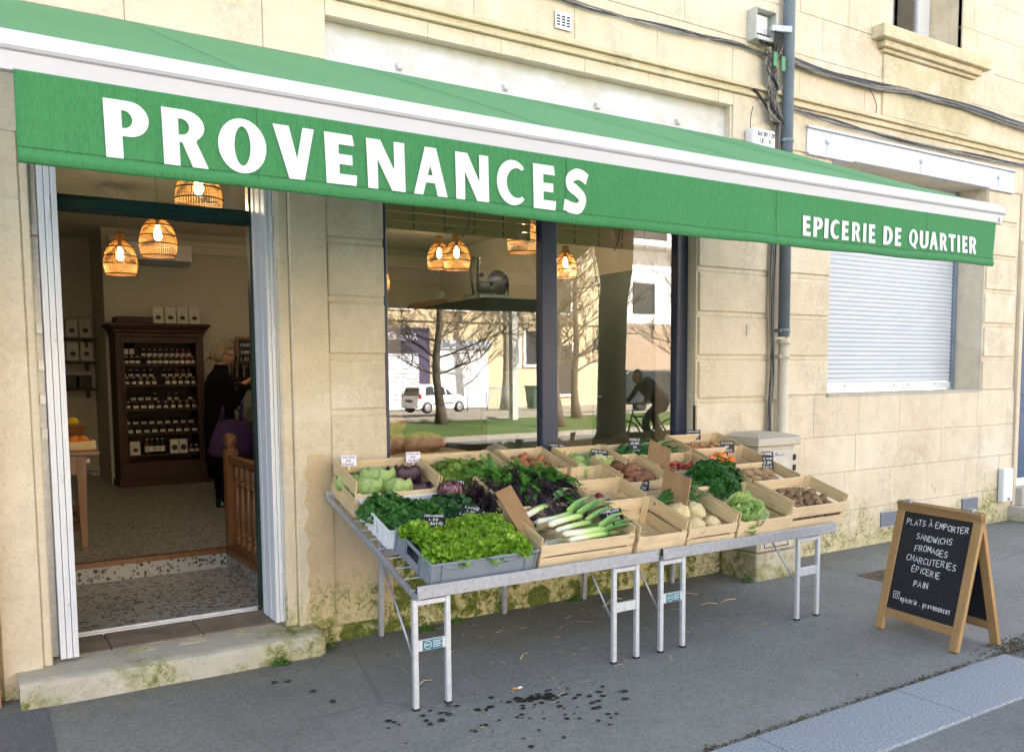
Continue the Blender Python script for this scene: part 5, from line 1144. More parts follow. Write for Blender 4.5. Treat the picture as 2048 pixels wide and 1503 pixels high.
row(['Bdark', 'Jdark', 'Jdark', 'Jamber'], XA, XA + .25, 10.93, SHZ[2], 'dark jar at the left of the third cupboard shelf')
row(['Jdark', 'Jdark', 'Jdark'], XA + .085, XA + .25, 11.12, SHZ[2] + .088, 'dark jar on the raised row at the left of the third cupboard shelf')
row(['Bdark', 'Bdark', 'Bamber', 'Bamber', 'Bamber', 'Bdark'], XA + .33, XB, 10.93, SHZ[2], 'brown bottle with white label on the right of the third cupboard shelf')
row(['Bdark', None, 'Bamber', 'Bamber', None, 'Bdark'], XA + .33, XB, 11.12, SHZ[2] + .088, 'brown bottle on the raised row at the right of the third cupboard shelf')
row(['Jdark'] * 9, XA + .01, XB - .01, 10.93, SHZ[1], 'dark jar with pale label in the front row of the fourth cupboard shelf')
row(['Jdark'] * 9, XA + .01, XB - .01, 11.10, SHZ[1] + .088, 'dark jar with pale label in the raised row of the fourth cupboard shelf')
row(['Tamber', 'Tdark', 'Tdark', 'Tdark'], XA + .19, XA + .36, 10.95, SHZ[0] - .0, 'small dark bottle on the lowest cupboard shelf')
row(['Bdark', 'Bdark'], XB - .05, XB + .01, 10.93, SHZ[0], 'small labelled bottle at the right end of the lowest cupboard shelf')
M['paperbag'] = plain('white_paper_bag', (.50, .49, .44), .7, .1, 12); M['print'] = plain('dark_print', (.03, .025, .02), .6)
BG = {}
def bag(x, y, z, w_, h_, label, group, logo=True):
    key = (w_, h_)
    m = MB(); d = w_ * .35
    m.hexa([(-w_ / 2, -d, 0), (w_ / 2, -d, 0), (w_ / 2, d, 0), (-w_ / 2, d, 0), (-w_ * .47, -.006, h_), (w_ * .47, -.006, h_), (w_ * .47, .006, h_), (-w_ * .47, .006, h_)])
    if key not in BG:
        o = m.build('paper_bag', M['paperbag'], bevel=.006); BG[key] = o
        m = MB(); q = Matrix.Translation((0, -d * .62 - .006, h_ * .38)) @ RX(math.atan2(d, h_) * -1 + 0)
        m.add([q @ Vector((w_ * .24 * math.cos(a), 0, w_ * .19 * math.sin(a))) for a in [i * .314 for i in range(20)]], [tuple(range(20))]); m.build('printed_emblem', M['print'], o)
    else: o = copy_tree(BG[key])
    o.location = (x, y, z); tag(o, label, 'bag', group); return o
for i in range(4): bag(2.02 + i * .135, 11.0, 2.176, .125, .20, 'white paper bag with dark round print on top of the cupboard', 'paper bags on top of the cupboard')
m = MB(); m.box(1.56, 1.95, 10.9, 11.25, 2.176, 2.25); tag(m.build('dark_box', M['walnut_x'], bevel=.006), 'flat dark box lying on top of the cupboard', 'box')
bag(1.70, 10.92, SHZ[0], .115, .16, 'white paper bag on the lowest cupboard shelf', 'paper bags on the cupboard shelf')
for i in range(2):
    m = MB(); m.box(-.045, .045, -.03, .03, 0, .165); o = m.build('card_box', M['label'], bevel=.002); o.location = (2.13 + .10 * i, 10.93, SHZ[0])
    tag(o, ['white card box with dark round print, left of a pair', 'white card box with dark round print, right of a pair'][i], 'box', 'card boxes on the lowest shelf')
    m = MB(); m.add([(.034 * math.cos(a), -.031, .07 + .034 * math.sin(a)) for a in [k * .314 for k in range(20)]], [tuple(range(20))]); m.build('printed_emblem', M['print'], o)
# alcove shelves and bags
for z, y0, nm in ((2.05, 12.2, 'upper'), (1.76, 12.2, 'middle'), (1.42, 12.15, 'lower')):
    t = thing('wall_shelf', (.9, 12.3, z), f'{nm} dark shelf in the alcove left of the cupboard', 'shelf', group='alcove shelves')
    m = MB(); m.box(.26, 1.49, 12.12, 12.41, z - .03, z); m.build('board', M['walnut_x'], t, world=True, bevel=.003)
    m = MB(); m.box(1.38, 1.41, 12.2, 12.4, z - .12, z - .031); m.build('bracket', M['walnut'], t, world=True)
for z, nm in ((2.05, 'upper'), (1.76, 'middle')):
    for i in range(5): bag(.78 + i * .152, 12.26, z + .001, .14, .235, f'white coffee bag on the {nm} alcove shelf', f'bags on the {nm} alcove shelf')
for i in range(4):
    m = MB(); m.box(-.075, .075, -.08, .08, 0, .16); o = m.build('dark_pack', M['black'], bevel=.01); o.location = (.86 + i * .165, 12.26, 1.421); tag(o, 'black pack on the lower alcove shelf', 'pack', 'black packs on the lower alcove shelf')
t = thing('wall_shelf', (.42, 8.4, 2.0), 'small dark shelf on the left wall above the table', 'shelf'); m = MB(); m.box(.26, .72, 8.2, 9.6, 2.04, 2.07); m.build('board', M['walnut_x'], t, world=True)
m = MB(); m.hexa([(.26, 8.25, 1.85), (.28, 8.25, 1.85), (.28, 8.28, 1.85), (.26, 8.28, 1.85), (.26, 8.25, 2.039), (.66, 8.25, 2.039), (.66, 8.28, 2.039), (.26, 8.28, 2.039)]); m.build('bracket', M['walnut'], t, world=True)
# air conditioner
AC = thing('air_conditioner', (2.03, 11.3, 2.9), 'white wall air conditioner above the cupboard', 'air conditioner')
m = MB(); m.box(1.63, 2.46, 11.14, 11.355, 2.93, 3.13); m.build('casing', M['white'], AC, world=True, bevel=.02, seg=3)
m = MB(); m.hexa([(1.65, 11.18, 2.88), (2.44, 11.18, 2.88), (2.44, 11.34, 2.88), (1.65, 11.34, 2.88), (1.65, 11.145, 2.929), (2.44, 11.145, 2.929), (2.44, 11.34, 2.929), (1.65, 11.34, 2.929)]); m.build('flap', M['galv'], AC, world=True)
# balustrade
BA = thing('balustrade', (1.66, 6.0, .3), 'honey oak balustrade with turned spindles at the right of the entrance', 'railing')
m = MB(); m.box(1.645, 1.735, 6.60, 6.69, .302, 1.02); m.lathe([(.045, 1.02), (.05, 1.03), (.03, 1.045), (.045, 1.07), (.052, 1.10), (.045, 1.13), (.025, 1.15), (.005, 1.157)], 16, M=T(1.69, 6.645, 0)); m.build('newel_post', M['honey'], BA, world=True, bevel=.003)
m = MB(); m.box(1.655, 1.725, 5.42, 6.595, .94, .99); m.build('handrail', M['honey_y'], BA, world=True, bevel=.012, seg=2)
m = MB(); m.box(1.66, 1.72, 5.42, 6.595, .302, .34); m.build('bottom_rail', M['honey_y'], BA, world=True, bevel=.004)
prof = catmull([(.028, .342), (.028, .40), (.018, .41), (.027, .43), (.016, .45), (.026, .52), (.030, .60), (.024, .70), (.017, .78), (.026, .80), (.016, .82), (.027, .84), (.027, .93)], 3)
for i in range(7): m = MB(); m.lathe(prof, 12, M=T(1.69, 6.48 - i * .145, 0)); m.build('spindle', M['honey'], BA, world=True)
# left table, fruit, tipped crate
TB = thing('side_table', (.55, 7.7, .298), 'honey oak side table with a drawer knob just inside the door', 'table')
m = MB(); m.box(.27, .87, 7.15, 8.5, 1.00, 1.035); m.build('table_top', M['honey_y'], TB, world=True, bevel=.005)
for x, y in ((.75, 7.25), (.32, 7.25), (.75, 8.4), (.32, 8.4)): m = MB(); m.hexa([(x - .02, y - .02, .299), (x + .02, y - .02, .299), (x + .02, y + .02, .299), (x - .02, y + .02, .299), (x - .035, y - .035, .999), (x + .035, y - .035, .999), (x + .035, y + .035, .999), (x - .035, y + .035, .999)]); m.build('leg', M['honey'], TB, world=True)
m = MB(); m.box(.36, .715, 7.22, 7.24, .86, .998); m.box(.77, .785, 7.29, 8.36, .86, .998); m.build('apron', M['honey'], TB, world=True)
m = MB(); m.ball((.82, 7.5, .93), .022); m.build('drawer_knob', M['white'], TB, world=True)
m = MB(); m.box(.62, .86, 7.25, 7.27, 1.036, 1.10); m.box(.62, .86, 7.50, 7.52, 1.036, 1.10); m.box(.845, .86, 7.27, 7.5, 1.036, 1.10); m.box(.62, .635, 7.27, 7.5, 1.036, 1.10); m.box(.635, .845, 7.27, 7.5, 1.037, 1.045); tag(m.build('fruit_tray', M['wx'], bevel=.002), 'shallow pale wooden tray of oranges on the side table', 'tray')
M['orange'] = vegskin('orange_peel', (.72, .20, .008), (.82, .27, .015), .4, 40); M['lemon'] = vegskin('lemon_peel', (.70, .48, .02), (.80, .58, .04), .4, 40)
for i, (x, y) in enumerate([(.71, 7.36), (.79, 7.40), (.74, 7.45)]): m = MB(); m.ball((0, 0, 0), .045); o = m.build('orange', M['orange']); o.location = (x, y, 1.088); tag(o, 'orange in the shallow wooden tray on the side table', 'orange', 'oranges in the tray')
m = MB(); m.hexa([(.66, 7.62, 1.036), (.78, 7.62, 1.036), (.78, 7.82, 1.036), (.66, 7.82, 1.036), (.60, 7.58, 1.20), (.84, 7.58, 1.20), (.84, 7.86, 1.20), (.60, 7.86, 1.20)]); tag(m.build('wooden_bowl', M['honey'], bevel=.006), 'square flared wooden bowl of lemons on the side table', 'bowl')
for i, (x, y) in enumerate([(.69, 7.68), (.76, 7.74)]): m = MB(); m.ball((0, 0, 0), .042, .034, .034); o = m.build('lemon', M['lemon']); o.location = (x, y, 1.225); tag(o, 'yellow lemon in the square wooden bowl', 'lemon', 'lemons in the bowl')
tc = thingM('tipped_crate', T(.60, 7.5, .305) @ RZ(.25) @ RY(R(-22)), 'old printed wooden crate tipped on its side under the side table', 'crate')
M['oldcrate'] = wood('old_crate_wood', (.16, .075, .035), (.27, .14, .07), 2, .8)
for i in range(5): m = MB(); m.box(-.10 + .012 * 0, .25, .0 if i % 2 else .002, .012, .02 + i * .072, .02 + i * .072 + .062); m.build('slat', M['oldcrate'], tc, bevel=.002)
for x in (-.10, .225): m = MB(); m.box(x, x + .025, .013, .30, .02, .37); m.build('end_panel', M['oldcrate'], tc, bevel=.002)
m = MB(); m.box(-.10, .25, .29, .302, .02, .37); m.build('far_panel', M['oldcrate'], tc)
m = MB(); write(m, 'ELLA', -.02, .12, .085, .014, lambda p: (p.x, -.003, p.y), adv=.8); m.build('stencil', M['print'], tc)
# display counter, fridge, slicer
DC = thing('display_counter', (2.9, 8.6, .298), 'long cold display counter with pale glass front before the customer', 'counter')
m = MB(); m.box(2.50, 3.2, 7.6, 10.2, .30, .95); m.build('base', M['walnut_x'], DC, world=True)
m = MB(); m.box(2.46, 3.2, 7.58, 10.2, .952, 1.02); m.build('shelf', M['white'], DC, world=True, bevel=.004)
m = MB(); m.box(2.49, 3.15, 7.62, 10.15, 1.021, 1.45); m.build('glass_case', plain('milky_glass', (.42, .47, .45), .12, .2, 6, spec=.8), DC, world=True, bevel=.02, seg=2)
m = MB(); m.box(2.46, 3.2, 7.58, 10.2, 1.452, 1.49); m.build('top', M['black'], DC, world=True)
FR = thing('tall_fridge', (3.5, 6.3, .298), 'tall black-trimmed glass fridge behind the shop window with a meat slicer on top', 'fridge')
m = MB(); m.box(3.30, 3.86, 5.62, 7.1, .30, 2.02); m.build('cabinet', M['greygreen'], FR, world=True, bevel=.006)
m = MB(); m.box(3.285, 3.87, 5.60, 7.12, 2.021, 2.14); m.box(3.284, 3.30, 5.61, 5.63, .3, 2.02); m.build('trim', M['black'], FR, world=True)
m = MB(); m.box(3.288, 3.299, 5.68, 7.06, .7, 1.98); m.build('glass_door', M['black'], FR, world=True)
m = MB(); m.box(3.45, 3.8, 5.605, 5.618, 1.6, 1.96); m.build('vent_panel', M['black'], FR, world=True)
M['dsteel'] = plain('dull_steel', (.24, .25, .24), .35, .2, 12, metal=.6)
SLC = thing('meat_slicer', (3.5, 5.9, 2.14), 'steel meat slicer standing on top of the tall fridge', 'slicer')
m = MB(); m.box(3.33, 3.70, 5.78, 6.1, 2.142, 2.20); m.build('base', M['dsteel'], SLC, world=True, bevel=.015)
m = MB(); m.lathe([(.02, 0), (.12, .004), (.12, .02), (.02, .03)], 24, M=T(3.62, 5.90, 2.32) @ RX(R(80)) @ RZ(0)); m.build('blade', M['dsteel'], SLC, world=True)
m = MB(); m.tube([(3.40, 5.9, 2.27), (3.66, 5.9, 2.27)], .055, 14); m.build('motor', M['dsteel'], SLC, world=True)
m = MB(); m.tube([(3.36, 5.92, 2.2), (3.33, 5.93, 2.42), (3.37, 5.94, 2.55), (3.43, 5.94, 2.55), (3.41, 5.93, 2.3)], .014, 8); m.build('carriage_arm', M['dsteel'], SLC, world=True)
for p in ((3.41, 5.85, 2.38), (3.50, 5.82, 2.30), (3.69, 5.84, 2.30)): m = MB(); m.ball(p, .022); m.build('knob', M['black'], SLC, world=True)
m = MB(); m.tube([(3.70 + .10 * math.cos(a) * .3, 5.88, 2.29 + .10 * math.sin(a)) for a in [i * .35 for i in range(19)]], .006, 6); m.build('handwheel', M['black'], SLC, world=True)
m = MB(); m.tube([(3.32, 6.3, 2.145), (3.32, 6.9, 2.145)], .04, 8); tag(m.build('bread_knife_roll', M['oak']), 'brown roll lying along the top edge of the tall fridge', 'roll')
for i in range(1): m = MB(); m.lathe([(.03, 2.141), (.035, 2.15), (.035, 2.24), (.03, 2.25)], 12, M=T(3.36, 6.45, 0)); tag(m.build('metal_tin', M['galv']), 'small metal tin on top of the tall fridge', 'tin')
# blackboard menu, dark bottles beyond
MB_ = thing('menu_board', (3.05, 11.2, 1.5), 'small wood-framed chalk menu leaning at the back wall', 'menu board')
m = MB(); m.box(2.99, 3.5, 11.2, 11.22, 1.55, 2.02); m.build('slate_panel', M['slate'], MB_, world=True)
m = MB(); m.box(2.96, 2.99, 11.19, 11.23, 1.52, 2.05); m.box(3.5, 3.53, 11.19, 11.23, 1.52, 2.05); m.box(2.99, 3.5, 11.19, 11.23, 2.02, 2.05); m.box(2.99, 3.5, 11.19, 11.23, 1.52, 1.55); m.build('frame', M['honey'], MB_, world=True)
m = MB()
for i, tx in enumerate(('FROMAGES', 'COMTE', 'BREBIS', 'TOMME')): write(m, tx, 3.02, 1.93 - i * .09, .034, .005, lambda p: (p.x, 11.198, p.y))
m.build('writing', M['chalk'], MB_, world=True)
for i in range(5):
    m = MB(); m.lathe([(.036, 0), (.038, .01), (.038, .19), (.015, .25), (.014, .31)], 12); o = m.build('wine_bottle', JM['dark']); o.location = (2.72 + i * .085, 10.95, 1.50); tag(o, 'dark wine bottle on the rear counter left of the menu board', 'bottle', 'wine bottles at the back')
m = MB(); m.box(2.6, 4.6, 10.7, 11.34, .3, 1.498); tag(m.build('rear_counter', M['walnut_x'], bevel=.005), 'dark rear counter along the back wall right of the cupboard', 'counter')
# bread and boards in the window
BD = thing('bread_board', (2.6, 5.35, 1.0), 'pale rounded wooden board carrying the loaves behind the window', 'board')
m = MB(); m.box(2.26, 2.92, 5.22, 5.58, 1.03, 1.062); m.build('board', M['wx'], BD, world=True, bevel=.012, seg=3)
for a, b in ((2.32, 2.37), (2.8, 2.85)): m = MB(); m.box(a, b, 5.25, 5.55, .73, 1.029); m.build('foot', M['wz'], BD, world=True)
def crust():
    t = NT('bread_crust'); p = t.coord(); n = t.noise(p, 9, 6, .65, .6); fl = t.noise(p, 50, 5, .7)
    q = t.ramp(n, [(.3, (.16, .06, .02)), (.5, (.38, .17, .06)), (.7, (.60, .36, .16))]); q = t.mix(t.math('MULTIPLY', t.ramp(fl, [(.55, 0.), (.7, 1.)]), .5), q, (.58, .46, .32))
    return t.fin(q, .75, t.bump(n, .8, .02))
M['crust'] = crust()
for i, (x, y, z, a, s_, lb) in enumerate([(2.36, 5.40, 1.135, .2, (.19, .13, .085), 'dark round loaf at the left of the window board'), (2.62, 5.36, 1.12, -.15, (.20, .12, .072), 'oval crusty loaf with a pale end in the window'), (2.42, 5.46, 1.245, .5, (.20, .12, .065), 'loaf lying on top of the other two in the window')]):
    m = MB(); rs = random.Random(i); m.ball((0, 0, 0), *s_, 26, 18, lambda d: (1 + .05 * math.sin(4 * d.x + i) - .09 * max(0, 1 - abs(d.x * .8 + d.y * 1.3) * 9) * (d.z > .3))); o = m.build('bread_loaf', M['crust']); o.location = (x, y, z); o.rotation_euler = (0, 0, a); tag(o, lb, 'loaf', 'loaves in the window')
m = MB(); f_ = lump(random.Random(4), .16, 6); m.ball((0, 0, 0), .10, .07, .075, 14, 9, f_, smooth=False); o = m.build('crumpled_bag', M['paperbag']); o.location = (3.25, 5.4, 1.0); tag(o, 'crumpled pale paper bag behind the window left of the mullion', 'bag')
m = MB(); m.box(2.96, 3.38, 5.22, 5.58, .72, .93); tag(m.build('brown_carton', M['oak'], bevel=.004), 'brown carton in the window under the crumpled bag', 'carton')
# bamboo blinds
M['bamboo'] = wood('bamboo_slat', (.66, .47, .22), (.78, .58, .31), 0, .55)
for a, b, lb in ((2.262, 3.372, 'pulled-up bamboo blind behind the left window pane'), (3.528, 4.612, 'pulled-up bamboo blind behind the right window pane')):
    t = thing('bamboo_blind', ((a + b) / 2, 5.12, 2.9), lb, 'blind', group='bamboo blinds in the window')
    for i in range(8): m = MB(); z = 2.49 + i * .056; m.box(a, b, 5.115 + .003 * (i % 2), 5.121 + .003 * (i % 2), z, z + .0535); m.build('slat', M['bamboo'], t, world=True, bevel=.001)
    for k in range(1, 5):
        m = MB(); x = a + (b - a) * k / 5
        for i in range(8): m.box(x - .003, x + .003, 5.112, 5.1145, 2.50 + i * .056, 2.535 + i * .056)
        m.build('cord', M['walnut'], t, world=True)
    m = MB(); m.tube([(a + .62, 5.10, 2.95), (a + .62, 5.10, 2.62), (a + .61, 5.105, 2.54), (a + .57, 5.11, 2.47)], .004, 5); m.build('pull_cord', M['cable_pale'], t, world=True)
# pendant lamps: rattan cage, cord, bulb with its light
M['rattan'] = plain('rattan_cane', (.50, .25, .05), .5, .35, 30)
M['rattan_d'] = plain('dark_rattan_ring', (.075, .026, .008), .5, .3, 30)
def emit(name, c, s_):
    t = NT(name); t.t.nodes.remove(t.b); e = t.n('Emission'); e.inputs[0].default_value = (*c, 1); e.inputs[1].default_value = s_; t.l(e.outputs[0], t.out.inputs[0]); return t.m
M['bulb'] = emit('lit_bulb', (1, .66, .26), 4)
PP = catmull([(.036, .30), (.043, .265), (.052, .245), (.095, .21), (.128, .16), (.145, .10), (.146, .06), (.130, .0)], 4)
def lamp_proto():
    t = thing('pendant_lamp', (0, 0, 0), 'x', 'lamp')
    m = MB(); n = 54
    for i in range(n):
        a = 2 * math.pi * i / n; w_ = .0022; rr = random.random()
        p = [Vector((r_ * math.cos(a), r_ * math.sin(a), z)) for r_, z in PP[::2] + [PP[-1]]]; m.tube(p, .0021, 4, cap=False, rnd=rr)
    m.build('shade', M['rattan'], t)
    for r_, z in ((.130, .002), (.147, .075), (.138, .13), (.108, .197), (.050, .247), (.036, .30)):
        m = MB(); m.tube([((r_ + .002) * math.cos(a), (r_ + .002) * math.sin(a), z) for a in [2 * math.pi * k / 28 for k in range(29)]], .0042, 6, cap=False); m.build('ring', M['rattan_d'], t)
    m = MB(); m.lathe([(.012, .20), (.016, .185), (.026, .165), (.031, .14), (.028, .118), (.016, .104), (.003, .10)], 14); m.build('bulb', M['bulb'], t)
    m = MB(); m.lathe([(.016, .30), (.018, .25), (.014, .20)], 10); m.build('socket', M['black'], t)
    m = MB(); m.tube([(0, 0, .30), (0, 0, 1.6)], .0025, 5); m.build('cord', M['cable_pale'], t)
    l = bpy.data.lights.new('bulb_light', 'POINT'); l.energy = .78; l.color = (1, .78, .50); l.shadow_soft_size = .03
    lo = bpy.data.objects.new('bulb_light', l); col.objects.link(lo); lo.parent = t; lo.location = (0, 0, .06)
    return t
LP = lamp_proto()
for i, (x, y, z, s_, lb) in enumerate([(1.376, 5.98, 2.62, 1.0, 'nearest rattan lamp, half hidden by the awning above the door beam'), (1.44, 7.7, 2.55, 1.0, 'large rattan lamp hanging just under the door beam'), (1.32, 8.83, 2.505, 1.0, 'smaller looking rattan lamp left of the large one, before the air conditioner'),
      (4.60, 8.43, 2.69, 1.0, 'right one of the close pair of rattan lamps in the left pane'), (4.92, 9.45, 2.82, 1.0, 'left one of the close pair of rattan lamps in the left pane'), (5.23, 7.3, 2.535, .82, 'rattan lamp right of the window mullion'), (4.31, 6.66, 2.65, 1.0, 'rattan lamp half hidden by the bamboo blind left of the mullion'), (4.17, 9.5, 2.54, .8, 'rattan lamp cut off by the left edge of the window')]):
    o = LP if i == 0 else copy_tree(LP); o['label'] = lb; o['group'] = 'rattan pendant lamps'; o.location = (x, y, z); o.scale = (s_, s_, s_ * 1.25)
# ---------------------------------------------------------------- customer
W = thing('person', (2.12, 8.79, .298), 'woman in a long black coat with tied grey-blond hair, raising a hand', 'person')
M['coat'] = plain('black_wool', (.006, .006, .008), .9, .3, 60, bump=.3, bscale=120, spec=.05); M['skin'] = plain('skin', (.42, .22, .13), .5, .1, 20)
M['hair'] = plain('ash_blond_hair', (.21, .165, .10), .5, .3, 30); M['shoe'] = plain('black_leather', (.008, .008, .009), .25); M['tote'] = plain('purple_canvas', (.036, .009, .065), .75, .15, 30, bump=.2)
def skin_body(nodes, edges, name, mat, parent, sub=2, root=0):
    me = bpy.data.meshes.new(name); me.from_pydata([n_[0] for n_ in nodes], edges, []); o = bpy.data.objects.new(name, me); col.objects.link(o); o.parent = parent; me.materials.append(mat)
    md = o.modifiers.new('skin', 'SKIN'); md.use_smooth_shade = True
    lay = me.skin_vertices[0].data if me.skin_vertices else None
    if lay is None:
        bpy.context.view_layer.update(); lay = me.skin_vertices[0].data
    for i, n_ in enumerate(nodes): lay[i].radius = n_[1] if isinstance(n_[1], tuple) else (n_[1], n_[1]); lay[i].use_root = (i == root)
    s_ = o.modifiers.new('sub', 'SUBSURF'); s_.levels = s_.render_levels = sub; return o
def loft(m, rings, n=28, **k):  # rings: (cx, cy, z, rx, ry)
    R2 = []
    for i in range(len(rings)): R2.append(rings[i])
    R2 = catmull(R2, 3); vs_ = [(cx_ + rx * math.cos(2 * math.pi * j / n) * (1 + .03 * math.sin(7 * 2 * math.pi * j / n) * (z < .9)), cy_ + ry * math.sin(2 * math.pi * j / n) * (1 + .03 * math.sin(5 * 2 * math.pi * j / n) * (z < .9)), z) for cx_, cy_, z, rx, ry in R2 for j in range(n)]
    kk = len(R2); m.add(vs_, [(i * n + j, i * n + (j + 1) % n, (i + 1) * n + (j + 1) % n, (i + 1) * n + j) for i in range(kk - 1) for j in range(n)] + [tuple(range(n))[::-1], tuple((kk - 1) * n + j for j in range(n))], smooth=True, **k)
m = MB(); loft(m, [(0, 0, .42, .155, .20), (-.005, 0, .60, .15, .20), (-.01, 0, .80, .145, .19), (-.01, 0, .98, .135, .185), (.0, 0, 1.12, .14, .195), (.0, 0, 1.24, .12, .20), (.0, 0, 1.30, .085, .15), (.012, 0, 1.345, .065, .075), (.02, 0, 1.385, .062, .066)])
bdy = m.build('coat', M['coat'], W)
m = MB()
for s_ in (-1, 1): loft(m, [(.0, s_ * .085, .04, .05, .05), (.0, s_ * .085, .25, .062, .062), (-.005, s_ * .085, .45, .075, .08)], 16)
m.build('trousers', M['coat'], W)
m = MB()
for s_ in (-1, 1): loft(m, [(.05 + .02 * s_, s_ * .085, .004, .125, .045), (.05 + .02 * s_, s_ * .085, .03, .125, .045), (.03 + .02 * s_, s_ * .085, .06, .09, .04), (.01 + .02 * s_, s_ * .085, .09, .055, .045)], 16)
m.build('shoes', M['shoe'], W)
for s_, pts_ in ((-1, [(0, -.18, 1.25), (.0, -.215, 1.10), (.04, -.21, .985), (.13, -.19, 1.09), (.185, -.17, 1.18)]), (1, [(0, .18, 1.25), (.02, .215, 1.08), (.09, .20, .97), (.22, .14, 1.02)])):
    m = MB(); m.tube(catmull(pts_, 5), [.068 - .024 * i / (5 * (len(pts_) - 1)) for i in range(5 * (len(pts_) - 1) + 1)], 14); m.build('sleeve', M['coat'], W)
# hand: palm and five bent fingers
hm = T(.192, -.168, 1.20) @ RY(R(52)) @ RZ(R(0))
m = MB(); m.ball((0, 0, .045), .014, .036, .048, 12, 8, M=hm); m.tube([hm @ Vector((-.005, 0, -.03)), hm @ Vector((0, 0, .02))], [.024, .026], 10)
for k, (y, L) in enumerate([(-.030, .055), (-.011, .066), (.009, .07), (.028, .062)]): m.tube([hm @ Vector(q) for q in ((0, y, .08), (.002, y * 1.05, .08 + L * .45), (.014, y * 1.05, .08 + L * .78), (.034, y, .08 + L * .88))], [.0085, .008, .0075, .006], 8)
m.tube([hm @ Vector(q) for q in ((.006, .03, .02), (.02, .052, .045), (.034, .05, .075))], [.010, .009, .007], 8); m.build('hand', M['skin'], W)
# head
hd = T(.045, 0, 1.485) @ RZ(R(-18)) @ RY(R(14))
def headf(d):
    q = 1.0; q += .10 * max(0, d.x) * max(0, -d.z) ; q -= .10 * max(0, d.z - .6); nose = math.exp(-((d.y / .13) ** 2 + ((d.z + .12) / .16) ** 2)) * (d.x > 0); q += .17 * nose
    q += .05 * math.exp(-((d.y / .25) ** 2 + ((d.z + .52) / .10) ** 2)) * (d.x > 0); q += .05 * math.exp(-((d.y / .2) ** 2 + ((d.z + .78) / .14) ** 2)) * (d.x > 0)
    q -= .05 * math.exp(-(((abs(d.y) - .36) / .14) ** 2 + ((d.z - .05) / .12) ** 2)) * (d.x > 0); return q
m = MB(); m.ball((0, 0, 0), .092, .072, .112, 36, 28, headf, M=hd)
for s_ in (-1, 1): m.ball((-.005, s_ * .074, -.012), .018, .008, .028, 10, 8, M=hd)
m.tube([(.02, 0, 1.34), (.03, 0, 1.42)], [.05, .05], 14); m.build('head', M['skin'], W)
m = MB()
def hairf(d): return (1.2 + .04 * math.sin(9 * d.y + 4 * d.z) + .025 * math.sin(23 * d.x + 9 * d.z)) if (d.x < .18 + .5 * max(0, d.z) and d.z > -.62) or d.z > .42 else .8
m.ball((-.006, 0, .004), .094, .076, .112, 40, 30, hairf, M=hd); m.ball((-.125, 0, -.045), .030, .028, .034, 12, 8, M=hd); m.ball((-.148, 0, -.085), .022, .02, .03, 10, 8, M=hd); m.build('hair', M['hair'], W)
m = MB(); m.tube([hd @ Vector((-.10 + .022 * math.cos(a) * .4, .024 * math.cos(a), -.045 + .026 * math.sin(a))) for a in [i * .45 for i in range(15)]], .010, 8); m.build('hair_tie', M['shoe'], W)
m = MB(); m.tube([hd @ Vector(q) for q in ((.0, -.078, .012), (.06, -.075, .012), (.094, -.045, .008), (.098, -.01, .010))], .003, 6); m.build('spectacles', M['shoe'], W)
TT = thing('tote_bag', (2.16, 8.56, .9), 'large purple canvas tote bag hanging from the woman\'s arm', 'bag')
m = MB(); f_ = lump(random.Random(2), .05, 4)
loft(m, [(2.17, 8.56, .80, .17, .045), (2.16, 8.56, .84, .215, .075), (2.165, 8.56, .96, .205, .075), (2.175, 8.565, 1.08, .165, .05), (2.175, 8.57, 1.16, .13, .022)], 30); m.build('bag_body', M['tote'], TT, world=True)
for xx in (2.10, 2.27):
    m = MB(); m.tube([(xx - .03, 8.565, 1.13), (xx - .005 * (1 if xx < 2.2 else -1), 8.57, 1.30), (2.165, 8.585, 1.40)], [.024, .014, .010], 8); m.build('handle', M['tote'], TT, world=True)
HB = thing('handbag', (2.40, 8.60, .95), 'small black leather handbag at the woman\'s front', 'bag'); m = MB(); loft(m, [(2.40, 8.62, .90, .085, .04), (2.395, 8.62, .95, .10, .05), (2.385, 8.62, 1.05, .09, .045), (2.37, 8.62, 1.12, .07, .02)], 24); m.build('bag_body', M['shoe'], HB, world=True)
m = MB(); m.tube([(2.32, 8.63, 1.10), (2.26, 8.62, 1.22), (2.2, 8.62, 1.32)], .008, 6); m.build('strap', M['shoe'], HB, world=True)

for o in (W, TT, HB): o.location.x += .035
SLC.matrix_world = T(3.42, 5.9, 2.142) @ Matrix.Scale(.8, 4) @ T(-3.42, -5.9, -2.142) @ PM[SLC.name]
# ================================================================ ACROSS THE STREET (seen mirrored in the shop window)
OB = thing('terrace_house', (17, -23.6, .4), 'sunlit cream terraced house with white garage door across the street', 'building')
M['farstone'] = plain('sunlit_cream_stone', (.52, .42, .27), .9, .14, 1.2, bump=.3, bscale=20)
m = MB(); m.box(-8, 27.2, -24.2, -23.66, -.5, 9.0); m.build('wall', M['farstone'], OB, world=True)
m = MB(); m.box(-8, 27.2, -23.66, -23.55, 3.75, 3.95); m.box(-8, 27.2, -23.66, -23.45, 8.6, 9.0); m.build('string_course', M['farstone'], OB, world=True)
M['purple_paint'] = plain('purple_shopfront', (.050, .035, .085), .5)
m = MB(); m.box(9.0, 17.0, -23.66, -23.58, 2.4, 3.45); m.box(16.5, 17.0, -23.66, -23.58, .0, 2.39); sf = m.build('shopfront', M['purple_paint'], OB, world=True)
m = MB(); write(m, 'ATELIER', 13.2, 2.95, .26, .05, lambda p: (29.6 - p.x, -23.575, p.y)); m.build('lettering', M['letter'], sf, world=True)
m = MB(); m.grid(lambda u, v: (9.3 + 7.2 * u, -23.6 + .02 * math.sin(v * 140), .0 + 2.39 * v), 1, 120); m.build('rolling_shutter', M['galv'], sf, world=True)
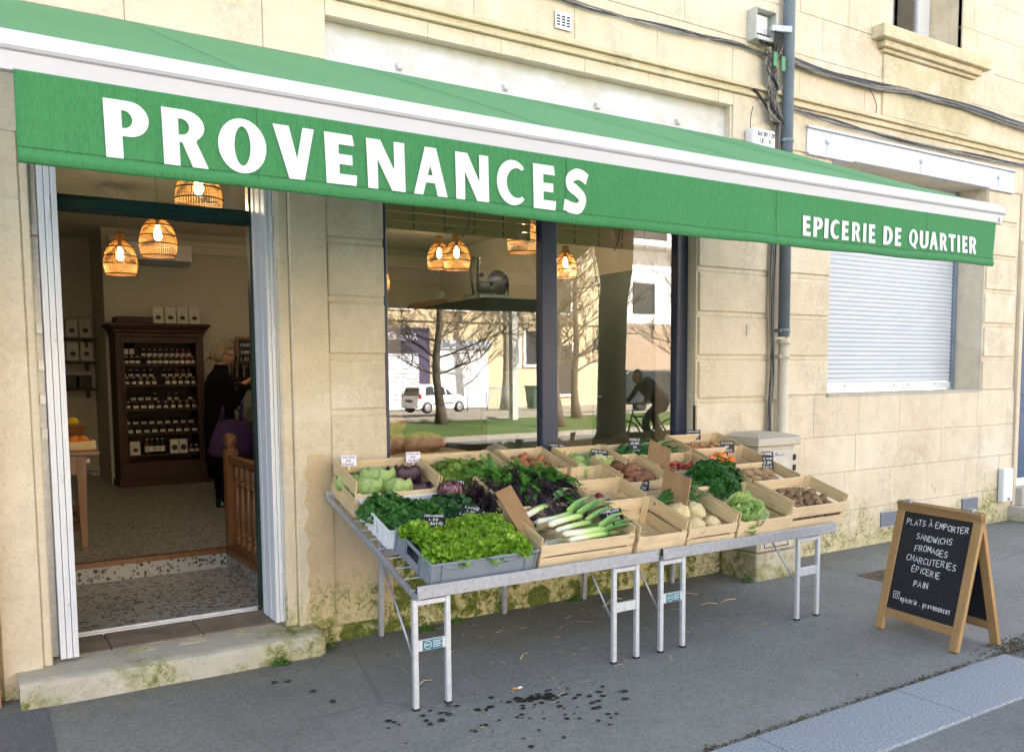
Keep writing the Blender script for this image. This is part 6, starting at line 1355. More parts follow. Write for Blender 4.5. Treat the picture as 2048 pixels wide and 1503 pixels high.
m = MB(); m.box(17.5, 19.9, -23.66, -23.6, .0, 2.55)
for i in range(4): m.box(17.52, 19.88, -23.6, -23.585, .06 + i * .62, .06 + i * .62 + .6)
g = m.build('garage_door', M['white'], OB, world=True, bevel=.01); m = MB(); m.box(17.4, 20.0, -23.66, -23.5, 2.56, 2.95); m.build('shutter_box', M['galv'], g, world=True)
for x0, x1, z0, z1 in ((20.9, 21.5, 1.9, 3.4), (21.9, 22.5, 1.9, 3.4), (13, 13.9, 4.3, 6.2), (15.2, 16.1, 4.3, 6.2), (17.9, 18.8, 4.3, 6.2), (20.6, 21.5, 4.3, 6.2), (23.5, 24.4, 4.3, 6.2), (23.6, 24.5, .5, 2.8), (10.4, 11.3, 4.3, 6.2)):
    m = MB(); m.box(x0 - .12, x1 + .12, -23.66, -23.56, z0 - .12, z0 - .001); m.box(x0 - .12, x0 - .001, -23.66, -23.58, z0, z1 + .1); m.box(x1 + .001, x1 + .12, -23.66, -23.58, z0, z1 + .1); fr = m.build('window', M['white'], OB, world=True)
    m = MB(); m.box(x0, x1, -23.65, -23.63, z0, z1); m.build('pane', M['black'], fr, world=True)
WB = thing('white_building', (30, -23.6, .4), 'white modern block with brick ground floor across the street', 'building')
m = MB(); m.box(27.3, 48, -24.5, -23.6, 3.9, 11); m.box(27.3, 48, -23.6, -22.6, 7.6, 7.85); m.build('wall', M['white'], WB, world=True)
m = MB(); m.box(27.3, 48, -24.5, -23.62, -.5, 3.899); m.build('brick_base', plain('red_brick', (.31, .23, .17), .9, .3, 14), WB, world=True)
for x in (28.2, 31.2, 34.2):
    m = MB(); m.box(x, x + 1.4, -23.6, -23.55, 4.4, 5.9); m.build('window', M['black'], WB, world=True)
    m = MB(); m.box(x, x + 2.2, -23.6, -23.55, 8.0, 10); m.build('window', M['black'], WB, world=True)
# bare street trees
M['bark'] = plain('grey_brown_bark', (.085, .070, .050), .9, .35, 8, bump=.6, bscale=30); M['bark_pale'] = plain('pale_plane_bark', (.30, .26, .17), .9, .3, 6, bump=.4, bscale=20)
def tree(x, y, h, r_, label, mat, seed, first=2.0, spread=1.0, lean=(0, 0)):
    r_ *= .8
    rs = random.Random(seed); z0 = tz(y) + .04; t = thing('street_tree', (x, y, z0), label, 'tree', group='bare street trees')
    m = MB(); n = 14; tp_ = [Vector((lean[0] * (i / n) + .05 * math.sin(i * 1.1 + seed), lean[1] * (i / n) + .05 * math.cos(i * .9), h * i / n)) for i in range(n + 1)]
    m.tube(tp_, [r_ * (1.6 if i == 0 else 1.15 if i == 1 else 1) * (1 - .85 * (i / n)) + .01 for i in range(n + 1)], 12); m.build('trunk', mat, t)
    m = MB()
    def br(p, d, L, r0, lev):
        pts_ = [p]; q = d.copy()
        for i in range(5 if lev < 3 else 3): q = (q + Vector((rs.uniform(-.3, .3), rs.uniform(-.3, .3), rs.uniform(-.12, .22)))).normalized(); pts_.append(pts_[-1] + q * L / 5)
        m.tube(pts_, [max(.003, r0 * (1 - .15 * i)) for i in range(len(pts_))], (6, 5, 4, 3)[lev], cap=False)
        if lev < 3:
            for k in range((7, 6, 4)[lev]):
                i = rs.randint(1, 5); dd = (q + Vector((rs.uniform(-1, 1), rs.uniform(-1, 1), rs.uniform(-.4, .8)))).normalized(); br(pts_[i], dd, L * rs.uniform(.4, .65), r0 * .5, lev + 1)
    nb_ = 19
    for k in range(nb_):
        q = first + (h * .97 - first) * k / nb_; i = min(n, int(q / h * n)); a = k * 2.4 + rs.uniform(-.4, .4); f_ = 1 - .6 * k / nb_
        br(tp_[i], Vector((math.cos(a), math.sin(a), .35)).normalized(), 1.9 * spread * f_, r_ * .22 * f_ + .009, 0)
    m.build('branches', mat, t); return t
tree(11.15, -11.5, 6.4, .15, 'bare dark tree on the lawn in front of the white car', M['bark'], 1, 1.5, 1.15)
tree(13.35, -8.95, 6.0, .15, 'bare tree with pale lower trunk right of the window mullion', M['bark'], 2, 1.8, 1.0)
tree(15.9, -11.6, 6.5, .14, 'bare bushy tree on the lawn right of the big plane tree', M['bark'], 3, 1.4, 1.1)
tree(19.6, -21.5, 9, .28, 'tall pale bare plane tree beside the garage door', M['bark_pale'], 4, 3.0, 1.6)
tree(7.2, -11.3, 6.4, .15, 'bare tree left of the white car', M['bark'], 5, 1.5, 1.1)
tree(20.5, -11.5, 6.2, .14, 'bare tree far right on the lawn', M['bark'], 6, 1.5, 1.1)
PT = thing('plane_tree', (9.93, -2.4, 0), 'big forked plane tree in the shade at the roadside', 'tree')
m = MB(); m.tube([(0, 0, 0), (.02, 0, .5), (.03, 0, 1.6), (.06, 0, 2.8), (.16, 0, 3.4), (.30, 0, 4.2), (.62, 0, 5.6), (.9, .1, 7.5)], [.40, .27, .25, .26, .27, .20, .15, .1], 18); m.tube([(.08, 0, 3.0), (-.12, 0, 3.8), (-.5, .1, 5.2), (-.9, .1, 7.5)], [.2, .2, .15, .08], 14)
m.build('trunk', M['bark'], PT)
m = MB(); rs = random.Random(6)
for k in range(26):
    p = Vector(((.9 if k % 2 else -.9) * rs.uniform(.6, 1), .1, rs.uniform(5.2, 7.5))); pts_ = [p]; q = Vector((rs.uniform(-1, 1), rs.uniform(-1, 1), rs.uniform(0, 1))).normalized()
    for i in range(6): q = (q + Vector((rs.uniform(-.3, .3), rs.uniform(-.3, .3), rs.uniform(-.1, .3)))).normalized(); pts_.append(pts_[-1] + q * .4)
    m.tube(pts_, [.05 - .007 * i for i in range(7)], 5)
m.build('branches', M['bark'], PT)
# lamp post
LPo = thing('lamp_post', (13.85, -11.9, .10), 'square pale concrete lamp post on the lawn', 'lamp post')
m = MB(); m.box(13.75, 13.95, -12.0, -11.8, .10, 8); m.build('post', plain('pale_concrete_post', (.45, .44, .42), .8), LPo, world=True, bevel=.01); m = MB(); m.bar((13.85, -11.9, 7.9), (13.85, -10.6, 8.1), .12, .1); m.build('arm', M['galv'], LPo, world=True)
# white parked car
CAR = thing('parked_car', (22.0, -33.0, tz(-33)+.22), 'small white hatchback parked across the street, seen from its rear side', 'car', rz=R(-12))
M['carw'] = plain('white_car_paint', (.78, .79, .80), .25, .01, 3); M['cglass'] = plain('dark_car_glass', (.012, .016, .018), .06, .1, 5, spec=.8); M['tyre'] = plain('tyre', (.015, .015, .016), .8); M['rim'] = plain('silver_rim', (.5, .5, .52), .3, metal=.8); M['tail'] = plain('red_lens', (.32, .01, .015), .2)
side = [(-1.72, .28), (-1.76, .55), (-1.70, .80), (-1.63, .92), (-1.48, 1.38), (-1.30, 1.50), (-.70, 1.56), (-.05, 1.53), (.35, 1.36), (.80, 1.02), (1.35, .90), (1.62, .74), (1.74, .52), (1.72, .26)]
secs = [(-.80, .90, .16), (-.79, .97, .04), (-.70, 1.0, .0), (.70, 1.0, .0), (.79, .97, .04), (.80, .90, .16)]
m = MB(); n = len(side); vs_ = []
for y, s_, dz in [(-.80, 1, 0), (-.80, 1, 0), (.80, 1, 0), (.80, 1, 0)]: pass
def bodypt(x, z, sgn): 
    w_ = .80 - .015 * max(0, abs(x) - 1.2) * 6; 
    if z > .92: w_ -= (z - .92) * .30
    return (x, sgn * w_, z)
vs_ = [bodypt(x, z, -1) for x, z in side] + [bodypt(x, z, 1) for x, z in side]
m.add(vs_, [tuple(range(n))[::-1], tuple(range(n, 2 * n))] + [(i, (i + 1) % n, n + (i + 1) % n, n + i) for i in range(n)]); m.build('body', M['carw'], CAR, bevel=.05, seg=3)
for sgn in (-1, 1):
    def gp(pts_): return [(x, sgn * (.80 - (z - .92) * .30 + .006), z) for x, z in pts_]
    for pts_ in ([(-1.28, .97), (-.62, .97), (-.62, 1.42), (-1.05, 1.42)], [(-.54, .97), (.18, .97), (.12, 1.38), (-.10, 1.43), (-.54, 1.43)], [(.26, .97), (.66, .97), (.30, 1.28), (.24, 1.30)]):
        m = MB(); m.add(gp(pts_), [tuple(range(len(pts_)))[::sgn]]); m.build('side_window', M['cglass'], CAR)
    for x in (-1.12, 1.12):
        m = MB(); m.lathe([(.17, 0), (.30, .0), (.31, .05), (.31, .15), (.30, .2)], 26, M=T(x, sgn * .83, .305) @ RX(R(90 * sgn))); wh = m.build('wheel', M['tyre'], CAR)
        m = MB(); m.lathe([(.01, -.012), (.16, -.006), (.20, .0), (.205, .03)], 20, M=T(x, sgn * .838, .305) @ RX(R(90 * sgn)))
        m.build('rim', M['rim'], wh)
    m = MB(); m.box(-1.66, -1.50, min(sgn * .70, sgn * .812), max(sgn * .70, sgn * .812), .78, 1.05); m.build('tail_light', M['tail'], CAR, bevel=.02)
    m = MB(); m.box(-.75, .75, sgn * .805 - .006, sgn * .805 + .006, .50, .54); m.build('side_strip', M['black'], CAR)
    m = MB(); m.box(-.50, -.36, sgn * .81 - .012, sgn * .81 + .012, .88, .91); m.build('door_handle', M['carw'], CAR)
m = MB(); m.add([(-1.632, -.62, .97), (-1.632, .62, .97), (-1.512, .56, 1.36), (-1.512, -.56, 1.36)], [(0, 3, 2, 1)]); m.build('rear_window', M['cglass'], CAR)
m = MB(); m.box(-1.775, -1.74, -.28, .28, .60, .72); m.build('number_plate', M['black'], CAR)
# dark van
V = thing('parked_van', (27.6, -21.5, tz(-21.5)), 'dark blue-green van parked at the roadside', 'van')
M['vanp'] = plain('dark_teal_paint', (.006, .014, .018), .35)
vsd = [(-2.3, .35), (-2.3, 1.75), (-2.1, 1.9), (1.0, 1.9), (1.55, 1.25), (2.25, 1.05), (2.35, .35)]; m = MB(); n = len(vsd); m.add([(x, -.9, z) for x, z in vsd] + [(x, .9, z) for x, z in vsd], [tuple(range(n))[::-1], tuple(range(n, 2 * n))] + [(i, (i + 1) % n, n + (i + 1) % n, n + i) for i in range(n)]); m.build('body', M['vanp'], V, bevel=.05, seg=2)
for sgn in (-1, 1):
    m = MB(); m.add([(.2, sgn * .905, 1.2), (1.35, sgn * .905, 1.2), (.95, sgn * .905, 1.72), (.2, sgn * .905, 1.72)], [(0, 1, 2, 3)[::sgn]]); m.build('side_window', M['cglass'], V)
    for x in (-1.4, 1.5): m = MB(); m.lathe([(.16, 0), (.33, 0), (.34, .06), (.33, .2)], 24, M=T(x, sgn * .92, .34) @ RX(R(90 * sgn))); m.build('wheel', M['tyre'], V)
# barriers and bins
for i in range(2):
    t = thing('street_barrier', (17.6 + i * 1.1, -20.6, .45), ['blue metal street barrier, left one by the garage', 'blue metal street barrier, right one by the garage'][i], 'barrier', rz=.25 * (i * 2 - 1), group='blue street barriers'); M['barrier'] = plain('blue_barrier_paint', (.03, .09, .34), .4)
    m = MB(); m.tube([(-.55, 0, .05), (-.5, 0, .95), (.5, 0, .95), (.55, 0, .05)], .02, 8); m.build('frame', M['barrier'], t)
    for k in range(7): m = MB(); x = -.42 + k * .14; m.tube([(x, 0, .2), (x, 0, .95)], .009, 6); m.build('bar', M['barrier'], t)
for i in range(1):
    t = thing('wheelie_bin', (20.5, -20.8, .45), 'green wheelie bin by the opposite pavement', 'bin'); m = MB(); m.hexa([(-.22, -.25, .06), (.22, -.25, .06), (.22, .25, .06), (-.22, .25, .06), (-.28, -.33, .95), (.28, -.33, .95), (.28, .33, .95), (-.28, .33, .95)]); m.build('body', plain('bin_green', (.02, .06, .035), .5), t, bevel=.02); m = MB(); m.box(-.30, .30, -.36, .36, .951, 1.02); m.build('lid', M['vanp'], t, bevel=.02)
# cyclist beside a bicycle, in the shade
BI = thing('bicycle', (10.75, -2.3, .004), 'dark bicycle standing in the shade of the street', 'bicycle')
def wheel(x):
    m = MB(); m.tube([(x + .33 * math.cos(a), 0, .34 + .33 * math.sin(a)) for a in [2 * math.pi * k / 32 for k in range(33)]], .016, 6, cap=False); w_ = m.build('wheel', M['tyre'], BI)
    m = MB()
    for k in range(14): a = 2 * math.pi * k / 14; m.tube([(x, 0, .34), (x + .32 * math.cos(a), 0, .34 + .32 * math.sin(a))], .0015, 3)
    m.build('spokes', M['galv'], w_)
wheel(-.52); wheel(.52)
m = MB()
for a, b in (((-.36, 0, .78), (.05, 0, .30)), ((-.36, 0, .74), (.20, 0, .76)), ((.05, 0, .30), (.22, 0, .84)), ((.05, 0, .30), (.52, 0, .34)), ((.52, 0, .34), (.20, 0, .76)), ((-.52, 0, .34), (-.36, 0, .90))): m.tube([a, b], .016, 8)
m.build('frame', M['black'], BI); m = MB(); m.tube([(-.36, 0, .90), (-.37, 0, .98), (-.40, .2, 1.0), (-.30, .26, 1.0)], .013, 8); m.tube([(-.37, 0, .98), (-.40, -.2, 1.0), (-.30, -.26, 1.0)], .013, 8); m.build('handlebar', M['black'], BI); m = MB(); m.ball((.24, 0, .87), .13, .07, .035); m.build('saddle', M['tyre'], BI)
CY_ = thing('person', (10.8, -2.3, 0), 'person in dark clothes leaning forward on a bicycle in the window reflection', 'person')
M['darkcloth'] = plain('dark_clothing', (.02, .022, .028), .9)
m = MB(); m.tube(catmull([(.25, 0, .93), (.22, 0, 1.05), (.02, 0, 1.22), (-.16, 0, 1.36), (-.22, 0, 1.42)], 4), [.15, .15, .155, .155, .155, .155, .16, .16, .16, .17, .17, .165, .155, .13, .10, .07, .06], 16); m.build('torso', M['darkcloth'], CY_)
for sgn in (-1, 1):
    m = MB(); m.tube(catmull([(-.14, sgn * .16, 1.33), (-.24, sgn * .22, 1.15), (-.36, sgn * .24, 1.02)], 4), [.055 - .002 * i for i in range(9)], 10); m.build('sleeve', M['darkcloth'], CY_)
    m = MB(); m.tube(catmull([(.25, sgn * .09, .92), (-.02, sgn * .11, .72 + .08 * sgn), (.10, sgn * .10, .40 + .08 * sgn), (.08, sgn * .10, .16 + .1 * sgn)], 4), [.095 - .0045 * i for i in range(13)], 12); m.build('trouser_leg', M['darkcloth'], CY_)
    m = MB(); m.ball((.03, sgn * .10, .12 + .1 * sgn), .13, .045, .05); m.build('shoe', M['black'], CY_)
    m = MB(); m.ball((-.375, sgn * .245, 1.01), .04, .03, .045)
    for k in range(4): m.tube([(-.40, sgn * .235 + .012 * (k - 1.5), 1.03), (-.43, sgn * .235 + .012 * (k - 1.5), 1.0), (-.41, sgn * .235 + .012 * (k - 1.5), .98)], .007, 6)
    m.build('hand', M['skin'], CY_)
m = MB(); m.ball((-.33, 0, 1.48), .10, .078, .12, 24, 18, lambda d: 1 + .15 * math.exp(-((d.y / .15) ** 2 + ((d.z + .1) / .18) ** 2)) * (d.x < 0)); m.tube([(-.2, 0, 1.38), (-.30, 0, 1.46)], .055, 10); m.build('head', M['skin'], CY_); m = MB(); m.ball((-.315, 0, 1.495), .105, .086, .125, 24, 18, lambda d: 1 if d.x > -.25 or d.z > .45 else .85); m.build('hair', M['black'], CY_)

kf = 50 / 33.5; SF = T(0, 10.08, 1.6) @ Matrix.Scale(kf, 4) @ T(0, -10.08, -1.6)
for o in [q for q in bpy.data.objects if not q.parent and (q.name.split('.')[0] in ('terrace_house', 'white_building', 'street_barrier', 'wheelie_bin') or (q.name.startswith('street_tree') and abs(q.location.x - 19.6) < .01))]:
    o.matrix_world = SF @ PM[o.name]
    if o.name.split('.')[0] in ('street_barrier', 'wheelie_bin', 'street_tree'): o.location.z = tz(o.location.y)
# ================================================================ THINGS ON THE FACADE
DP = thing('downpipe', (5.62, 4.84, 1.1), 'downpipe, blue-grey above and beige below, between the two windows', 'pipe')
PX, PY = 5.625, 4.835
m = MB(); m.tube([(PX, PY, 1.86), (PX, PY, 11.3)], .046, 20); m.build('upper_pipe', M['zinc'], DP, world=True, label='blue-grey upper pipe')
m = MB(); m.tube([(PX, PY, 0.02), (PX, PY, 1.80)], .043, 20); m.tube([(PX, PY, 1.80), (PX, PY, 1.84)], .052, 20); m.build('lower_pipe', M['beige_pipe'], DP, world=True, label='beige lower pipe')
for z, mt in ((1.91, 'zinc'), (1.70, 'beige_pipe'), (3.40, 'zinc')):
    m = MB(); m.tube([(PX, PY, z - .014), (PX, PY, z + .014)], .053, 20); m.box(PX - .065, PX - .045, PY - .02, PY + .06, z - .012, z + .012); m.build('clamp', M[mt], DP, world=True)
def cables(name, path, n, r_, spread, label, mats, seed=0, cat='cable', wob_=.012):
    rs = random.Random(seed); t = thing(name, path[0], label, cat); L = catmull(path, 8)
    for k in range(n):
        ph, q, a0 = rs.uniform(0, 6.28), rs.uniform(.2, 1) * spread, rs.uniform(0, 6.28); pts_ = []
        for i, p in enumerate(L):
            u = i / len(L); ang = a0 + 5 * u * rs.choice((1, 1, 1)) + ph * math.sin(u * 6) * .4
            pts_.append((p[0] + q * math.cos(ang) * (.35 if path[0][2] > 3 and abs(path[0][0] - path[-1][0]) > 1 else 1) + wob_ * math.sin(u * 17 + ph) * (1 if abs(path[0][0] - path[-1][0]) < 1 else 0), min(4.885, p[1] + .4 * q * math.sin(ang)), p[2] + (q * math.sin(ang) + wob_ * math.sin(u * 13 + ph) if abs(path[0][0] - path[-1][0]) > 1 else 0)))
        m = MB(); m.tube(pts_, r_ * rs.uniform(.6, 1.2), 6, rnd=rs.random()); m.build('strand', mats[k % len(mats)], t, world=True)
    return t
CM, CP = M['cable'], M['cable_pale']
cables('cable_bundle', [(2.6, 4.875, 4.10), (3.372, 4.87, 4.035), (3.782, 4.87, 4.02), (4.226, 4.87, 4.018), (4.707, 4.87, 4.033), (5.121, 4.87, 4.051), (5.40, 4.86, 4.02)], 6, .005, .016, 'thin grey cable run along the wall left of the drainpipe', [CM, CP], 1)
cables('cable_bundle', [(5.56, 4.86, 4.06), (5.75, 4.86, 4.03), (6.108, 4.86, 4.012), (6.765, 4.86, 4.02), (7.15, 4.86, 4.045), (7.491, 4.86, 4.035), (8.296, 4.86, 4.04), (9.178, 4.86, 4.02), (10.2, 4.86, 4.02)], 15, .007, .034, 'thick dark cable bundle running right from the drainpipe under the upper window', [CM, CM, CP], 2)
cables('cable_bundle', [(5.66, 4.86, 3.68), (6.032, 4.862, 3.652), (6.416, 4.862, 3.636), (7.108, 4.862, 3.618), (7.874, 4.862, 3.616), (8.725, 4.862, 3.628), (9.6, 4.862, 3.64)], 6, .0052, .018, 'thin cable run above the white lintel of the shuttered window', [CM, CP], 3)
cables('cable_bundle', [(5.47, 4.84, 4.10), (5.46, 4.84, 3.98), (5.47, 4.84, 3.86), (5.49, 4.84, 3.75), (5.52, 4.84, 3.62), (5.535, 4.85, 3.45), (5.53, 4.86, 3.2), (5.52, 4.86, 2.6), (5.515, 4.86, 2.0), (5.525, 4.86, 1.6), (5.50, 4.86, 1.35), (5.495, 4.86, 1.08)], 16, .006, .021, 'dark vertical cable bundle beside the drainpipe down to the electrical cabinet', [CM, CP, CM], 4)
cables('cable_tangle', [(5.44, 4.83, 4.06), (5.40, 4.82, 3.92), (5.45, 4.81, 3.80), (5.44, 4.82, 3.68), (5.50, 4.83, 3.52)], 20, .0055, .055, 'messy tangle of grey cables hanging under the open junction box', [CP, CM, CP], 5, wob_=.03)
m = MB(); m.tube(catmull([(5.27, 4.87, 3.76), (5.34, 4.86, 3.70), (5.42, 4.84, 3.60), (5.48, 4.83, 3.50)], 5), .011, 8); tag(m.build('loose_cable', M['black']), 'short black cable end sticking out left of the cable tangle', 'cable')
m = MB(); m.tube(catmull([(5.27, 4.87, 3.62), (5.235, 4.86, 3.5), (5.25, 4.86, 3.40), (5.33, 4.85, 3.33), (5.42, 4.85, 3.36), (5.47, 4.85, 3.44)], 5), .004, 6); tag(m.build('loose_cable', M['cable']), 'thin looping cable above the white connection box', 'cable')
m = MB(); m.tube(catmull([(6.66, 4.865, 4.0), (6.75, 4.87, 3.93), (6.80, 4.875, 3.86), (6.80, 4.88, 3.80)], 5), .004, 6); tag(m.build('loose_cable', M['cable']), 'loose cable end hanging from the thick bundle under the upper window', 'cable')
for i, (x, z) in enumerate([(5.43, 3.985), (5.52, 3.965)]): m = MB(); m.box(x - .022, x + .022, 4.79, 4.80, z - .06, z + .05); tag(m.build('cable_tag', plain('green_tag', (.06, .24, .10), .5), bevel=.002), ['green plastic tag on the left of the cable tangle', 'green plastic tag next to the drainpipe'][i], 'tag', 'green cable tags')
JB = thing('junction_box', (5.33, 4.85, 4.2), 'open white junction box with its cables showing, left of the drainpipe', 'junction box')
m = MB(); a, b, c, d = 5.22, 5.455, 4.10, 4.335
m.box(a, b, 4.885, 4.895, c, d); m.box(a, a + .012, 4.80, 4.885, c, d); m.box(b - .012, b, 4.80, 4.885, c, d); m.box(a + .012, b - .012, 4.80, 4.885, d - .012, d); m.box(a + .012, b - .012, 4.80, 4.885, c, c + .03); m.build('casing', plain('weathered_white_plastic', (.50, .50, .47), .5, .15, 14), JB, world=True, bevel=.004)
m = MB(); m.box(a + .025, b - .05, 4.86, 4.872, c + .05, d - .03); m.box(a + .10, a + .15, 4.855, 4.86, c + .10, c + .16); m.build('inner_plate', M['white'], JB, world=True, bevel=.003)
m = MB(); m.bar((5.38, 4.80, 4.20), (5.52, 4.72, 4.19), .035, .05); m.build('connector_block', M['galv'], JB, world=True, bevel=.004)
m = MB()
for i in range(9): x = a + .03 + i * .018; m.tube([(x, 4.84, c + .06), (x + random.uniform(-.02, .02), 4.82, c + .03), (x + .03, 4.81, c - .03)], .005, 5)
for i in range(6): x = 5.40 + i * .018; m.tube([(x, 4.77, 4.18), (x - .01, 4.78, 4.08), (5.44 + random.uniform(-.03, .03), 4.82, 3.95)], .006, 5)
m.build('wires', M['black'], JB, world=True)
CBx = thing('connection_box', (5.33, 4.85, 3.3), 'rounded white connection box with black code letters above the awning', 'junction box')
m = MB(); m.box(5.205, 5.46, 4.80, 4.895, 3.13, 3.445); m.build('casing', plain('white_box_plastic', (.66, .66, .66), .45, .05), CBx, world=True, bevel=.022, seg=3)
m = MB(); write(m, 'BAS 301 Y 205', 5.255, 3.385, .03, .0045, lambda p: (p.x, 4.797, p.y), aspect=.45); write(m, 'LIE', 5.28, 3.335, .03, .0045, lambda p: (p.x, 4.797, p.y), aspect=.45); write(m, 'Pi 1', 5.38, 3.335, .03, .0045, lambda p: (p.x, 4.797, p.y), aspect=.45); m.build('lettering', M['black'], CBx, world=True)
# electrical cabinet on its plinth
EC_ = thing('electrical_cabinet', (5.22, 4.7, .2), 'beige plastic electrical cabinet on a mossy concrete plinth against the wall', 'cabinet')
m = MB(); m.box(5.03, 5.44, 4.545, 4.885, .21, 1.02); m.build('casing', M['cabbeige'], EC_, world=True, bevel=.012, seg=2)
m = MB(); m.box(5.0, 5.475, 4.515, 4.89, 1.021, 1.085); m.hexa([(5.0, 4.515, 1.086), (5.475, 4.515, 1.086), (5.475, 4.89, 1.086), (5.0, 4.89, 1.086), (5.12, 4.64, 1.115), (5.36, 4.64, 1.115), (5.36, 4.86, 1.115), (5.12, 4.86, 1.115)]); m.build('lid', M['cabbeige'], EC_, world=True, bevel=.01, seg=2)
m = MB(); m.box(5.055, 5.415, 4.536, 4.544, .32, .985); m.box(5.10, 5.32, 4.530, 4.536, .50, .93); m.box(5.14, 5.28, 4.525, 4.530, .54, .85); dr = m.build('door', plain('pale_cabinet_door', (.52, .485, .43), .45), EC_, world=True, bevel=.006, seg=2)
for z in (.90, .82, .5): m = MB(); m.box(5.405, 5.43, 4.525, 4.54, z, z + .045); m.build('hinge', M['black'], dr, world=True)
m = MB(); m.box(5.06, 5.41, 4.537, 4.544, .225, .30); m.build('lower_panel', M['beige_pipe'], EC_, world=True, bevel=.006); m = MB(); m.tube([(5.10, 4.535, .285), (5.36, 4.535, .285), (5.37, 4.535, .245), (5.10, 4.535, .245), (5.10, 4.535, .285)], .004, 5); m.build('slot_outline', M['black'], EC_, world=True)
m = MB(); m.ribbon(catmull([(5.14, .945), (5.16, .965), (5.175, .945), (5.155, .935), (5.145, .95), (5.20, .945), (5.215, .97), (5.23, .94), (5.22, .955), (5.26, .945), (5.30, .95)], 4), .005, lambda p: (p.x, 4.5345, p.y)); m.build('blue_scribble', plain('blue_marker', (.05, .12, .36), .6), dr, world=True)
PL = thing('concrete_plinth', (5.24, 4.7, 0), 'chipped mossy concrete block under the electrical cabinet', 'plinth'); m = MB(); m.box(4.99, 5.50, 4.51, 4.885, -.05, .208); m.build('block', M['concrete'], PL, world=True, bevel=.02, seg=3)
MT = thing('gas_meter_box', (9.08, 4.87, .4), 'slim white meter box low on the wall at the far right', 'meter box'); m = MB(); m.box(8.98, 9.16, 4.835, 4.888, .22, .565); m.build('casing', M['pvc'], MT, world=True, bevel=.006); m = MB(); m.box(8.985, 9.155, 4.828, 4.834, .225, .56); m.build('door', M['white'], MT, world=True, bevel=.003); m = MB(); m.box(9.06, 9.10, 4.822, 4.829, .235, .26); m.build('latch', M['zinc'], MT, world=True)
# ================================================================ CHALKBOARD
ab = Matrix(((-.1, .97, 0, 4.665), (-1, -.1, 0, 3.262), (0, 0, 1, 0), (0, 0, 0, 1)))
ux = Vector((-.132, -.9912, 0)); uy = Vector((.9912, -.132, 0))
ABM = Matrix(((ux.x, uy.x, 0, 4.70), (ux.y, uy.y, 0, 3.292), (0, 0, 1, .012), (0, 0, 0, 1)))
AB = thingM('chalkboard', ABM, 'wooden A-board with white chalk menu standing on the pavement', 'A-board')
M['pine'] = wood('varnished_pine', (.36, .20, .075), (.50, .31, .135), 2, .5); M['pine_x'] = wood('varnished_pine_x', (.32, .18, .07), (.44, .265, .115), 0, .5)
BWid, BH, LEAN = .585, .80, math.atan2(.185, .78)
tz0 = RX(-LEAN)
def abp(m, n, mat, bev=.002, Mx=tz0, par=AB):
    o = m.build(n, mat, par, bevel=bev); o.matrix_local = Mx; return o
for x in (0, BWid - .055): m = MB(); m.box(x, x + .055, 0, .026, 0, BH - .062); abp(m, 'leg', M['pine'])
m = MB(); m.box(0, BWid, -.001, .027, BH - .061, BH); abp(m, 'top_rail', M['pine_x'])
m = MB(); m.box(.0555, BWid - .0555, .001, .025, .085, .135); abp(m, 'bottom_rail', M['pine_x'])
m = MB(); m.box(.0555, BWid - .0555, .008, .016, .136, BH - .062); bd = abp(m, 'slate_panel', M['slate'], 0)
fn = lambda p: (p.x, .0062, p.y)
def cl(tx, cx_, z, h, wd, lm=.43):
    m = MB(); cx_ += .025; L = wlen(tx, h); h *= min(1, lm / L); L = wlen(tx, h); write(m, tx, cx_ - L / 2, z, h, wd, lambda p: (p.x, .0062, p.y + .004 * math.sin(p.x * 23 + z * 40)), jit=.07); m.build('chalk_line', M['chalk'], bd)
cl('PLATS À EMPORTER', .275, .665, .034, .0045); cl('SANDWICHS', .275, .580, .034, .0042); cl('FROMAGES', .270, .512, .034, .0045); cl('CHARCUTERIES', .282, .445, .035, .0042); cl('ÉPICERIE', .262, .382, .033, .0042); cl('PAIN', .245, .305, .034, .0045)
m = MB(); x = .090; m.ribbon([(x, .205), (x, .245), (x + .042, .245), (x + .042, .205), (x, .205)], .004, fn); m.ribbon([(x + .021 + .010 * math.cos(a), .225 + .010 * math.sin(a)) for a in [i * .524 for i in range(13)]], .0035, fn); m.ribbon([(x + .033, .237), (x + .036, .237)], .004, fn); m.build('camera_emblem', M['chalk'], bd)
m = MB(); write(m, 'epicerie . provenances', .145, .195, .034, .0042, fn, aspect=.50); m.build('chalk_line', M['chalk'], bd)
bk = T(0, .372, 0) @ RX(LEAN)
for x in (0, BWid - .055): m = MB(); m.box(x, x + .055, -.026, 0, 0, BH - .062); abp(m, 'back_leg', M['pine'], Mx=bk)
m = MB(); m.box(0, BWid, -.027, .001, BH - .061, BH - .004); abp(m, 'back_top_rail', M['pine_x'], Mx=bk); m = MB(); m.box(.0555, BWid - .0555, -.025, -.001, .085, .135); abp(m, 'back_bottom_rail', M['pine_x'], Mx=bk); m = MB(); m.box(.0555, BWid - .0555, -.016, -.008, .136, BH - .062); abp(m, 'back_slate_panel', M['slate'], 0, Mx=bk)
for x in (.06, BWid - .10): m = MB(); m.box(x, x + .04, .165, .20, .765, .79); o = m.build('hinge', M['galv'], AB)
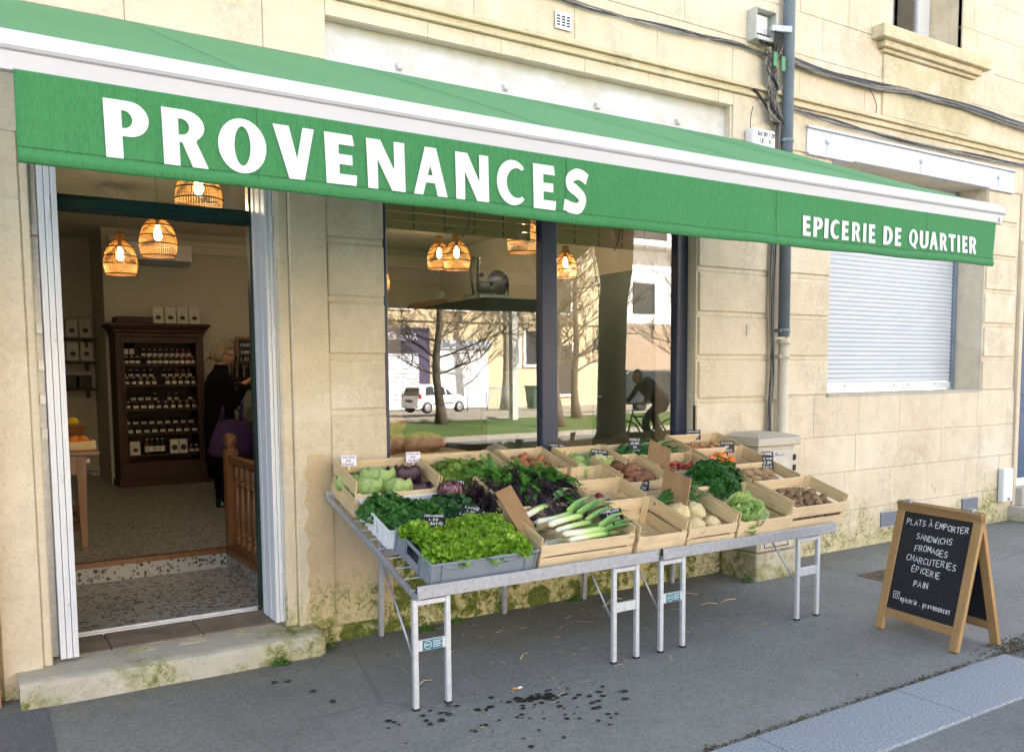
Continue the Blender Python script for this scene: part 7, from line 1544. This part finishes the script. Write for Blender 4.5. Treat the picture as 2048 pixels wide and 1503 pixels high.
# ================================================================ ON THE PAVEMENT
def splat(m, x, y, r_, rs, z=.0052):
    n = 14; m.add([(x, y, z)] + [(x + r_ * rs.uniform(.65, 1.15) * math.cos(2 * math.pi * k / n), y + r_ * .9 * rs.uniform(.65, 1.15) * math.sin(2 * math.pi * k / n), z) for k in range(n)], [(0, 1 + k, 1 + (k + 1) % n) for k in range(n)])
M['wet'] = plain('wet_asphalt', (.022, .022, .022), .5, .4, 90, spec=.3, bump=.3, bscale=150)
rs = random.Random(12); m = MB(); zz = [.0062]
def sp_(x, y, r_): zz[0] += .00004; splat(m, x, y, r_, rs, zz[0])
for i in range(34): a = rs.uniform(0, 6.28); q = abs(rs.gauss(0, .95)); sp_(2.33 + .12 * q * math.cos(a) - .03 * math.sin(a), 3.46 + .075 * q * math.sin(a), rs.uniform(.012, .033) / (1 + .4 * q))
for i in range(42): a = rs.uniform(0, 6.28); q = rs.uniform(.8, 2.6); sp_(2.36 + .15 * q * math.cos(a), 3.42 + .10 * q * math.sin(a), rs.uniform(.005, .020))
for i in range(26): sp_(2.12 + rs.uniform(-.28, .40), 3.18 + rs.uniform(-.20, .16), rs.uniform(.004, .015))
for i in range(16): sp_(1.62 + rs.uniform(-.10, .32), 3.60 + rs.uniform(-.13, .03), rs.uniform(.010, .021))
for x, y in ((1.363, 4.38), (1.422, 4.17), (1.458, 3.986), (1.30, 4.40), (2.66, 3.22), (2.72, 3.30)): sp_(x, y, .021)
m.build('water_splash', M['wet'], kind='stuff', label='dark water splashes dried in spots on the asphalt')
# straw, leaves and litter
M['straw'] = plain('dry_straw', (.42, .35, .22), .9, .3); M['deadleaf'] = plain('dead_leaf', (.10, .05, .025), .8, .4)
rs = random.Random(31); m = MB()
for i in range(95):
    x, y = rs.uniform(1.9, 4.9), rs.uniform(3.3, 4.85); L = rs.uniform(.015, .09) * (1.3 if y > 4.2 else .7); a = rs.uniform(0, 3.14); p = Vector((x, y, .008)); q = Vector((math.cos(a), math.sin(a), 0)) * L
    m.tube([p, p + q * .5 + Vector((-q.y, q.x, 0)) * rs.uniform(-.2, .2) + Vector((0, 0, .003)), p + q], rs.uniform(.0009, .0024), 4)
for x, y, L, a in ((4.32, 4.22, .17, .1), (4.18, 4.26, .12, -.4), (4.05, 4.42, .14, .9), (4.25, 4.55, .13, -.6), (3.6, 4.60, .16, .25), (3.7, 4.68, .14, .1), (2.55, 4.0, .12, .6), (1.9, 3.95, .1, .3)):
    p = Vector((x, y, .010)); q = Vector((math.cos(a), math.sin(a), 0)) * L; m.tube([p, p + q * .5 + Vector((0, .012, .008)), p + q], [.005, .004, .003], 6)
m.build('straw_litter', M['straw'], kind='stuff', label='pale straw and leek roots scattered under the stall')
rs = random.Random(5); m = MB()
for i in range(26):
    x, y = (rs.uniform(1.2, 5), rs.uniform(2.7, 4.6)); s_ = rs.uniform(.006, .016); a = rs.uniform(0, 6); m.add([(x + s_ * math.cos(a), y + s_ * math.sin(a), .007), (x + .5 * s_ * math.sin(a), y - .5 * s_ * math.cos(a), .011), (x - s_ * math.cos(a), y - s_ * math.sin(a), .008), (x - .5 * s_ * math.sin(a), y + .5 * s_ * math.cos(a), .012)], [(0, 1, 2, 3)])
m.build('leaf_litter', M['deadleaf'], kind='stuff', label='tiny dead leaf scraps on the asphalt')
m = MB(); m.tube([(2.27, 3.635, .010), (2.30, 3.633, .010)], .005, 8); m.tube([(2.30, 3.633, .010), (2.325, 3.631, .010)], .0051, 8, mi=1); o = m.build('cigarette_end', [plain('orange_filter', (.55, .26, .06), .8), M['white']]); tag(o, 'orange cigarette end lying by the water splashes', 'cigarette end')
M['weed'] = leafmat('weed_leaf', (.03, .10, .01), (.10, .22, .03), trans=.2)
def weed(x, y, n, s_, label, h=.05):
    m = MB()
    for i in range(n):
        a = random.uniform(0, 6.28); q = random.random() ** .6; small_leaf(m, (q * s_ * math.cos(a), q * s_ * .6 * math.sin(a), random.uniform(.003, h) * (1.1 - q)), (math.cos(a) * .7, math.sin(a) * .7 - .3, 1), random.uniform(.007, .014), 3)
    o = m.build('weed', M['weed']); o.location = (x, y, .006); tag(o, label, 'weed', 'weeds along the wall')
random.seed(77)
weed(2.36, 4.80, 90, .075, 'leafy weed at the wall foot behind the left stall leg'); weed(2.62, 4.85, 40, .06, 'small weed along the wall under the lettuce'); weed(3.55, 4.84, 60, .06, 'weed at the wall foot under the stall middle'); weed(1.42, 4.665, 60, .05, 'little weed sprouting in front of the doorstep', .07); weed(1.76, 4.80, 26, .04, 'tiny weed in the corner right of the doorstep'); weed(4.93, 4.55, 50, .06, 'weed beside the concrete plinth'); weed(5.56, 4.70, 60, .05, 'weed right of the concrete plinth', .12)
# moss seam along the kerb
M['moss'] = plain('brown_moss', (.075, .062, .025), .95, .5, 40, bump=1, bscale=120); rs = random.Random(3); m = MB()
for i in range(900):
    x = rs.uniform(2.4, 4.85); 
    if rs.random() > .85 - .5 * abs(math.sin(x * 2.3)): continue
    small_leaf(m, (x, 2.578 + rs.gauss(0, .008), .008 + rs.uniform(0, .010)), (rs.uniform(-.5, .5), rs.uniform(-.5, .5), 1), rs.uniform(.004, .010), 2)
for i in range(500): small_leaf(m, (5.05 + rs.gauss(0, .14), 2.60 + rs.gauss(0, .05), .006 + rs.uniform(0, .008)), (rs.uniform(-.5, .5), rs.uniform(-.5, .5), 1), rs.uniform(.004, .012), 2)
m.build('moss_seam', M['moss'], kind='stuff', label='brown moss and dirt in the joint along the granite kerb')
MH = thing('manhole_cover', (6.02, 4.05, .006), 'worn brown manhole cover in the asphalt behind the chalkboard', 'manhole cover'); m = MB(); m.box(5.78, 6.26, 3.86, 4.22, .002, .009); m.build('frame', plain('rusty_brown_iron', (.10, .075, .045), .8, .4, 20, bump=.4), MH, world=True, bevel=.003); m = MB()
for i in range(3): r_ = .05 + .05 * i; m.tube([(6.02 + r_ * 1.2 * math.cos(a), 4.04 + r_ * math.sin(a), .010) for a in [2 * math.pi * k / 24 for k in range(25)]], .004, 4)
m.build('ring_pattern', M['deadleaf'], MH, world=True)
